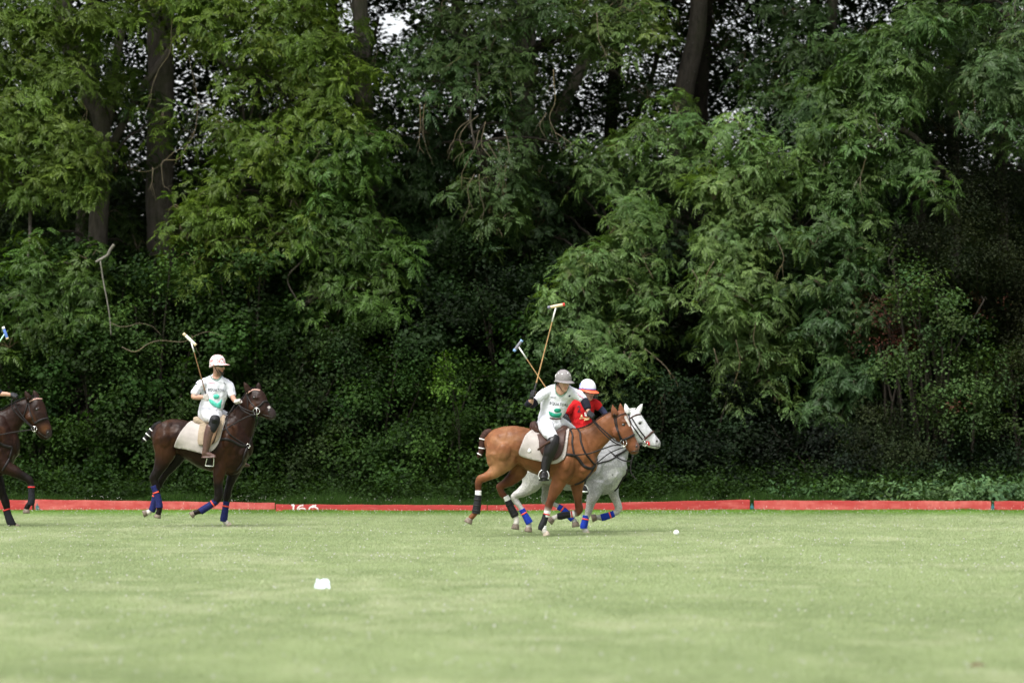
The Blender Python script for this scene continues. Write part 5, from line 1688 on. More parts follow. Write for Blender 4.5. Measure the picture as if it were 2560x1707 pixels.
ch_legs = [
    dict(pts=[(520, 690, NEAR, 135, .8), (515, 790, NEAR, 105, .75), (455, 860, NEAR - .01, 62, .8), (385, 905, NEAR - .02, 42), (312, 935, NEAR - .02, 40, .8), (298, 985, NEAR - .02, 32, .8), (297, 1060, NEAR - .02, 25), (290, 1150, NEAR - .02, 24), (278, 1235, NEAR - .02, 29), (255, 1275, NEAR - .02, 27), (222, 1310, NEAR - .02, 26)],
         cols=cc((0.215, 0.098, 0.045), PALE, PALE, BD, BD, LG, LG, LG, LG, BD, BD)),
    dict(pts=[(660, 740, FAR, 110, .8), (690, 850, FAR, 88, .75), (620, 930, FAR, 62, .8), (560, 975, FAR, 46), (508, 1015, FAR, 42, .8), (530, 1070, FAR, 34, .8), (570, 1120, FAR, 26), (610, 1200, FAR, 25), (655, 1290, FAR, 28), (672, 1330, FAR, 26), (668, 1365, FAR, 27)],
         cols=cc(BD, BD, LG, LG, LG, LG, LG, LG, WHT, WHT, WHT)),
    dict(pts=[(1130, 860, NEAR, 110, .75), (1090, 950, NEAR, 78, .75), (1040, 1060, NEAR - .01, 54, .85), (1005, 1140, NEAR - .01, 40), (982, 1205, NEAR - .01, 36), (968, 1260, NEAR - .01, 26), (950, 1330, NEAR - .01, 24), (925, 1390, NEAR - .01, 28), (935, 1425, NEAR - .01, 24), (952, 1450, NEAR - .01, 26)],
         cols=cc(BD, BD, BD, LG, LG, WHT, WHT, WHT, WHT, WHT)),
    dict(pts=[(1260, 900, FAR, 90, .75), (1262, 1000, FAR, 62, .8), (1268, 1090, FAR, 46), (1278, 1160, FAR, 38), (1285, 1225, FAR, 38), (1262, 1262, FAR, 32), (1215, 1275, FAR, 24), (1140, 1280, FAR, 23), (1080, 1292, FAR, 26), (1055, 1302, FAR, 24), (1030, 1312, FAR, 26)],
         cols=cc(BD, BD, BD, LG, LG, LG, WHT, WHT, WHT, WHT, WHT)),
]
hc, BC = horse('chestnut horse with a white blaze galloping past the grey horse, black boots on its legs', FC, FC(955, 1492, 0), ch_trunk, ch_neck, ch_head, ch_legs,
               [((1636, 300), (1612, 196), 34, -.14), ((1706, 285), (1688, 188), 30, .0)], CH, COAT, (1716, 398), (1842, 612), ch_extra, ch_col)
tail(hc, FC, [(430, 462, 26), (385, 480, 40), (352, 525, 40), (338, 590, 34), (328, 650, 30), (308, 690, 22), (298, 715, 10)], M_REDHAIR, (.38, .60, .82))
mane(hc, FC, [(1200, 440), (1290, 434), (1370, 406), (1450, 356), (1530, 306), (1610, 274), (1680, 268, -.06)], M_REDHAIR, None, 0.012)
make_hoof(hc, FC, (214, 1318), (-22, 44), NEAR - .02, M_HOOF, 1.0)
make_hoof(hc, FC, (665, 1375), (-8, 50), FAR, M_HOOF, 1.0)
make_hoof(hc, FC, (955, 1447), (12, 40), NEAR - .01, M_HOOFP, .88)
make_hoof(hc, FC, (1022, 1316), (-34, 34), FAR, M_HOOF, 1.0)
mouth(hc, FC, [(1788, 662), (1820, 655), (1850, 652), (1868, 655)], BC.bvh)
# boots: white sock above, black tendon boot with straps
for pts, sock, nm in (
    ([(296, 1085, NEAR - .02, 33), (290, 1150, NEAR - .02, 36), (280, 1225, NEAR - .02, 40), (272, 1268, NEAR - .02, 40)], [(297, 1042, NEAR - .02, 31), (296, 1100, NEAR - .02, 31)], 0),
    ([(585, 1140, FAR, 35), (610, 1195, FAR, 36), (645, 1265, FAR, 39), (662, 1298, FAR, 38)], [(562, 1098, FAR, 33), (592, 1150, FAR, 33)], 0),
    ([(958, 1275, NEAR - .01, 30), (945, 1330, NEAR - .01, 32), (918, 1395, NEAR - .01, 34), (905, 1430, NEAR - .01, 26)], [(975, 1240, NEAR - .01, 33), (960, 1300, NEAR - .01, 31)], 1),
    ([(1200, 1275, FAR, 32), (1150, 1283, FAR, 34), (1100, 1292, FAR, 36), (1070, 1295, FAR, 28)], [(1240, 1270, FAR, 33), (1190, 1278, FAR, 31)], 1)):
    w = make_wrap(hc, FC, pts, M_TENDON, (.25, .5, .75) if not nm else (), M_GRIP, 'tendon_boot')
    make_wrap(hc, FC, sock, M_TAPE, (.55,) if nm else (), M_REDTAPE, 'sock')
make_wrap(hc, FC, [(940, 1385, NEAR - .01, 27), (938, 1425, NEAR - .01, 26)], M_TAPE, name='sock')

def saddle_pad(F, B, poly, label, spot):
    r = thing('saddle_pad', label, 'saddle pad', tuple(F(*spot, 0)))
    v, f = drape(F, poly, B.bvh, 0.014, 0.014, None, -1, 4); mb = MB(); mb.add(v, f); mb.obj('near_panel', M_QUILT, r)
    v, f = drape(F, poly, B.bvh, 0.014, 0.014, None, 1, 4); mb = MB(); mb.add(v, f); mb.obj('far_panel', M_QUILT, r)
    return r
pc = saddle_pad(FC, BC, [(822, 448), (790, 470), (755, 505), (720, 590), (697, 650), (700, 690), (740, 712), (820, 735), (910, 756), (980, 775), (1050, 775), (1100, 755), (1140, 725), (1160, 650), (1172, 540), (1184, 438), (1100, 452), (960, 470)],
                'cream quilted saddle pad on the chestnut horse', (820, 600))
pp = MB()
v, f = drape(FC, [(797, 626), (812, 645), (808, 662), (795, 667), (781, 660), (780, 645)], BC.bvh, 0.031, 0.002, 8, -1, 0); pp.add(v, f)
pp.obj('badge', M_TAPE, pc)

def saddle(F, B, label, spot, seat_pts, flap_poly, seatmat, flapmat, leather, stirrup_c, stirrup_r, sdy, square=False, far_c=None, flap2=None, flap2mat=None, hw=0.15):
    r = thing('saddle', label, 'saddle', tuple(F(*spot, 0)))
    S = Body(); S.section(F, seat_pts, (1, 1, 1), sub=4, n=18, sq=2.3); S.fuse('seat', seatmat, r, 0.009, 3)
    for side, nm in ((-1, 'near'), (1, 'far')):
        v, f = drape(F, flap_poly, B.bvh, 0.036, 0.012, None, side, 5); mb = MB(); mb.add(v, f); mb.obj('flap', flapmat, r)
        if flap2:
            v, f = drape(F, flap2, B.bvh, 0.052, 0.010, None, side, 5); mb = MB(); mb.add(v, f); mb.obj('fender', flap2mat, r)
    cands = [(stirrup_c, sdy)] + ([(far_c, -sdy + .02)] if far_c else [])
    for (cx, cyy), d in cands:
        st = MB(); c = F(cx, cyy, d); R = stirrup_r / F.ppm
        if square:
            st.tube([c + Vector((-R * .95, 0, -R)), c + Vector((R * .80, 0, -R * 1.1))], 0.008, 6)
            st.tube([c + Vector((-R * .95, 0, -R)), c + Vector((-R * .55, 0, R * .7)), c + Vector((0, 0, R * 1.5)), c + Vector((R * .9, 0, R * .9)), c + Vector((R * .80, 0, -R * 1.1))], 0.0065, 6)
        else:
            st.torus(c, R, 0.0075, (0, 1, 0), -0.35, math.pi + 0.35, 16, 1.0, 1.25)
            st.tube([c + Vector((-R * .96, -.03, -R * .45)), c + Vector((R * .96, -.03, -R * .45))], 0.012, 6)
        st.obj('stirrup', M_STIRRUP, r)
    mb = MB(); strap(mb, F, leather, None, 0.014, 0, -1, sdy + .03); mb.obj('stirrup_leather', M_LEATHERB, r)
    # girth round the belly
    return r
def girth(F, B, r, line, mat, rad=0.03):
    mb = MB(); 
    strap(mb, F, line, B.bvh, rad, 0.006, -1, 0, 8, 0.3); mb.obj('girth', mat, r)
    mb = MB(); strap(mb, F, line, B.bvh, rad, 0.006, 1, 0, 8, 0.3); mb.obj('girth', mat, r)
sc_ = saddle(FC, BC, 'dark brown leather saddle on the chestnut horse, between the pad and the rider', (980, 480),
             [((835, 362), (838, 505), .13), ((860, 362), (870, 520), .16), ((910, 420), (920, 520), .16), ((1000, 440), (1000, 530), .15), ((1080, 415), (1080, 540), .14), ((1140, 400), (1140, 520), .12), ((1178, 415), (1165, 480), .08)],
             [(870, 500), (950, 480), (1060, 440), (1150, 420), (1150, 520), (1125, 640), (1100, 700), (1050, 740), (985, 745), (930, 700), (895, 640), (890, 560)],
             M_LEATHERB, M_LEATHERB, [(1015, 560), (1000, 700), (965, 800), (945, 850)], (938, 900), 50, -.42)
girth(FC, BC, sc_, [(985, 740), (975, 830), (968, 900)], M_LEATHER)

def bridle(F, B, label, spot, lines, brow, browmat, noseb, nosemat, bit, bitr, dyb, reins, strapmat=M_LEATHER):
    r = thing('bridle', label, 'bridle', tuple(F(*spot, dyb)))
    mb = MB()
    for L in lines: strap(mb, F, L, B.bvh, 0.0095, 0.005)
    mb.obj('headstall', strapmat, r)
    mb = MB(); strap(mb, F, brow, B.bvh, 0.011, 0.006); mb.obj('browband', browmat, r)
    mb = MB(); strap(mb, F, noseb, B.bvh, 0.015, 0.008); mb.obj('noseband', nosemat, r)
    mb = MB(); c = on_skin(B.bvh, F(*bit, 0), 0.018); R = bitr / F.ppm
    mb.torus(c, R, 0.0052, (0.15, 1, 0)); mb.tube([c + Vector((0.0, 0, R)), c + Vector((0.005, 0, -R * 1.5))], 0.005, 6)
    mb.obj('bit_ring', M_STEEL, r)
    for L in reins:
        mb = MB(); strap(mb, F, L, None, 0.0095, 0, dy=dyb); mb.obj('rein', strapmat, r)
    return r
bridle(FC, BC, 'dark bridle with brown browband, bit ring and reins on the chestnut horse', (1700, 560),
       [[(1622, 290), (1632, 360), (1650, 440), (1690, 520), (1715, 560)], [(1640, 300), (1660, 440), (1690, 560)], [(1700, 560), (1640, 600), (1700, 630)]],
       [(1630, 330), (1660, 315), (1700, 298), (1745, 286)], M_LEATHERB, [(1690, 555), (1740, 535), (1790, 510), (1832, 488)], M_LEATHER, (1718, 573), 33, -.26,
       [[(1385, 300, -.22), (1440, 385, -.24), (1520, 475, -.25), (1620, 565, -.26), (1690, 595, -.26)], [(1390, 310, -.2), (1470, 400, -.23), (1580, 500, -.25), (1640, 555, -.25), (1700, 575, -.26)],
        [(1700, 600, -.27), (1620, 600, -.27), (1500, 640, -.26), (1380, 680, -.27), (1240, 695, -.30)]])
r = thing('breastplate', 'black breastplate straps over the chest of the chestnut horse', 'horse harness', tuple(FC(1300, 740, -.2)))
mb = MB(); strap(mb, FC, [(1060, 700), (1120, 695), (1180, 690), (1260, 715), (1330, 800), (1400, 825), (1440, 790)], BC.bvh, 0.021, 0.008); mb.obj('chest_strap', M_LEATHER, r)
mb = MB(); strap(mb, FC, [(1196, 446), (1218, 500), (1214, 570), (1222, 640), (1235, 700)], BC.bvh, 0.013, 0.008); mb.obj('shoulder_strap', M_LEATHER, r)
mb = MB(); strap(mb, FC, [(1270, 442), (1292, 480), (1300, 560), (1340, 670), (1400, 750), (1440, 790)], BC.bvh, 0.013, 0.008); mb.obj('neck_strap', M_LEATHER, r)
mb = MB(); strap(mb, FC, [(1440, 790), (1400, 860), (1340, 930), (1290, 962), (1240, 978)], BC.bvh, 0.016, 0.008); mb.obj('martingale', M_LEATHER, r)
mb = MB(); strap(mb, FC, [(1440, 790, -.12), (1560, 690, -.15), (1660, 640, -.16), (1720, 620, -.16)], None, 0.008, 0); mb.obj('martingale_strap', M_LEATHER, r)

# ------------------------------------------------------------ grey
GC = dict(body=(0.30, 0.30, 0.31), head=(0.50, 0.50, 0.515), leg=(0.30, 0.29, 0.275), ear=(0.62, 0.61, 0.6))
NG, FGd = -.13, .13
g_trunk = [((640, 600), (640, 760), .12), ((700, 530), (690, 900), .20), ((780, 505), (790, 975), .25), ((880, 500), (890, 960), .26), ((1000, 510), (1000, 985), .27), ((1120, 520), (1120, 1030), .275),
           ((1250, 515), (1250, 1045), .27), ((1380, 505), (1385, 1065), .26), ((1480, 500), (1500, 1082), .24), ((1560, 520), (1585, 1068), .225), ((1630, 580), (1655, 1010), .20), ((1690, 680), (1712, 905), .14)]
g_neck = [((1380, 530), (1640, 960), .16), ((1450, 490), (1705, 880), .14), ((1510, 445), (1745, 790), .12), ((1570, 395), (1762, 700), .105), ((1630, 340), (1775, 610), .09), ((1690, 285), (1800, 530), .08), ((1760, 260), (1830, 470), .076)]
g_head = [((1830, 245), (1730, 330), .055), ((1880, 285), (1740, 430), .088), ((1925, 345), (1775, 500), .098), ((1960, 400), (1830, 550), .09), ((2005, 465), (1890, 585), .07), ((2045, 515), (1940, 605), .06), ((2075, 560), (1985, 622), .055), ((2080, 600), (2025, 634), .042)]
PG = (0.42, 0.41, 0.385)
g_legs = [
    dict(pts=[(820, 860, NG, 120, .8), (815, 985, NG, 92, .75), (745, 1045, NG, 58, .8), (690, 1075, NG, 44), (648, 1105, NG, 36, .8), (668, 1150, NG, 32, .8), (705, 1195, NG, 24), (745, 1260, NG, 23), (790, 1350, NG, 26), (795, 1375, NG, 24), (792, 1400, NG, 25)],
         cols=cc(PG, PG, PG, PG, PG, GC['leg'], PG, PG, PG, PG, PG)),
    dict(pts=[(960, 880, FGd, 100, .8), (975, 970, FGd, 70, .75), (965, 1040, FGd, 44), (950, 1095, FGd, 34), (945, 1140, FGd, 32), (985, 1160, FGd, 28), (1050, 1180, FGd, 23), (1120, 1225, FGd, 22), (1190, 1290, FGd, 25), (1225, 1325, FGd, 24), (1245, 1345, FGd, 25)],
         cols=cc(PG, GC['leg'], GC['leg'], GC['leg'], GC['leg'], PG, PG, PG, PG, PG, PG)),
    dict(pts=[(1450, 950, NG, 100, .75), (1430, 1060, NG, 72, .8), (1405, 1140, NG, 50), (1388, 1200, NG, 38), (1375, 1255, NG, 33), (1360, 1300, NG, 24), (1345, 1350, NG, 23), (1330, 1400, NG, 27), (1340, 1425, NG, 24), (1350, 1440, NG, 25)],
         cols=cc(GC['body'], GC['body'], GC['leg'], GC['leg'], GC['leg'], PG, PG, PG, PG, PG)),
    dict(pts=[(1600, 960, FGd, 85, .75), (1615, 1050, FGd, 54, .85), (1640, 1120, FGd, 40), (1662, 1175, FGd, 36), (1672, 1218, FGd, 35), (1650, 1255, FGd, 30), (1610, 1270, FGd, 24), (1550, 1290, FGd, 24), (1500, 1305, FGd, 27), (1475, 1305, FGd, 24), (1455, 1303, FGd, 25)],
         cols=cc(GC['body'], GC['body'], PG, PG, PG, PG, PG, PG, PG, PG, PG)),
]
def g_extra(B):
    c = FG(1470, 820, -.17); B.ell(c, Vector((0.04, 0, 0.25)), Vector((0.13, 0, 0)), Vector((0, 0.09, 0)), GC['body'])
    c = FG(1640, 880, -.06); B.ell(c, Vector((0.02, 0, 0.15)), Vector((0.11, 0, 0)), Vector((0, 0.12, 0)), (0.42, 0.42, 0.42))
    c = FG(1820, 450, -.075); B.ell(c, Vector((0.07, 0, -0.03)), Vector((0.03, 0, 0.08)), Vector((0, 0.035, 0)), GC['head'])
    c = FG(1885, 360, -.08); B.ell(c, Vector((0.035, 0, -0.012)), Vector((0.01, 0, 0.02)), Vector((0, 0.02, 0)), GC['head'])
def g_col(co, c):
    u = (co.x - FG(2000, 0).x); z = co.z
    if co.x > FG(2030, 0).x and z < FG(0, 500).z: c = Vector(c).lerp(Vector((0.26, 0.24, 0.25)), 0.65)
    return c
hg, BG = horse('dappled grey horse galloping beyond the chestnut, white head and blue leg bandages', FG, FG(1345, 1468, 0), g_trunk, g_neck, g_head, g_legs,
               [((1762, 285), (1735, 194), 30, -.06), ((1862, 275), (1910, 188), 28, .05)], GC, GREY, (1874, 383), (2042, 560), g_extra, g_col)
tail(hg, FG, [(680, 560, 24), (640, 590, 30), (610, 660, 26), (600, 730, 18), (598, 780, 8)], M_WHITEHAIR, (.4, .7), .05)
mane(hg, FG, [(1560, 395), (1630, 335), (1700, 275), (1780, 248), (1835, 245)], M_WHITEHAIR, None, 0.012)
mouth(hg, FG, [(1985, 600), (2020, 606), (2050, 612), (2068, 615)], BG.bvh)
make_hoof(hg, FG, (792, 1402), (-8, 46), NG, M_HOOF, 1.0)
make_hoof(hg, FG, (1246, 1352), (8, 44), FGd, M_HOOF, 1.0)
make_hoof(hg, FG, (1350, 1437), (12, 34), NG, M_HOOFP, .8)
make_hoof(hg, FG, (1452, 1303), (-46, 12), FGd, M_HOOF, 1.0)
for pts in ([(722, 1225, NG, 31), (750, 1275, NG, 31), (785, 1335, NG, 36), (800, 1362, NG, 36)],
            [(1078, 1200, FGd, 29), (1130, 1230, FGd, 31), (1190, 1290, FGd, 34), (1225, 1322, FGd, 34)],
            [(1352, 1285, NG, 32), (1346, 1330, NG, 33), (1332, 1385, NG, 37), (1332, 1412, NG, 35)],
            [(1628, 1268, FGd, 32), (1580, 1285, FGd, 33), (1530, 1300, FGd, 36), (1500, 1308, FGd, 34)]):
    make_wrap(hg, FG, pts, M_BLUE, (.28,), M_ORANGE)
saddle_pad(FG, BG, [(850, 520), (830, 640), (850, 740), (1000, 780), (1150, 780), (1220, 700), (1240, 520), (1050, 530)], 'pale saddle pad on the grey horse, mostly hidden behind the chestnut', (1000, 650))
saddle(FG, BG, 'dark saddle on the grey horse, hidden behind the white shirted rider', (1080, 500),
       [((930, 440), (930, 540), .12), ((990, 470), (990, 550), .15), ((1080, 480), (1080, 560), .15), ((1180, 460), (1180, 550), .12), ((1225, 470), (1220, 520), .08)],
       [(950, 530), (1200, 520), (1190, 700), (1120, 780), (1020, 780), (960, 660)], M_LEATHER, M_LEATHER, [(1100, 560), (1200, 800)], (1330, 1035), 40, -.37)
bridle(FG, BG, 'dark bridle with brown noseband and long trailing reins on the grey horse', (1925, 560),
       [[(1770, 290), (1790, 380), (1850, 470), (1910, 550)], [(1800, 330), (1860, 430), (1930, 520)], [(1900, 570), (1880, 620), (1950, 632)]],
       [(1785, 335), (1820, 312), (1860, 298), (1890, 300)], M_LEATHERB, [(1918, 540), (1950, 515), (1990, 480), (2022, 462)], M_LEATHERB, (1926, 572), 30, -.16,
       [[(1240, 420, 0), (1400, 520, -.1), (1560, 640, -.18), (1700, 740, -.2), (1800, 745, -.18), (1810, 640, -.17), (1905, 590, -.16)],
        [(1440, 710, -.20), (1580, 715, -.2), (1700, 670, -.18), (1800, 600, -.17), (1900, 575, -.16)],
        [(1815, 700, -.18), (1790, 800, -.18), (1800, 880, -.18), (1850, 938, -.18)], [(1590, 720, -.2), (1565, 790, -.2), (1580, 850, -.2), (1612, 892, -.2)]])
mb = MB(); c_ = on_skin(BG.bvh, FG(1958, 575, 0), 0.004); mb.ball(c_, 0.022, 0.012, 0.045, Matrix.Rotation(-0.55, 3, 'Y')); o = mb.obj('bit_guard', M_REDTAPE, None); rebase(o); tag(o, 'red rubber guard at the mouth of the grey horse', 'bit guard')
r = thing('breastplate', 'dark straps across the chest of the grey horse', 'horse harness', tuple(FG(1500, 740, -.2)))
mb = MB(); strap(mb, FG, [(1440, 560), (1450, 680), (1460, 790)], BG.bvh, 0.012, 0.008); strap(mb, FG, [(1460, 790), (1440, 760), (1430, 700)], BG.bvh, 0.012, 0.008); mb.obj('neck_strap', M_LEATHER, r)
mb = MB(); strap(mb, FG, [(1450, 780), (1520, 760), (1600, 735), (1760, 640)], BG.bvh, 0.010, 0.008); mb.obj('chest_strap', M_LEATHER, r)
mb = MB(); strap(mb, FG, [(1752, 830, -.05), (1740, 900, -.03), (1690, 980, -.02), (1630, 1045, -.02)], BG.bvh, 0.016, 0.008); mb.obj('martingale', M_LEATHER, r)

# ------------------------------------------------------------ dark brown horse
BR = dict(body=(0.017, 0.0068, 0.0040), head=(0.019, 0.0082, 0.005), leg=(0.006, 0.004, 0.0035))
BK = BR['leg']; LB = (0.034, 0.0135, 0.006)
b_trunk = [((152, 800), (150, 880), .10), ((172, 765), (168, 960), .17), ((215, 740), (215, 1020), .23), ((265, 724), (265, 1000), .265), ((320, 718), (325, 968), .27), ((380, 726), (385, 1005), .275), ((440, 738), (445, 1048), .285),
           ((510, 748), (515, 1080), .29), ((580, 745), (585, 1102), .285), ((640, 722), (650, 1118), .27), ((700, 688), (710, 1125), .25), ((755, 672), (770, 1110), .225), ((800, 720), (812, 1060), .19), ((835, 800), (848, 990), .14)]
b_neck = [((640, 730), (800, 1040), .16, 0), ((690, 690), (845, 960), .145, -.01), ((735, 655), (868, 880), .125, -.02), ((770, 615), (885, 800), .108, -.035), ((800, 575), (895, 740), .095, -.05), ((825, 535), (890, 695), .086, -.07), ((855, 505), (890, 650), .08, -.09)]
b_head = [((905, 496), (832, 545), .058, -.10), ((940, 508), (838, 610), .092, -.11), ((968, 545), (850, 660), .102, -.13), ((985, 585), (880, 690), .10, -.15), ((1003, 620), (918, 698), .082, -.17),
          ((1024, 645), (948, 705), .066, -.19), ((1040, 662), (975, 716), .058, -.20), ((1042, 690), (1000, 722), .045, -.21)]
b_legs = [
    dict(pts=[(245, 860, NEAR, 88, .8), (240, 965, NEAR, 76, .75), (212, 1045, NEAR - .01, 50, .8), (185, 1100, NEAR - .01, 36), (160, 1150, NEAR - .01, 32, .8), (172, 1195, NEAR - .01, 26, .8), (184, 1250, NEAR - .01, 20), (192, 1310, NEAR - .01, 19), (200, 1350, NEAR - .01, 22), (198, 1385, NEAR - .01, 19), (190, 1405, NEAR - .01, 21)],
         cols=cc(LB, LB, BR['body'], BK, BK, BK, BK, BK, BK, BK, BK)),
    dict(pts=[(330, 900, FAR, 80, .8), (330, 985, FAR, 62, .75), (285, 1050, FAR, 44, .8), (240, 1110, FAR, 34), (205, 1165, FAR, 28), (190, 1200, FAR, 24), (170, 1260, FAR, 18), (158, 1320, FAR, 18), (148, 1370, FAR, 20), (130, 1388, FAR, 18), (112, 1395, FAR, 20)],
         cols=cc(BR['body'], BK, BK, BK, BK, BK, BK, BK, BK, WHT, WHT)),
    dict(pts=[(670, 950, NEAR, 78, .75), (645, 1050, NEAR, 54, .8), (630, 1130, NEAR - .01, 42, .9), (625, 1200, NEAR - .01, 33), (630, 1270, NEAR - .01, 32), (612, 1310, NEAR - .01, 27), (575, 1335, NEAR - .01, 19), (530, 1362, NEAR - .01, 18), (490, 1385, NEAR - .01, 20), (470, 1392, NEAR - .01, 18), (455, 1398, NEAR - .01, 20)],
         cols=cc(BR['body'], LB, LB, BK, BK, BK, BK, BK, BK, BK, BK)),
    dict(pts=[(770, 980, FAR, 72, .75), (750, 1070, FAR, 52, .8), (722, 1150, FAR, 38), (702, 1215, FAR, 29), (690, 1275, FAR, 28), (682, 1320, FAR, 20), (674, 1380, FAR, 18), (668, 1435, FAR, 22), (678, 1462, FAR, 18), (690, 1475, FAR, 20)],
         cols=cc(BR['body'], BR['body'], BK, BK, BK, BK, BK, BK, WHT, WHT)),
]
def b_extra(B):
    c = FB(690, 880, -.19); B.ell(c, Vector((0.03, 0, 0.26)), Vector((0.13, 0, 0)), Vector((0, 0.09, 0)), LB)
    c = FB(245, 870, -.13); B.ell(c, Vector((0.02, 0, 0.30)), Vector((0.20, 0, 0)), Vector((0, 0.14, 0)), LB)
    c = FB(800, 960, -.09); B.ell(c, Vector((0.02, 0, 0.15)), Vector((0.10, 0, 0)), Vector((0, 0.11, 0)), BR['body'])
    c = FB(880, 640, -.20); B.ell(c, Vector((0.07, 0, -0.03)), Vector((0.03, 0, 0.08)), Vector((0, 0.035, 0)), LB)
    c = FB(905, 565, -.215); B.ell(c, Vector((0.035, 0, -0.012)), Vector((0.01, 0, 0.02)), Vector((0, 0.018, 0)), BR['head'])
def b_col(co, c):
    if co.x > FB(1000, 0).x: c = Vector(c).lerp(Vector((0.035, 0.028, 0.028)), 0.6)
    q = (Vector((co.x, 0, co.z)) - Vector((FB(1000, 632).x, 0, FB(1000, 632).z))).length
    if q < 0.022 and co.y < 58.5 - .12: c = Vector(c).lerp(Vector(WHT), 0.7)
    return c
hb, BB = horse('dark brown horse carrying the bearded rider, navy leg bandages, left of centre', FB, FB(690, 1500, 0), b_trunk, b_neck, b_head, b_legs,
               [((845, 515), (814, 450), 24, -.18), ((918, 505), (918, 448), 22, -.04)], BR, COAT, (893, 562), (1000, 662), b_extra, b_col)
tail(hb, FB, [(215, 748, 20), (178, 768, 26), (150, 800, 25), (122, 832, 23), (98, 860, 18), (78, 880, 9)], M_DARKHAIR, (.42, .62, .84))
mane(hb, FB, [(690, 682), (735, 650), (770, 608), (800, 568), (828, 528), (862, 498, -.07), (905, 492, -.10)], M_DARKHAIR, None, 0.013)
mouth(hb, FB, [(955, 684), (980, 692), (1008, 700), (1030, 702)], BB.bvh)
make_hoof(hb, FB, (190, 1405), (-8, 34), NEAR - .01, M_HOOF, .95)
make_hoof(hb, FB, (110, 1396), (-34, 12), FAR, M_HOOF, .95)
make_hoof(hb, FB, (450, 1400), (-24, 18), NEAR - .01, M_HOOF, .9)
make_hoof(hb, FB, (692, 1472), (16, 22), FAR, M_HOOFP, .8)
for pts, b in (([(158, 1200, NEAR - .01, 27), (180, 1260, NEAR - .01, 25), (195, 1320, NEAR - .01, 25), (198, 1360, NEAR - .01, 27)], .28),
               ([(172, 1260, FAR, 22), (160, 1320, FAR, 23), (148, 1370, FAR, 25), (140, 1385, FAR, 25)], .12),
               ([(612, 1312, NEAR - .01, 26), (575, 1338, NEAR - .01, 25), (530, 1365, NEAR - .01, 26), (495, 1388, NEAR - .01, 26)], .25),
               ([(686, 1315, FAR, 24), (677, 1370, FAR, 24), (668, 1430, FAR, 27), (664, 1460, FAR, 26)], .22)):
    make_wrap(hb, FB, pts, M_NAVY, (b,), M_ORANGE)
saddle_pad(FB, BB, [(455, 728), (420, 742), (375, 795), (340, 855), (318, 905), (322, 922), (400, 935), (500, 960), (560, 962), (612, 930), (650, 860), (685, 700), (600, 742), (520, 745)], 'cream quilted saddle pad on the dark brown horse', (420, 850))
sb_ = saddle(FB, BB, 'tan and brown saddle on the dark brown horse', (560, 750),
             [((458, 700), (462, 760), .13), ((485, 700), (495, 770), .15), ((530, 725), (540, 778), .15), ((590, 725), (595, 780), .14), ((640, 700), (640, 770), .12), ((675, 690), (670, 740), .07)],
             [(500, 760), (560, 745), (640, 705), (680, 700), (672, 770), (645, 850), (610, 890), (560, 905), (500, 905), (488, 870), (492, 820)],
             M_LEATHERT, M_LEATHERT, [(590, 750), (585, 850), (572, 950), (565, 1000)], (564, 1022), 34, -.33, True, None,
             [(600, 740), (640, 720), (632, 800), (610, 880), (590, 900), (575, 880), (585, 800)], M_LEATHERB)
girth(FB, BB, sb_, [(575, 890), (572, 1000), (570, 1075)], M_LEATHER)
bridle(FB, BB, 'black bridle with pale pink browband, bit ring and reins on the dark brown horse', (910, 650),
       [[(842, 520), (848, 560), (870, 600), (905, 640)], [(838, 535), (845, 600), (850, 650)], [(905, 670), (870, 690), (920, 705)]],
       [(838, 535), (862, 516), (895, 506), (935, 512)], M_PINKBAND, [(890, 650), (930, 625), (965, 592), (996, 596)], M_LEATHER, (913, 660), 24, -.28,
       [[(770, 605, -.2), (790, 630, -.24), (840, 655, -.27), (900, 672, -.28)], [(775, 612, -.2), (800, 650, -.24), (850, 680, -.27), (895, 690, -.28)], [(905, 682, -.28), (840, 700, -.27), (770, 735, -.26), (700, 775, -.24), (660, 800, -.27)],
        [(748, 610, -.12), (722, 650, -.14), (700, 690, -.15)]])
r = thing('breastplate', 'black breastplate straps with brass rings on the chest of the dark brown horse', 'horse harness', tuple(FB(780, 880, -.2)))
mb = MB(); strap(mb, FB, [(630, 868), (690, 862), (740, 878), (790, 905), (840, 915)], BB.bvh, 0.022, 0.008); mb.obj('chest_strap', M_LEATHER, r)
mb = MB(); strap(mb, FB, [(700, 700), (690, 770), (720, 830), (790, 880), (840, 912)], BB.bvh, 0.012, 0.008); mb.obj('neck_strap', M_LEATHER, r)
mb = MB(); strap(mb, FB, [(845, 912), (825, 960), (800, 1040), (760, 1090)], BB.bvh, 0.014, 0.008); mb.obj('martingale', M_LEATHER, r)
mb = MB(); strap(mb, FB, [(848, 905, -.12), (880, 830, -.15), (905, 760, -.2), (918, 700, -.25)], None, 0.008, 0); mb.obj('martingale_strap', M_LEATHER, r)
mb = MB(); mb.torus(on_skin(BB.bvh, FB(845, 912, 0), .015), 0.03, 0.006); mb.obj('ring', M_STEEL, r)

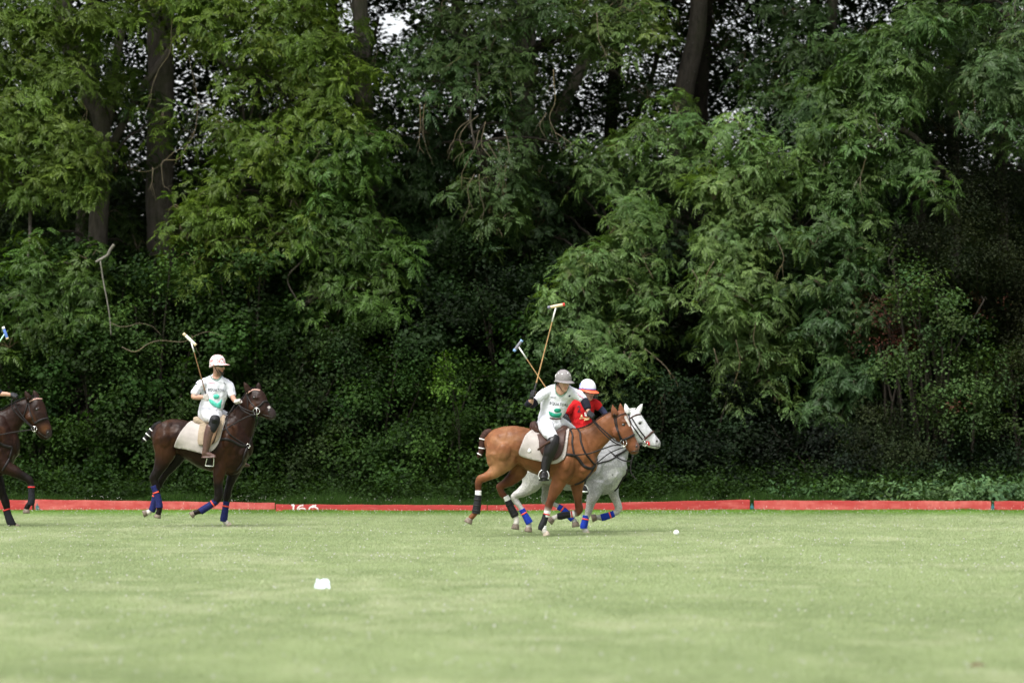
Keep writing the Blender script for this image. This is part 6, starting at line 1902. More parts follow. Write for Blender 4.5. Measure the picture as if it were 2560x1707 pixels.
# ------------------------------------------------------------ horse cut by the left edge
def off(secs, du, dv): return [((a[0] + du, a[1] + dv), (b[0] + du, b[1] + dv), *k) for a, b, *k in secs]
l_trunk = off(b_trunk, -735, 18)
l_neck = [((-110, 730), (50, 1060), .16), ((-70, 705), (95, 1000), .145), ((-20, 682), (112, 930), .125), ((35, 660), (122, 870), .108), ((90, 630), (140, 815), .095), ((145, 603), (165, 770), .086), ((195, 585), (195, 735), .08)]
l_head = [((262, 572), (190, 635), .055, 0), ((295, 590), (180, 695), .09, -.01), ((318, 630), (188, 748), .10, -.02), ((333, 675), (215, 785), .10, -.03), ((345, 720), (240, 815), .082, -.04), ((358, 765), (262, 840), .066, -.05), ((370, 800), (285, 868), .058, -.05), ((372, 840), (318, 880), .045, -.05)]
l_legs = [
    dict(pts=[(-30, 980, NEAR, 82, .75), (30, 1070, NEAR, 55, .85), (100, 1105, NEAR - .01, 40), (165, 1140, NEAR - .01, 30), (208, 1165, NEAR - .01, 27), (222, 1200, NEAR - .01, 22), (222, 1260, NEAR - .01, 18), (220, 1320, NEAR - .01, 22), (200, 1352, NEAR - .01, 19), (190, 1372, NEAR - .01, 20)],
         cols=cc(BR['body'], BR['body'], BR['body'], BK, BK, BK, BK, BK, BK, BK)),
    dict(pts=[(-60, 1000, FAR, 78, .75), (-40, 1100, FAR, 56, .85), (-5, 1200, FAR, 38), (20, 1275, FAR, 29), (40, 1325, FAR, 28), (50, 1370, FAR, 21), (62, 1430, FAR, 20), (75, 1465, FAR, 23), (95, 1485, FAR, 19), (108, 1490, FAR, 20)],
         cols=cc(BR['body'], BK, BK, BK, BK, BK, BK, BK, BK, BK)),
    dict(pts=[(-490, 880, NEAR, 88, .8), (-500, 980, NEAR, 76, .75), (-535, 1060, NEAR, 50), (-570, 1120, NEAR, 36), (-600, 1165, NEAR, 30), (-590, 1220, NEAR, 24), (-575, 1290, NEAR, 19), (-560, 1370, NEAR, 21), (-545, 1400, NEAR, 20)]),
    dict(pts=[(-400, 900, FAR, 80, .8), (-400, 990, FAR, 66, .75), (-440, 1060, FAR, 46), (-480, 1120, FAR, 34), (-520, 1180, FAR, 28), (-500, 1240, FAR, 22), (-450, 1330, FAR, 19), (-400, 1420, FAR, 21), (-390, 1450, FAR, 20)]),
]
def l_extra(B):
    c = FL(-45, 900, -.19); B.ell(c, Vector((0.03, 0, 0.26)), Vector((0.13, 0, 0)), Vector((0, 0.09, 0)), LB)
    c = FL(60, 980, -.07); B.ell(c, Vector((0.02, 0, 0.15)), Vector((0.10, 0, 0)), Vector((0, 0.11, 0)), BR['body'])
    c = FL(215, 725, -.09); B.ell(c, Vector((0.07, 0, -0.03)), Vector((0.03, 0, 0.08)), Vector((0, 0.035, 0)), LB)
    c = FL(275, 660, -.10); B.ell(c, Vector((0.035, 0, -0.012)), Vector((0.01, 0, 0.02)), Vector((0, 0.018, 0)), BR['head'])
def l_col(co, c):
    p = FL(330, 800, 0)
    d = (Vector((co.x - p.x, 0, co.z - p.z))).length
    if d < 0.10: c = Vector(c).lerp(Vector((0.13, 0.055, 0.022)), 0.7 * (1 - d / 0.10))
    if co.x > FL(335, 0).x and co.z < FL(0, 810).z: c = Vector(c).lerp(Vector((0.03, 0.024, 0.024)), 0.8)
    return c
hl, BL = horse('very dark brown horse cut off by the left edge, one foreleg lifted', FL, FL(110, 1508, 0), l_trunk, l_neck, l_head, l_legs,
               [((208, 592), (180, 534), 24, -.08), ((262, 582), (240, 530), 22, .04)], BR, COAT, (268, 664), (345, 832), l_extra, l_col)
mane(hl, FL, [(-70, 700), (-20, 676), (35, 652), (90, 622), (145, 595), (200, 576), (255, 570)], M_DARKHAIR, None, 0.013)
mouth(hl, FL, [(278, 825), (298, 840), (322, 858), (345, 864)], BL.bvh)
make_hoof(hl, FL, (188, 1375), (0, 36), NEAR - .01, M_HOOF, .95)
make_hoof(hl, FL, (112, 1488), (14, 16), FAR, M_HOOF, .8)
make_hoof(hl, FL, (-545, 1405), (-4, 34), NEAR, M_HOOF, .95)
make_hoof(hl, FL, (-388, 1455), (4, 34), FAR, M_HOOF, .95)
for pts, b in (([(224, 1205, NEAR - .01, 24), (224, 1260, NEAR - .01, 23), (224, 1315, NEAR - .01, 26), (216, 1345, NEAR - .01, 24)], .1), ([(45, 1375, FAR, 27), (58, 1420, FAR, 27), (75, 1465, FAR, 30), (90, 1490, FAR, 27)], .05)):
    make_wrap(hl, FL, pts, M_BLACKW, (b,), M_REDTAPE)
saddle_pad(FL, BL, off_poly := [(u - 735, v + 18) for u, v in [(455, 728), (420, 742), (375, 795), (340, 855), (318, 905), (322, 922), (400, 935), (500, 960), (560, 962), (612, 930), (650, 860), (685, 700), (600, 742), (520, 745)]], 'saddle pad of the horse at the left edge', (-320, 860))
saddle(FL, BL, 'saddle of the horse at the left edge', (-180, 770),
       [((458 - 735, 718), (462 - 735, 778), .13), ((485 - 735, 718), (495 - 735, 788), .15), ((530 - 735, 743), (540 - 735, 796), .15), ((590 - 735, 743), (595 - 735, 798), .14), ((640 - 735, 718), (640 - 735, 788), .12), ((675 - 735, 708), (670 - 735, 758), .07)],
       [(u - 735, v + 18) for u, v in [(500, 760), (560, 745), (640, 705), (680, 700), (672, 770), (645, 850), (610, 890), (560, 905), (500, 905), (488, 870), (492, 820)]],
       M_LEATHERB, M_LEATHERB, [(-145, 768), (-150, 870), (-165, 970), (-170, 1015)], (-171, 1040), 34, -.33, True)
bridle(FL, BL, 'black bridle with pink browband and shiny curb bit on the horse at the left edge', (250, 790),
       [[(205, 585), (215, 660), (235, 720), (255, 765)], [(200, 620), (180, 690), (165, 720)], [(245, 790), (215, 800)]],
       [(212, 612), (240, 598), (270, 590), (300, 592)], M_PINKBAND, [(255, 765), (285, 745), (315, 733), (346, 728)], M_LEATHER, (252, 802), 19, -.13,
       [[(118, 575, -.14), (85, 600, -.15), (90, 660, -.15), (150, 725, -.15), (205, 775, -.14), (240, 800, -.14)], [(125, 578, -.12), (108, 620, -.13), (130, 670, -.13), (190, 750, -.14), (240, 795, -.14)],
        [(240, 808, -.16), (160, 818, -.20), (80, 830, -.25), (0, 845, -.30), (-80, 850, -.34)]])
r = thing('breastplate', 'black chest strap on the horse at the left edge', 'horse harness', tuple(FL(60, 950, -.2)))
mb = MB(); strap(mb, FL, [(-100, 880), (-30, 885), (40, 920), (95, 935)], BL.bvh, 0.022, 0.008); mb.obj('chest_strap', M_LEATHER, r)
mb = MB(); strap(mb, FL, [(95, 930), (85, 980), (60, 1050), (30, 1100)], BL.bvh, 0.014, 0.008); mb.obj('martingale', M_LEATHER, r)

# ================================================================== RIDERS
SK = (0.42, 0.235, 0.165); SKT = (0.36, 0.19, 0.125)
def px(F, r): return r / F.ppm
def person(label, spot): return thing('person', label, 'person', tuple(spot), 'polo players on horseback')

M_SKINP = simple('neck_skin', (0.42, 0.235, 0.165), 0.5, 0.35, 0.06)
# ---- bearded rider on the dark brown horse (frame FB, 476 px per metre)
F = FB
r = person('bearded rider in white jersey and patterned white helmet holding a mallet upright', F(560, 760, 0))
B = Body()
up = Vector((0.0, 0, 1)); hd = F(622, 335, -.10)
g, fw, uu, la = head_lofts(B, hd, (0.86, -0.5, -.02), up, SK, 1.0, F(608, 430, -.04), beard=(0.16, 0.09, 0.065))
B.section(F, [((570, 440), (650, 440), .06, 0), ((545, 475), (675, 475), .09, 0), ((515, 540), (690, 540), .11, 0), ((505, 610), (655, 620), .11, 0), ((490, 680), (655, 690), .14, 0), ((500, 740), (640, 745), .13, 0)], SK)
ARM_R = [(505, 450, -.10), (470, 505, -.16), (447, 560, -.19), (490, 562, -.27), (525, 556, -.31)]
B.chain(F, [(530, 465, -.07, 17), (478, 500, -.145, 19), (447, 558, -.19, 20), (485, 560, -.26, 18), (520, 558, -.30, 13)], SK)
B.chain(F, [(675, 465, -.02, 17), (712, 505, -.045, 18), (735, 565, -.10, 19), (752, 592, -.14, 15), (762, 598, -.17, 13)], SK)
gripC = F(541, 560, -.31); rodax = (F(428, 165, -.30) - gripC)
hand_lofts(B, gripC, F(512, 560, -.30), rodax, (-.25, -1, 0), SK)
reinC = F(768, 594, -.18)
hand_lofts(B, reinC, F(748, 590, -.13), Vector((0.75, -.25, .2)), (.1, -.5, .85), SK)
B.chain(F, [(560, 690, -.10, 50), (590, 715, -.24, 44), (600, 735, -.30, 34), (580, 830, -.33, 28), (555, 900, -.34, 20), (540, 960, -.34, 14), (575, 980, -.355, 8)], SK)
B.chain(F, [(590, 690, .10, 50), (680, 730, .24, 44), (740, 760, .32, 34), (780, 880, .34, 28), (798, 960, .34, 16), (806, 1020, .34, 12), (830, 1050, .34, 9)], SK)
bd = B.fuse('body', SKIN, r, 0.0075, 2)
face_bits(r, g, fw, uu, la)
mb = MB()       # wrap-round sunglasses
mb.tube([g(0.0, 0.002, 0.084), g(0.070, 0.002, 0.068), g(0.105, -0.004, 0.032), g(0.114, -0.002, 0), g(0.105, -0.004, -0.032), g(0.070, 0.002, -0.068), g(0.0, 0.002, -0.084)], [0.004, 0.012, 0.020, 0.010, 0.020, 0.012, 0.004], 8, 0.25, sub=4)
mb.obj('sunglasses', simple('dark_lens', (0.03, 0.035, 0.02), 0.1, 0.8, 0.1), r)
mb = MB(); mb.tube([g(-0.06, -0.02, 0.072), g(-0.105, 0.0, 0.03), g(-0.108, 0.0, -0.03), g(-0.06, -0.02, -0.072)], [0.018, 0.03, 0.03, 0.018], 8, sub=3); mb.obj('hair', M_HAIR, r)
mb = MB(); mb.tube([g(0.055, -0.045, 0.066), g(0.075, -0.085, 0.045), g(0.098, -0.118, 0.0), g(0.075, -0.085, -0.045), g(0.055, -0.045, -0.066)], [0.006, 0.010, 0.020, 0.010, 0.006], 8, 0.6, sub=4)
mb.tube([g(0.100, -0.052, 0.026), g(0.108, -0.050, 0.0), g(0.100, -0.052, -0.026)], [0.004, 0.006, 0.004], 6, sub=3); mb.obj('beard', M_HAIR, r)
def pattern_mat():
    m, t, b, o = new_mat('patterned_helmet_cover')
    n = noise(t, 22, 2, 0.6); n2 = noise(t, 30, 3, 0.7)
    c = mixc(t, ramp(t, n, [(0.50, 0), (0.52, 1), (0.57, 1), (0.59, 0)]), (0.74, 0.71, 0.70), (0.50, 0.07, 0.08))
    c = mixc(t, ramp(t, n2, [(0.60, 0), (0.63, 1)]), c, (0.06, 0.05, 0.06))
    c = mixc(t, ramp(t, noise(t, 14, 2), [(0.60, 0), (0.63, 1)]), c, (0.62, 0.25, 0.24))
    t.links.new(c, b.inputs['Base Color']); b.inputs['Roughness'].default_value = 0.5
    return m
helmet(r, g, fw, uu, la, pattern_mat(), 0.06, 1.0, 0.065)
S = Body()      # jersey: torso, two sleeves
S.section(F, [((580, 398), (640, 405), .055, -.03), ((540, 415), (680, 420), .095, -.02), ((503, 440), (708, 440), .125, 0), ((505, 500), (702, 500), .135, 0), ((505, 560), (688, 560), .135, 0), ((498, 610), (668, 618), .14, 0), ((488, 640), (655, 655), .15, 0)], (1, 1, 1), n=26)
S.chain(F, [(535, 446, -.04, 28), (500, 470, -.11, 31), (468, 515, -.16, 31), (458, 532, -.17, 30)], (1, 1, 1))
S.chain(F, [(672, 446, -.02, 28), (704, 474, -.03, 30), (722, 525, -.05, 28), (728, 545, -.06, 27)], (1, 1, 1))
S.fuse('jersey', M_SHIRTW, r, 0.0075, 3, folds=0.014, ff=(10, 10, 7))
sh = [o for o in r.children if o.name.startswith('jersey')][0]
text_patch('EQUATORI', 1.25, F, (556, 514), (122, 8), S.bvh, M_PRINT, sh, spacing=1.12, bold=0.012)
patch(F, [(595, 555), (600, 543), (617, 538), (634, 543), (638, 558), (628, 571), (612, 573), (598, 566)], S.bvh, M_TEAL, sh, 'round_print')
patch(F, [(558, 566), (590, 582), (625, 604), (655, 572), (650, 606), (645, 640), (610, 630), (575, 606)], S.bvh, M_TEAL, sh, 'leaf_print')
patch(F, [(552, 449), (562, 450), (606, 455), (606, 459), (560, 456)], S.bvh, M_PINK, sh, 'small_print')
patch(F, [(668, 452), (676, 456), (684, 468), (674, 462)], S.bvh, M_PRINT, sh, 'small_print')
patch(F, [(468, 462), (480, 458), (478, 470), (466, 470)], S.bvh, M_PRINT, sh, 'sleeve_mark')
patch(F, [(572, 392), (584, 414), (612, 432), (630, 428), (646, 410), (648, 398), (610, 396)], S.bvh, M_SKINP, sh, 'open_neck', 0.002)
mb = MB(); strap(mb, F, [(568, 392), (580, 418), (612, 438), (632, 434), (650, 412), (652, 398)], S.bvh, 0.008, 0.004); mb.obj('collar', M_COLLAR, sh)
S = Body()
S.section(F, [((498, 618), (650, 625), .135), ((482, 650), (656, 655), .155), ((478, 690), (660, 695), .165), ((500, 735), (650, 735), .15)], (1, 1, 1))
S.chain(F, [(545, 670, -.08, 55), (575, 695, -.20, 52), (595, 715, -.29, 44), (595, 745, -.32, 38), (580, 790, -.335, 34)], (1, 1, 1))
S.chain(F, [(600, 680, .08, 55), (670, 710, .22, 50), (730, 750, .30, 42), (760, 820, .34, 34)], (1, 1, 1))
S.fuse('breeches', M_BREECH, r, 0.009, 3, folds=0.006, ff=(12, 12, 12))
def boot(F, pts, mat, root, extra=()):
    K = Body(); K.chain(F, pts, (1, 1, 1))
    for e in extra: K.chain(F, e, (1, 1, 1))
    return K.fuse('boot', mat, root, 0.0075, 2)
boot(F, [(575, 775, -.34, 40, .9), (558, 830, -.345, 37, .9), (545, 890, -.35, 30, .9), (535, 940, -.35, 24), (530, 968, -.35, 23)], M_BOOTB, r,
     [[(518, 975, -.34, 19), (545, 975, -.35, 23), (578, 982, -.36, 17), (602, 988, -.365, 11, 1.5)], [(506, 996, -.345, 5, 5), (560, 996, -.355, 5, 6), (608, 994, -.365, 5, 5)]])
boot(F, [(760, 800, .34, 38), (785, 900, .35, 32), (800, 980, .35, 24), (805, 1025, .35, 22)], M_BOOTB, r, [[(795, 1045, .35, 17), (825, 1050, .35, 15), (850, 1055, .35, 10, 1.6)]])
K = Body(); K.chain(F, [(604, 700, -.335, 34, .7), (600, 730, -.355, 40, .7), (585, 775, -.365, 37, .7), (572, 802, -.365, 33, .7)], (1, 1, 1)); K.ell(F(600, 722, -.42), Vector((.055, 0, .01)), Vector((-.01, 0, .05)), Vector((0, .025, 0)), (1, 1, 1)); K.fuse('knee_guard', M_TENDON, r, 0.0075, 1)
K = Body(); hand_lofts(K, gripC, F(508, 560, -.29), rodax, (-.25, -1, 0), (1, 1, 1), 1.10); K.fuse('glove', M_GLOVEW, r, 0.0042, 1)
K = Body(); hand_lofts(K, reinC, F(745, 588, -.12), Vector((0.75, -.25, .2)), (.1, -.5, .85), (1, 1, 1), 1.10); K.fuse('glove', M_GLOVEW, r, 0.0042, 1)
mallet('mallet with a white and bare wood head held by the bearded rider', F, (548, 578), (373, 98), (463, 182), (430, 160), -.31, -.30, M_CANED, M_HWHITE, M_TIPA, M_TIPA)

# ---- rider in the grey helmet on the chestnut (frame F3 of the upper crop, 716 px per metre)
F3 = Frame(1240, 740, 4.0205, 53.9); F = F3
def c3(u, v): return ((u / 3.92 + 1120 - 1240) * 4.0205, (v / 3.92 + 960 - 740) * 4.0205)   # FC pixel -> F3 pixel
r = person('rider in white jersey and grey helmet leaning forward on the chestnut horse', F(540, 1290, 0))
B = Body(); hd = F(676, 866, -.16)
g, fw, uu, la = head_lofts(B, hd, (0.52, -0.80, -.20), (0.08, -.13, 1), (0.48, 0.27, 0.20), 1.0, F(640, 985, -.08))
B.section(F, [((590, 975), (740, 970), .06, -.05), ((540, 1015), (760, 1010), .09, -.03), ((465, 1100), (720, 1100), .11, 0), ((450, 1180), (680, 1180), .11, 0), ((430, 1240), (655, 1240), .13, 0), ((425, 1320), (650, 1320), .14, 0)], SK)
B.chain(F, [(545, 970, -.08, 24), (445, 1010, -.15, 27), (345, 1090, -.20, 30), (350, 1060, -.28, 28), (358, 1025, -.31, 20)], SK)
B.chain(F, [(765, 985, -.06, 24), (862, 1022, -.115, 27), (905, 1085, -.16, 29), (925, 1145, -.20, 23), (935, 1175, -.22, 19)], SK)
gC = F(378, 985, -.33); rod = F(600, 125, -.30) - gC
hand_lofts(B, gC, F(355, 1030, -.30), rod, (-.7, -.7, 0), SK)
rC = F(948, 1196, -.24)
hand_lofts(B, rC, F(932, 1165, -.21), Vector((0.7, -.1, -.5)), (.2, -.85, .35), SK)
hip = c3(960, 420)
B.chain(FC, [(960, 400, -.08, 45), (985, 450, -.18, 42), (1025, 540, -.31, 32), (1010, 640, -.37, 30), (960, 760, -.38, 26), (935, 850, -.38, 20), (940, 905, -.42, 18)], SK)
B.chain(FC, [(1060, 410, .08, 45), (1140, 450, .22, 40), (1215, 540, .31, 32), (1230, 720, .34, 30), (1235, 850, .34, 26), (1240, 950, .34, 20)], SK)
B.fuse('body', SKIN, r, 0.0075, 2)
face_bits(r, g, fw, uu, la)
mb = MB(); mb.tube([g(-0.03, -0.02, 0.078), g(-0.09, -0.03, 0.05), g(-0.108, -0.02, 0.0), g(-0.09, -0.03, -0.05), g(-0.03, -0.02, -0.078)], [0.012, 0.024, 0.028, 0.024, 0.012], 8, sub=3); mb.obj('hair', M_HAIR, r)
M_HGREY = simple('grey_helmet', (0.20, 0.185, 0.185), 0.6, 0.3, 0.12, 60)
h, hcn, f2, u2 = helmet(r, g, fw, uu, la, M_HGREY, 0.0, 1.0, 0.05, brimall=0.016)
hb_ = BVHTree.FromPolygons([h.matrix_world @ v.co + Vector(r.location) for v in h.data.vertices], [tuple(p.vertices) for p in h.data.polygons])
for uv in ((625, 778), (662, 786), (720, 776), (742, 800)):
    c = on_skin(hb_, F(*uv, 0), 0.001); n_ = (c - hcn).normalized()
    mb = MB(); mb.ball(c, 0.0095, 0.0095, 0.003, n_.to_track_quat('Z', 'Y').to_matrix(), 12, 6); mb.obj('white_stud', M_HWHITE, h)
mb = MB(); pts = [hcn + (u2 * math.cos(a) * .124 + la * -math.sin(a) * .110 - f2 * .02) for a in [x * 0.15 for x in range(-2, 12)]]
pts = [on_skin(hb_, F(u, v, 0), 0.002) for u, v in ((598, 820), (604, 790), (618, 760), (640, 736), (668, 724))]
mb.tube(pts, 0.0055, 6, sub=3); mb.obj('white_piping', M_HWHITE, h)
S = Body()
S.section(F, [((600, 885), (735, 900), .06, -.06), ((540, 905), (790, 925), .10, -.05), ((490, 935), (845, 960), .125, -.03), ((468, 1000), (820, 1010), .135, -.02), ((455, 1060), (762, 1060), .135, 0), ((452, 1120), (720, 1120), .135, 0), ((440, 1170), (690, 1175), .14, 0), ((425, 1215), (660, 1222), .15, 0)], (1, 1, 1), n=26)
S.chain(F, [(545, 955, -.06, 42), (478, 985, -.13, 46), (425, 1030, -.16, 44), (412, 1048, -.17, 42)], (1, 1, 1))
S.chain(F, [(765, 965, -.05, 42), (834, 998, -.10, 46), (876, 1035, -.12, 45), (886, 1046, -.13, 43)], (1, 1, 1))
sh = S.fuse('jersey', M_SHIRTW, r, 0.0075, 3, folds=0.014, ff=(10, 10, 7))
text_patch('EQUATORI', 1.15, F, (537, 1088), (178, 22), S.bvh, M_PRINT, sh, spacing=1.12, bold=0.012)
patch(F, [(580, 1148), (592, 1132), (615, 1128), (640, 1132), (652, 1148), (642, 1164), (618, 1170), (592, 1164)], S.bvh, M_GREEN, sh, 'round_print')
patch(F, [(528, 1155), (560, 1168), (600, 1182), (632, 1176), (658, 1172), (656, 1195), (646, 1218), (600, 1220), (560, 1212), (535, 1190)], S.bvh, M_GREEN, sh, 'leaf_print')
patch(F, [(546, 1013), (556, 1014), (600, 1016), (600, 1020), (556, 1020)], S.bvh, M_PRINT, sh, 'small_print')
patch(F, [(724, 1010), (732, 998), (746, 994), (748, 1004), (736, 1014)], S.bvh, M_PRINT, sh, 'small_print')
patch(F, [(814, 965), (840, 975), (870, 1010), (880, 1030), (860, 1025), (830, 1000)], S.bvh, M_PINK, sh, 'sleeve_print')
patch(F, [(605, 890), (600, 930), (610, 970), (640, 998), (670, 992), (700, 962), (722, 912), (690, 905), (640, 900)], S.bvh, M_SKINP, sh, 'open_neck', 0.002)
mb = MB(); strap(mb, F, [(600, 888), (596, 930), (606, 975), (640, 1004), (672, 998), (704, 965), (728, 915)], S.bvh, 0.008, 0.004); mb.obj('collar', M_COLLAR, sh)
S = Body()
S.section(F, [((432, 1208), (655, 1222), .145), ((418, 1250), (662, 1260), .16), ((412, 1300), (670, 1310), .165), ((430, 1350), (650, 1350), .15)], (1, 1, 1))
S.chain(FC, [(950, 370, -.09, 75), (965, 430, -.18, 74), (1000, 490, -.28, 62), (1030, 530, -.33, 52), (1020, 600, -.36, 44)], (1, 1, 1))
S.chain(FC, [(1080, 380, .06, 70), (1130, 400, .18, 58), (1190, 435, .27, 48), (1235, 480, .32, 42), (1230, 620, .34, 38)], (1, 1, 1))
S.fuse('breeches', M_BREECH, r, 0.009, 3, folds=0.006, ff=(12, 12, 12))
K = Body(); K.section(F, [((520, 1226), (520, 1240), .150), ((590, 1226), (590, 1246), .158), ((656, 1218), (656, 1246), .14)], (1, 1, 1)); 
mb = MB(); strap(mb, F, [(500, 1222, -.15), (560, 1230, -.165), (610, 1236, -.16), (655, 1230, -.13)], None, 0.011, 0, flat=.4); mb.obj('belt', M_LEATHERB, r)
boot(FC, [(1010, 610, -.37, 52, .9), (985, 700, -.375, 54, .9), (958, 780, -.38, 46, .9), (944, 850, -.39, 36), (940, 885, -.40, 34)], M_BOOTK, r,
     [[(938, 885, -.39, 36), (938, 905, -.45, 40, .8), (938, 922, -.51, 38, .6)], [(895, 938, -.47, 9), (938, 942, -.52, 10), (985, 938, -.47, 9)]])
boot(FC, [(1225, 620, .34, 44), (1230, 740, .35, 38), (1238, 860, .35, 30), (1240, 920, .35, 27)], M_BOOTK, r, [[(1236, 945, .35, 24), (1262, 965, .35, 22), (1285, 975, .35, 12)]])
K = Body(); K.chain(FC, [(1056, 512, -.345, 42, .8), (1035, 560, -.375, 62, .75), (1012, 620, -.385, 66, .75), (992, 680, -.39, 60, .75), (980, 715, -.385, 52, .75)], (1, 1, 1)); K.fuse('knee_guard', M_BOOTK, r, 0.0075, 2)
mb = MB(); strap(mb, FC, [(880, 645, -.36), (930, 605, -.42), (975, 575, -.45), (1000, 560, -.46)], None, 0.015, 0, flat=.4); mb.obj('guard_strap', M_LEATHERB, r)
K = Body(); hand_lofts(K, gC, F(350, 1045, -.30), rod, (-.7, -.7, 0), (1, 1, 1), 1.12); K.fuse('glove', M_GLOVEB, r, 0.0042, 1)
K = Body(); hand_lofts(K, rC, F(930, 1155, -.21), Vector((0.7, -.1, -.5)), (.2, -.85, .35), (1, 1, 1), 1.12); K.fuse('glove', M_GLOVEB, r, 0.0042, 1)
K = Body(); K.chain(F, [(395, 1060, -.18, 42), (345, 1092, -.21, 44), (322, 1088, -.24, 38), (338, 1066, -.28, 36)], (1, 1, 1)); K.fuse('elbow_pad', M_BLACKF, r, 0.0075, 2)
K = Body(); K.chain(F, [(888, 1048, -.14, 42), (905, 1085, -.16, 44), (920, 1128, -.19, 38)], (1, 1, 1)); K.fuse('elbow_pad', M_BLACKF, r, 0.0075, 2)
mallet('long mallet with a bare wood and red ended head held by the grey helmeted rider', F, (368, 1020), (520, 118), (690, 84), (604, 104), -.335, -.30, M_CANE, M_TIPA, simple('grey_end', (0.16, 0.16, 0.2), .6), M_REDTAPE)

# ---- rider in red on the grey horse
FR = Frame(1240, 740, 4.0205, 55.5); F = FR
r = person('rider in red jersey and white, blue and orange helmet behind the grey helmeted rider', F(830, 1350, 0))
B = Body(); hd = F(922, 958, -.08)
g, fw, uu, la = head_lofts(B, hd, (0.72, -0.66, -.16), (0.06, -.10, 1), (0.46, 0.22, 0.16), 1.0, F(890, 1070, -.03))
B.section(F, [((830, 1075), (940, 1075), .06, 0), ((790, 1110), (960, 1110), .09, 0), ((750, 1180), (965, 1180), .11, 0), ((750, 1260), (950, 1260), .11, 0), ((745, 1330), (950, 1330), .13, 0), ((740, 1400), (950, 1400), .13, 0)], SK)
B.chain(F, [(810, 1100, -.04, 22), (728, 1140, -.09, 26), (695, 1200, -.12, 28), (702, 1215, -.17, 24), (710, 1228, -.20, 19)], SK)
B.chain(F, [(950, 1090, .02, 22), (1035, 1122, .0, 24), (1090, 1170, -.05, 27), (1110, 1195, -.10, 21), (1112, 1215, -.14, 18)], SK)
gR = F(712, 1236, -.23); rodR = F(235, 520, -.20) - gR
hand_lofts(B, gR, F(703, 1215, -.18), rodR, (-.3, -.95, 0), SK)
rR = F(1118, 1222, -.16)
hand_lofts(B, rR, F(1110, 1200, -.12), Vector((0.8, -.2, 0)), (.1, -.8, .5), SK)
B.chain(F, [(830, 1390, -.10, 48), (880, 1420, -.22, 42), (935, 1480, -.29, 34), (920, 1640, -.33, 32), (890, 1780, -.34, 24), (880, 1900, -.34, 18), (905, 1945, -.36, 16)], SK)
B.chain(F, [(870, 1390, .10, 58), (960, 1420, .24, 52), (1040, 1480, .30, 42), (1080, 1640, .33, 36), (1100, 1760, .34, 26), (1110, 1850, .34, 18), (1150, 1870, .34, 16)], SK)
B.fuse('body', SKIN, r, 0.0075, 2)
face_bits(r, g, fw, uu, la)
mb = MB(); mb.tube([g(-0.03, -0.02, 0.078), g(-0.09, -0.03, 0.05), g(-0.108, -0.02, 0.0), g(-0.09, -0.03, -0.05), g(-0.03, -0.02, -0.078)], [0.012, 0.022, 0.026, 0.022, 0.012], 8, sub=3); mb.obj('hair', M_HAIR, r)
M_HW = simple('white_helmet_shell', (0.74, 0.76, 0.80), 0.35, 0.5, 0.06)
M_HO = simple('orange_red_peak', (0.70, 0.11, 0.04), 0.4, 0.5, 0.08)
h, hcn, f2, u2 = helmet(r, g, fw, uu, la, M_HW, -0.10, 1.0, 0.055, brimmat=M_HO, brimall=0.012)
def ringband(z0, z1, mat, nm, k=1.012):
    mb = MB(); n = 28; R = []
    for j in range(n):
        a = 2 * math.pi * j / n
        drop = -0.030 * (0.5 - 0.5 * math.cos(a)) * (1 if math.cos(a) < 0 else 0.4)
        R.append([hcn + f2 * math.cos(a) * 0.130 * k + la * math.sin(a) * 0.108 * k + u2 * (z + drop) for z in (z0, z1)] + [hcn + f2 * math.cos(a) * 0.128 + la * math.sin(a) * 0.106 + u2 * (z + drop) for z in (z1, z0)])
    vs = [v for q in R for v in q]
    fs = [(i * 4 + j, i * 4 + (j + 1) % 4, ((i + 1) % n) * 4 + (j + 1) % 4, ((i + 1) % n) * 4 + j) for i in range(n) for j in range(4)]
    mb.add(vs, fs); mb.obj(nm, mat, h)
ringband(-0.028, -0.014, M_HO, 'orange_band', 1.02)
ringband(-0.014, 0.004, simple('blue_violet_band', (0.09, 0.08, 0.42), .4), 'blue_band', 1.015)
hb_ = BVHTree.FromPolygons([v.co + Vector(r.location) for v in h.data.vertices], [tuple(p.vertices) for p in h.data.polygons])
mb = MB(); mb.tube([on_skin(hb_, F(u, v, 0), 0.002) for u, v in ((845, 915), (850, 880), (862, 855), (885, 835))], 0.005, 6, sub=3); mb.obj('blue_stripe', simple('blue_stripe', (0.06, 0.09, 0.4), .4), h)
mb = MB()       # face guard of thin bars
for z in (-0.010, -0.045, -0.080):
    mb.tube([g(0.02, z + .01, 0.105), g(0.09, z, 0.095), g(0.150, z - .005, 0.045), g(0.162, z - .006, 0), g(0.150, z - .005, -0.045), g(0.09, z, -0.095), g(0.02, z + .01, -0.105)], 0.0028, 6, sub=4)
for l in (-0.06, 0, 0.06):
    f = 0.162 - abs(l) * 0.35
    mb.tube([g(f - 0.01, 0.012, l), g(f, -0.04, l), g(f - 0.01, -0.088, l)], 0.0028, 6, sub=3)
mb.obj('face_guard', simple('guard_wire', (0.10, 0.10, 0.12), .4, metal=.5), h)
S = Body()
S.section(F, [((865, 1035), (960, 1035), .06, 0), ((810, 1045), (990, 1045), .10, 0), ((765, 1065), (1020, 1068), .125, 0), ((745, 1110), (1000, 1110), .135, 0), ((735, 1180), (975, 1180), .135, 0), ((745, 1250), (960, 1250), .135, 0), ((755, 1310), (955, 1310), .14, 0), ((750, 1360), (950, 1360), .15, 0)], (1, 1, 1), n=26)
S.chain(F, [(810, 1085, -.03, 38), (748, 1122, -.08, 43), (712, 1165, -.11, 42)], (1, 1, 1))
S.chain(F, [(970, 1070, .0, 46), (1010, 1095, .0, 44), (1038, 1120, .0, 40)], (1, 1, 1))
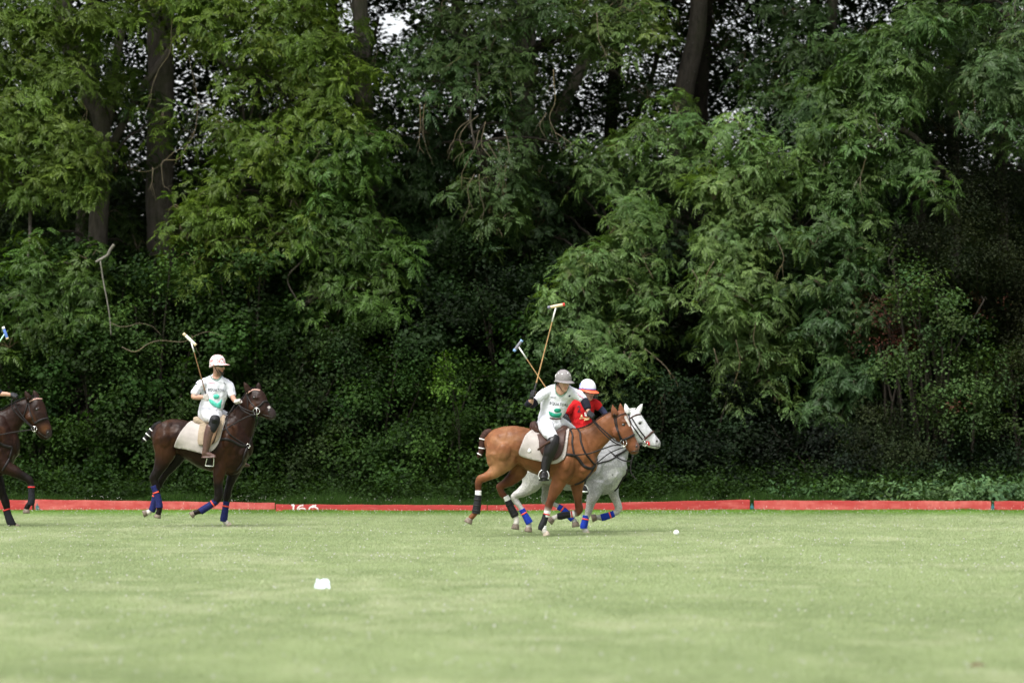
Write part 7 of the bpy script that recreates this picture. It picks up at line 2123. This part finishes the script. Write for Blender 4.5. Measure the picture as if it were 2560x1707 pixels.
sh = S.fuse('jersey', M_SHIRTR, r, 0.0075, 3, folds=0.014, ff=(10, 10, 7))
text_patch('2', 1.3, F, (816, 1166), (34, 0), S.bvh, M_PRINT, sh, 'number_print', bold=0.02)
patch(F, [(846, 1218), (858, 1186), (872, 1212), (874, 1224), (860, 1220)], S.bvh, M_GOLD, sh, 'gold_print')
patch(F, [(888, 1172), (896, 1168), (902, 1196), (912, 1166), (920, 1170), (918, 1206), (892, 1206)], S.bvh, M_TAPE, sh, 'white_print')
patch(F, [(838, 1228), (880, 1224), (936, 1218), (936, 1222), (880, 1230), (838, 1233)], S.bvh, M_GOLD, sh, 'line_print')
patch(F, [(884, 1238), (930, 1226), (936, 1236), (930, 1244), (886, 1252)], S.bvh, M_GOLD, sh, 'band_print')
K = Body(); K.chain(F, [(718, 1158, -.10, 34), (697, 1198, -.12, 31), (700, 1216, -.17, 26)], (1, 1, 1)); K.chain(F, [(775, 1180, .02, 30), (765, 1230, .0, 30), (762, 1270, -.0, 28)], (1, 1, 1)); K.fuse('undersleeve', M_NAVYF, r, 0.0075, 2)
K = Body(); K.chain(F, [(1030, 1115, .0, 36), (1070, 1148, -.03, 33), (1105, 1188, -.09, 26)], (1, 1, 1)); K.fuse('undersleeve', M_NAVYF, r, 0.0075, 2)
K = Body(); hand_lofts(K, gR, F(701, 1208, -.17), rodR, (-.3, -.95, 0), (1, 1, 1), 1.12); K.fuse('glove', M_GLOVEB, r, 0.0042, 1)
K = Body(); hand_lofts(K, rR, F(1108, 1194, -.11), Vector((0.8, -.2, 0)), (.1, -.8, .5), (1, 1, 1), 1.12); K.fuse('glove', M_GLOVEB, r, 0.0042, 1)
S = Body(); S.section(F, [((745, 1340), (955, 1340), .14), ((735, 1390), (960, 1395), .16), ((745, 1440), (950, 1440), .14)], (1, 1, 1))
S.chain(F, [(830, 1390, -.10, 66), (880, 1420, -.24, 58), (940, 1470, -.30, 48), (935, 1560, -.32, 42)], (1, 1, 1)); S.chain(F, [(870, 1390, .10, 66), (960, 1420, .24, 58), (1040, 1480, .30, 48), (1060, 1570, .32, 42)], (1, 1, 1))
S.fuse('breeches', M_BREECH, r, 0.009, 3, folds=0.006, ff=(12, 12, 12))
boot(F, [(935, 1540, -.33, 46), (920, 1660, -.34, 42), (892, 1790, -.35, 32), (878, 1885, -.35, 26)], M_BOOTK, r, [[(872, 1910, -.35, 26), (898, 1950, -.37, 26), (922, 1985, -.38, 14)]])
boot(F, [(1055, 1540, .33, 46), (1080, 1660, .34, 42), (1100, 1780, .35, 32), (1105, 1850, .35, 26)], M_BOOTK, r, [[(1100, 1880, .35, 22), (1135, 1900, .35, 20), (1165, 1915, .35, 12)]])
mallet('mallet with a pale blue and grey head held by the rider in red', F, (722, 1252), (180, 556), (262, 444), (224, 505), -.235, -.20, M_CANE, simple('grey_binding', (0.16, 0.16, 0.19), .6), simple('pale_blue_end', (0.20, 0.34, 0.62), .5), simple('pale_blue_top', (0.22, 0.36, 0.64), .5))

# ---- rider of the left horse: only a forearm, a glove and the mallet head are in the picture
F = FL
r = person('rider in black sleeves on the horse at the left edge, mostly outside the photo', F(-190, 780, 0))
B = Body(); hd = F(-120, 340, -.06)
g, fw, uu, la = head_lofts(B, hd, (0.9, -0.4, -.05), (0, 0, 1), SK, 1.0, F(-135, 430, -.03))
B.section(F, [((-180, 440), (-90, 440), .06, 0), ((-205, 475), (-70, 475), .09, 0), ((-230, 540), (-60, 540), .11, 0), ((-235, 620), (-90, 620), .11, 0), ((-250, 690), (-90, 690), .14, 0), ((-240, 750), (-100, 750), .13, 0)], SK)
B.chain(F, [(-75, 465, -.04, 17), (-42, 505, -.08, 18), (0, 550, -.10, 19), (45, 556, -.12, 16), (78, 562, -.13, 13)], SK)
B.chain(F, [(-205, 470, -.06, 17), (-256, 515, -.12, 18), (-290, 560, -.16, 19), (-250, 530, -.22, 16), (-225, 515, -.25, 13)], SK)
hl_ = F(100, 570, -.13); hand_lofts(B, hl_, F(78, 562, -.13), Vector((.75, -.1, -.35)), (.3, -.7, .6), SK)
gl_ = F(-212, 505, -.28); rl = F(8, 165, -.26) - gl_; hand_lofts(B, gl_, F(-228, 518, -.25), rl, (-.4, -.9, 0), SK)
B.chain(F, [(-180, 700, -.10, 50), (-150, 725, -.24, 44), (-135, 755, -.30, 34), (-155, 850, -.33, 28), (-180, 920, -.34, 20), (-190, 980, -.34, 14), (-158, 1000, -.355, 8)], SK)
B.chain(F, [(-150, 700, .10, 50), (-60, 740, .24, 44), (0, 780, .32, 34), (-10, 900, .34, 28), (-20, 980, .34, 22)], SK)
B.fuse('body', SKIN, r, 0.0075, 2); face_bits(r, g, fw, uu, la)
mb = MB(); mb.tube([g(-0.03, -0.02, 0.078), g(-0.09, -0.03, 0.05), g(-0.108, -0.02, 0.0), g(-0.09, -0.03, -0.05), g(-0.03, -0.02, -0.078)], [0.012, 0.022, 0.026, 0.022, 0.012], 8, sub=3); mb.obj('hair', M_HAIR, r)
helmet(r, g, fw, uu, la, M_HW, 0.0)
S = Body()
S.section(F, [((-160, 400), (-105, 405), .055), ((-200, 415), (-70, 420), .095), ((-240, 440), (-40, 440), .125), ((-235, 500), (-45, 500), .135), ((-235, 560), (-60, 560), .135), ((-245, 640), (-85, 650), .15)], (1, 1, 1))
S.chain(F, [(-60, 448, -.05, 34), (-45, 490, -.07, 31), (-30, 520, -.09, 28)], (1, 1, 1)); S.chain(F, [(-225, 450, -.07, 34), (-250, 500, -.11, 31), (-268, 528, -.13, 29)], (1, 1, 1))
S.fuse('jersey', M_SHIRTR, r, 0.008, 3)
K = Body(); K.chain(F, [(-34, 512, -.085, 23), (-8, 542, -.10, 22), (8, 550, -.10, 21)], (1, 1, 1)); K.fuse('elbow_pad', M_BLACKF, r, 0.0075, 2)
S = Body(); S.section(F, [((-245, 640), (-90, 645), .15), ((-255, 690), (-85, 695), .165), ((-240, 740), (-95, 740), .15)], (1, 1, 1))
S.chain(F, [(-190, 690, -.09, 55), (-155, 720, -.22, 50), (-138, 745, -.30, 42), (-145, 800, -.335, 34)], (1, 1, 1)); S.chain(F, [(-150, 690, .09, 55), (-70, 730, .22, 50), (-10, 770, .30, 42)], (1, 1, 1))
S.fuse('breeches', M_BREECH, r, 0.009, 3, folds=0.006, ff=(12, 12, 12))
boot(F, [(-150, 795, -.34, 40, .9), (-165, 850, -.345, 37, .9), (-180, 910, -.35, 30, .9), (-190, 960, -.35, 24), (-195, 988, -.35, 23)], M_BOOTK, r, [[(-207, 995, -.34, 17), (-180, 997, -.35, 20), (-145, 1004, -.36, 14), (-121, 1009, -.365, 9, 1.6)]])
K = Body(); hand_lofts(K, hl_, F(68, 560, -.125), Vector((.75, -.1, -.35)), (.3, -.7, .6), (1, 1, 1), 1.14); K.fuse('glove', M_GLOVEB, r, 0.0042, 1)
K = Body(); hand_lofts(K, gl_, F(-232, 522, -.24), rl, (-.4, -.9, 0), (1, 1, 1), 1.12); K.fuse('glove', M_GLOVEB, r, 0.0042, 1)
mallet('mallet with a blue banded head at the left edge of the photo', F, (-222, 522), (22, 78), (54, 164), (34, 125), -.285, -.26, M_CANED, simple('blue_binding', (0.10, 0.19, 0.55), .5), M_HWHITE, M_TIPA, neckmat=simple('pale_green_binding', (0.42, 0.66, 0.52), .5))

# ---- ball and the litter on the grass
p = PD(1553.5, 1221.5, 54.1)
mb = MB(); mb.ball((p.x, 54.1, 0.044), 0.042, 0.042, 0.042, None, 24, 16)
tag(rebase(mb.obj('polo_ball', simple('white_ball', (0.80, 0.80, 0.78), 0.45, 0.4, 0.06, 60), None)), 'white polo ball on the grass in front of the horses', 'ball')
# a kicked-up divot near the right
Yd = CAMH * FPX / (1530 * DS - 1046)
c = PD(2245, 1530, Yd); vs = []
mb = MB(); mb.ball((c.x, Yd, 0.004), 0.055, 0.10, 0.02, None, 12, 6)
mb.v = [v + Vector((random.gauss(0, .007), random.gauss(0, .01), random.gauss(0, .004))) for v in mb.v]
tag(rebase(mb.obj('divot', simple('bare_soil', (0.12, 0.085, 0.055), 0.95, 0.05, 0.3, 60), None)), 'small brown divot of bare soil in the near grass at the lower right', 'divot')
# crumpled white paper
Yp = CAMH * FPX / (1353 * DS - 1046)
c = PD(743, 1353, Yp)
mb = MB(); vs, fs = [], []
nx, ny = 9, 7
for j in range(ny):
    for i in range(nx):
        a, b_ = i / (nx - 1) - .5, j / (ny - 1)
        w = 0.155 * (1 - 0.22 * b_)
        vs.append((c.x - 0.012 * b_ + a * w - 0.01 * (1 - b_) + random.gauss(0, .003), Yp + b_ * 0.05 + random.gauss(0, .004), 0.008 + 0.092 * b_ + random.gauss(0, 0.004) + 0.003 * math.sin(a * 7)))
mb.add(vs + [(x, y + .004, z) for x, y, z in vs], [(j * nx + i, j * nx + i + 1, (j + 1) * nx + i + 1, (j + 1) * nx + i) for j in range(ny - 1) for i in range(nx - 1)] +
       [(nx * ny + j * nx + i, nx * ny + (j + 1) * nx + i, nx * ny + (j + 1) * nx + i + 1, nx * ny + j * nx + i + 1) for j in range(ny - 1) for i in range(nx - 1)])
tag(rebase(mb.obj('paper_scrap', simple('white_paper', (0.56, 0.64, 0.67), 0.8, 0.2, 0.05), None, smooth=False)), 'crumpled white paper standing in the near grass below the number 160', 'paper')
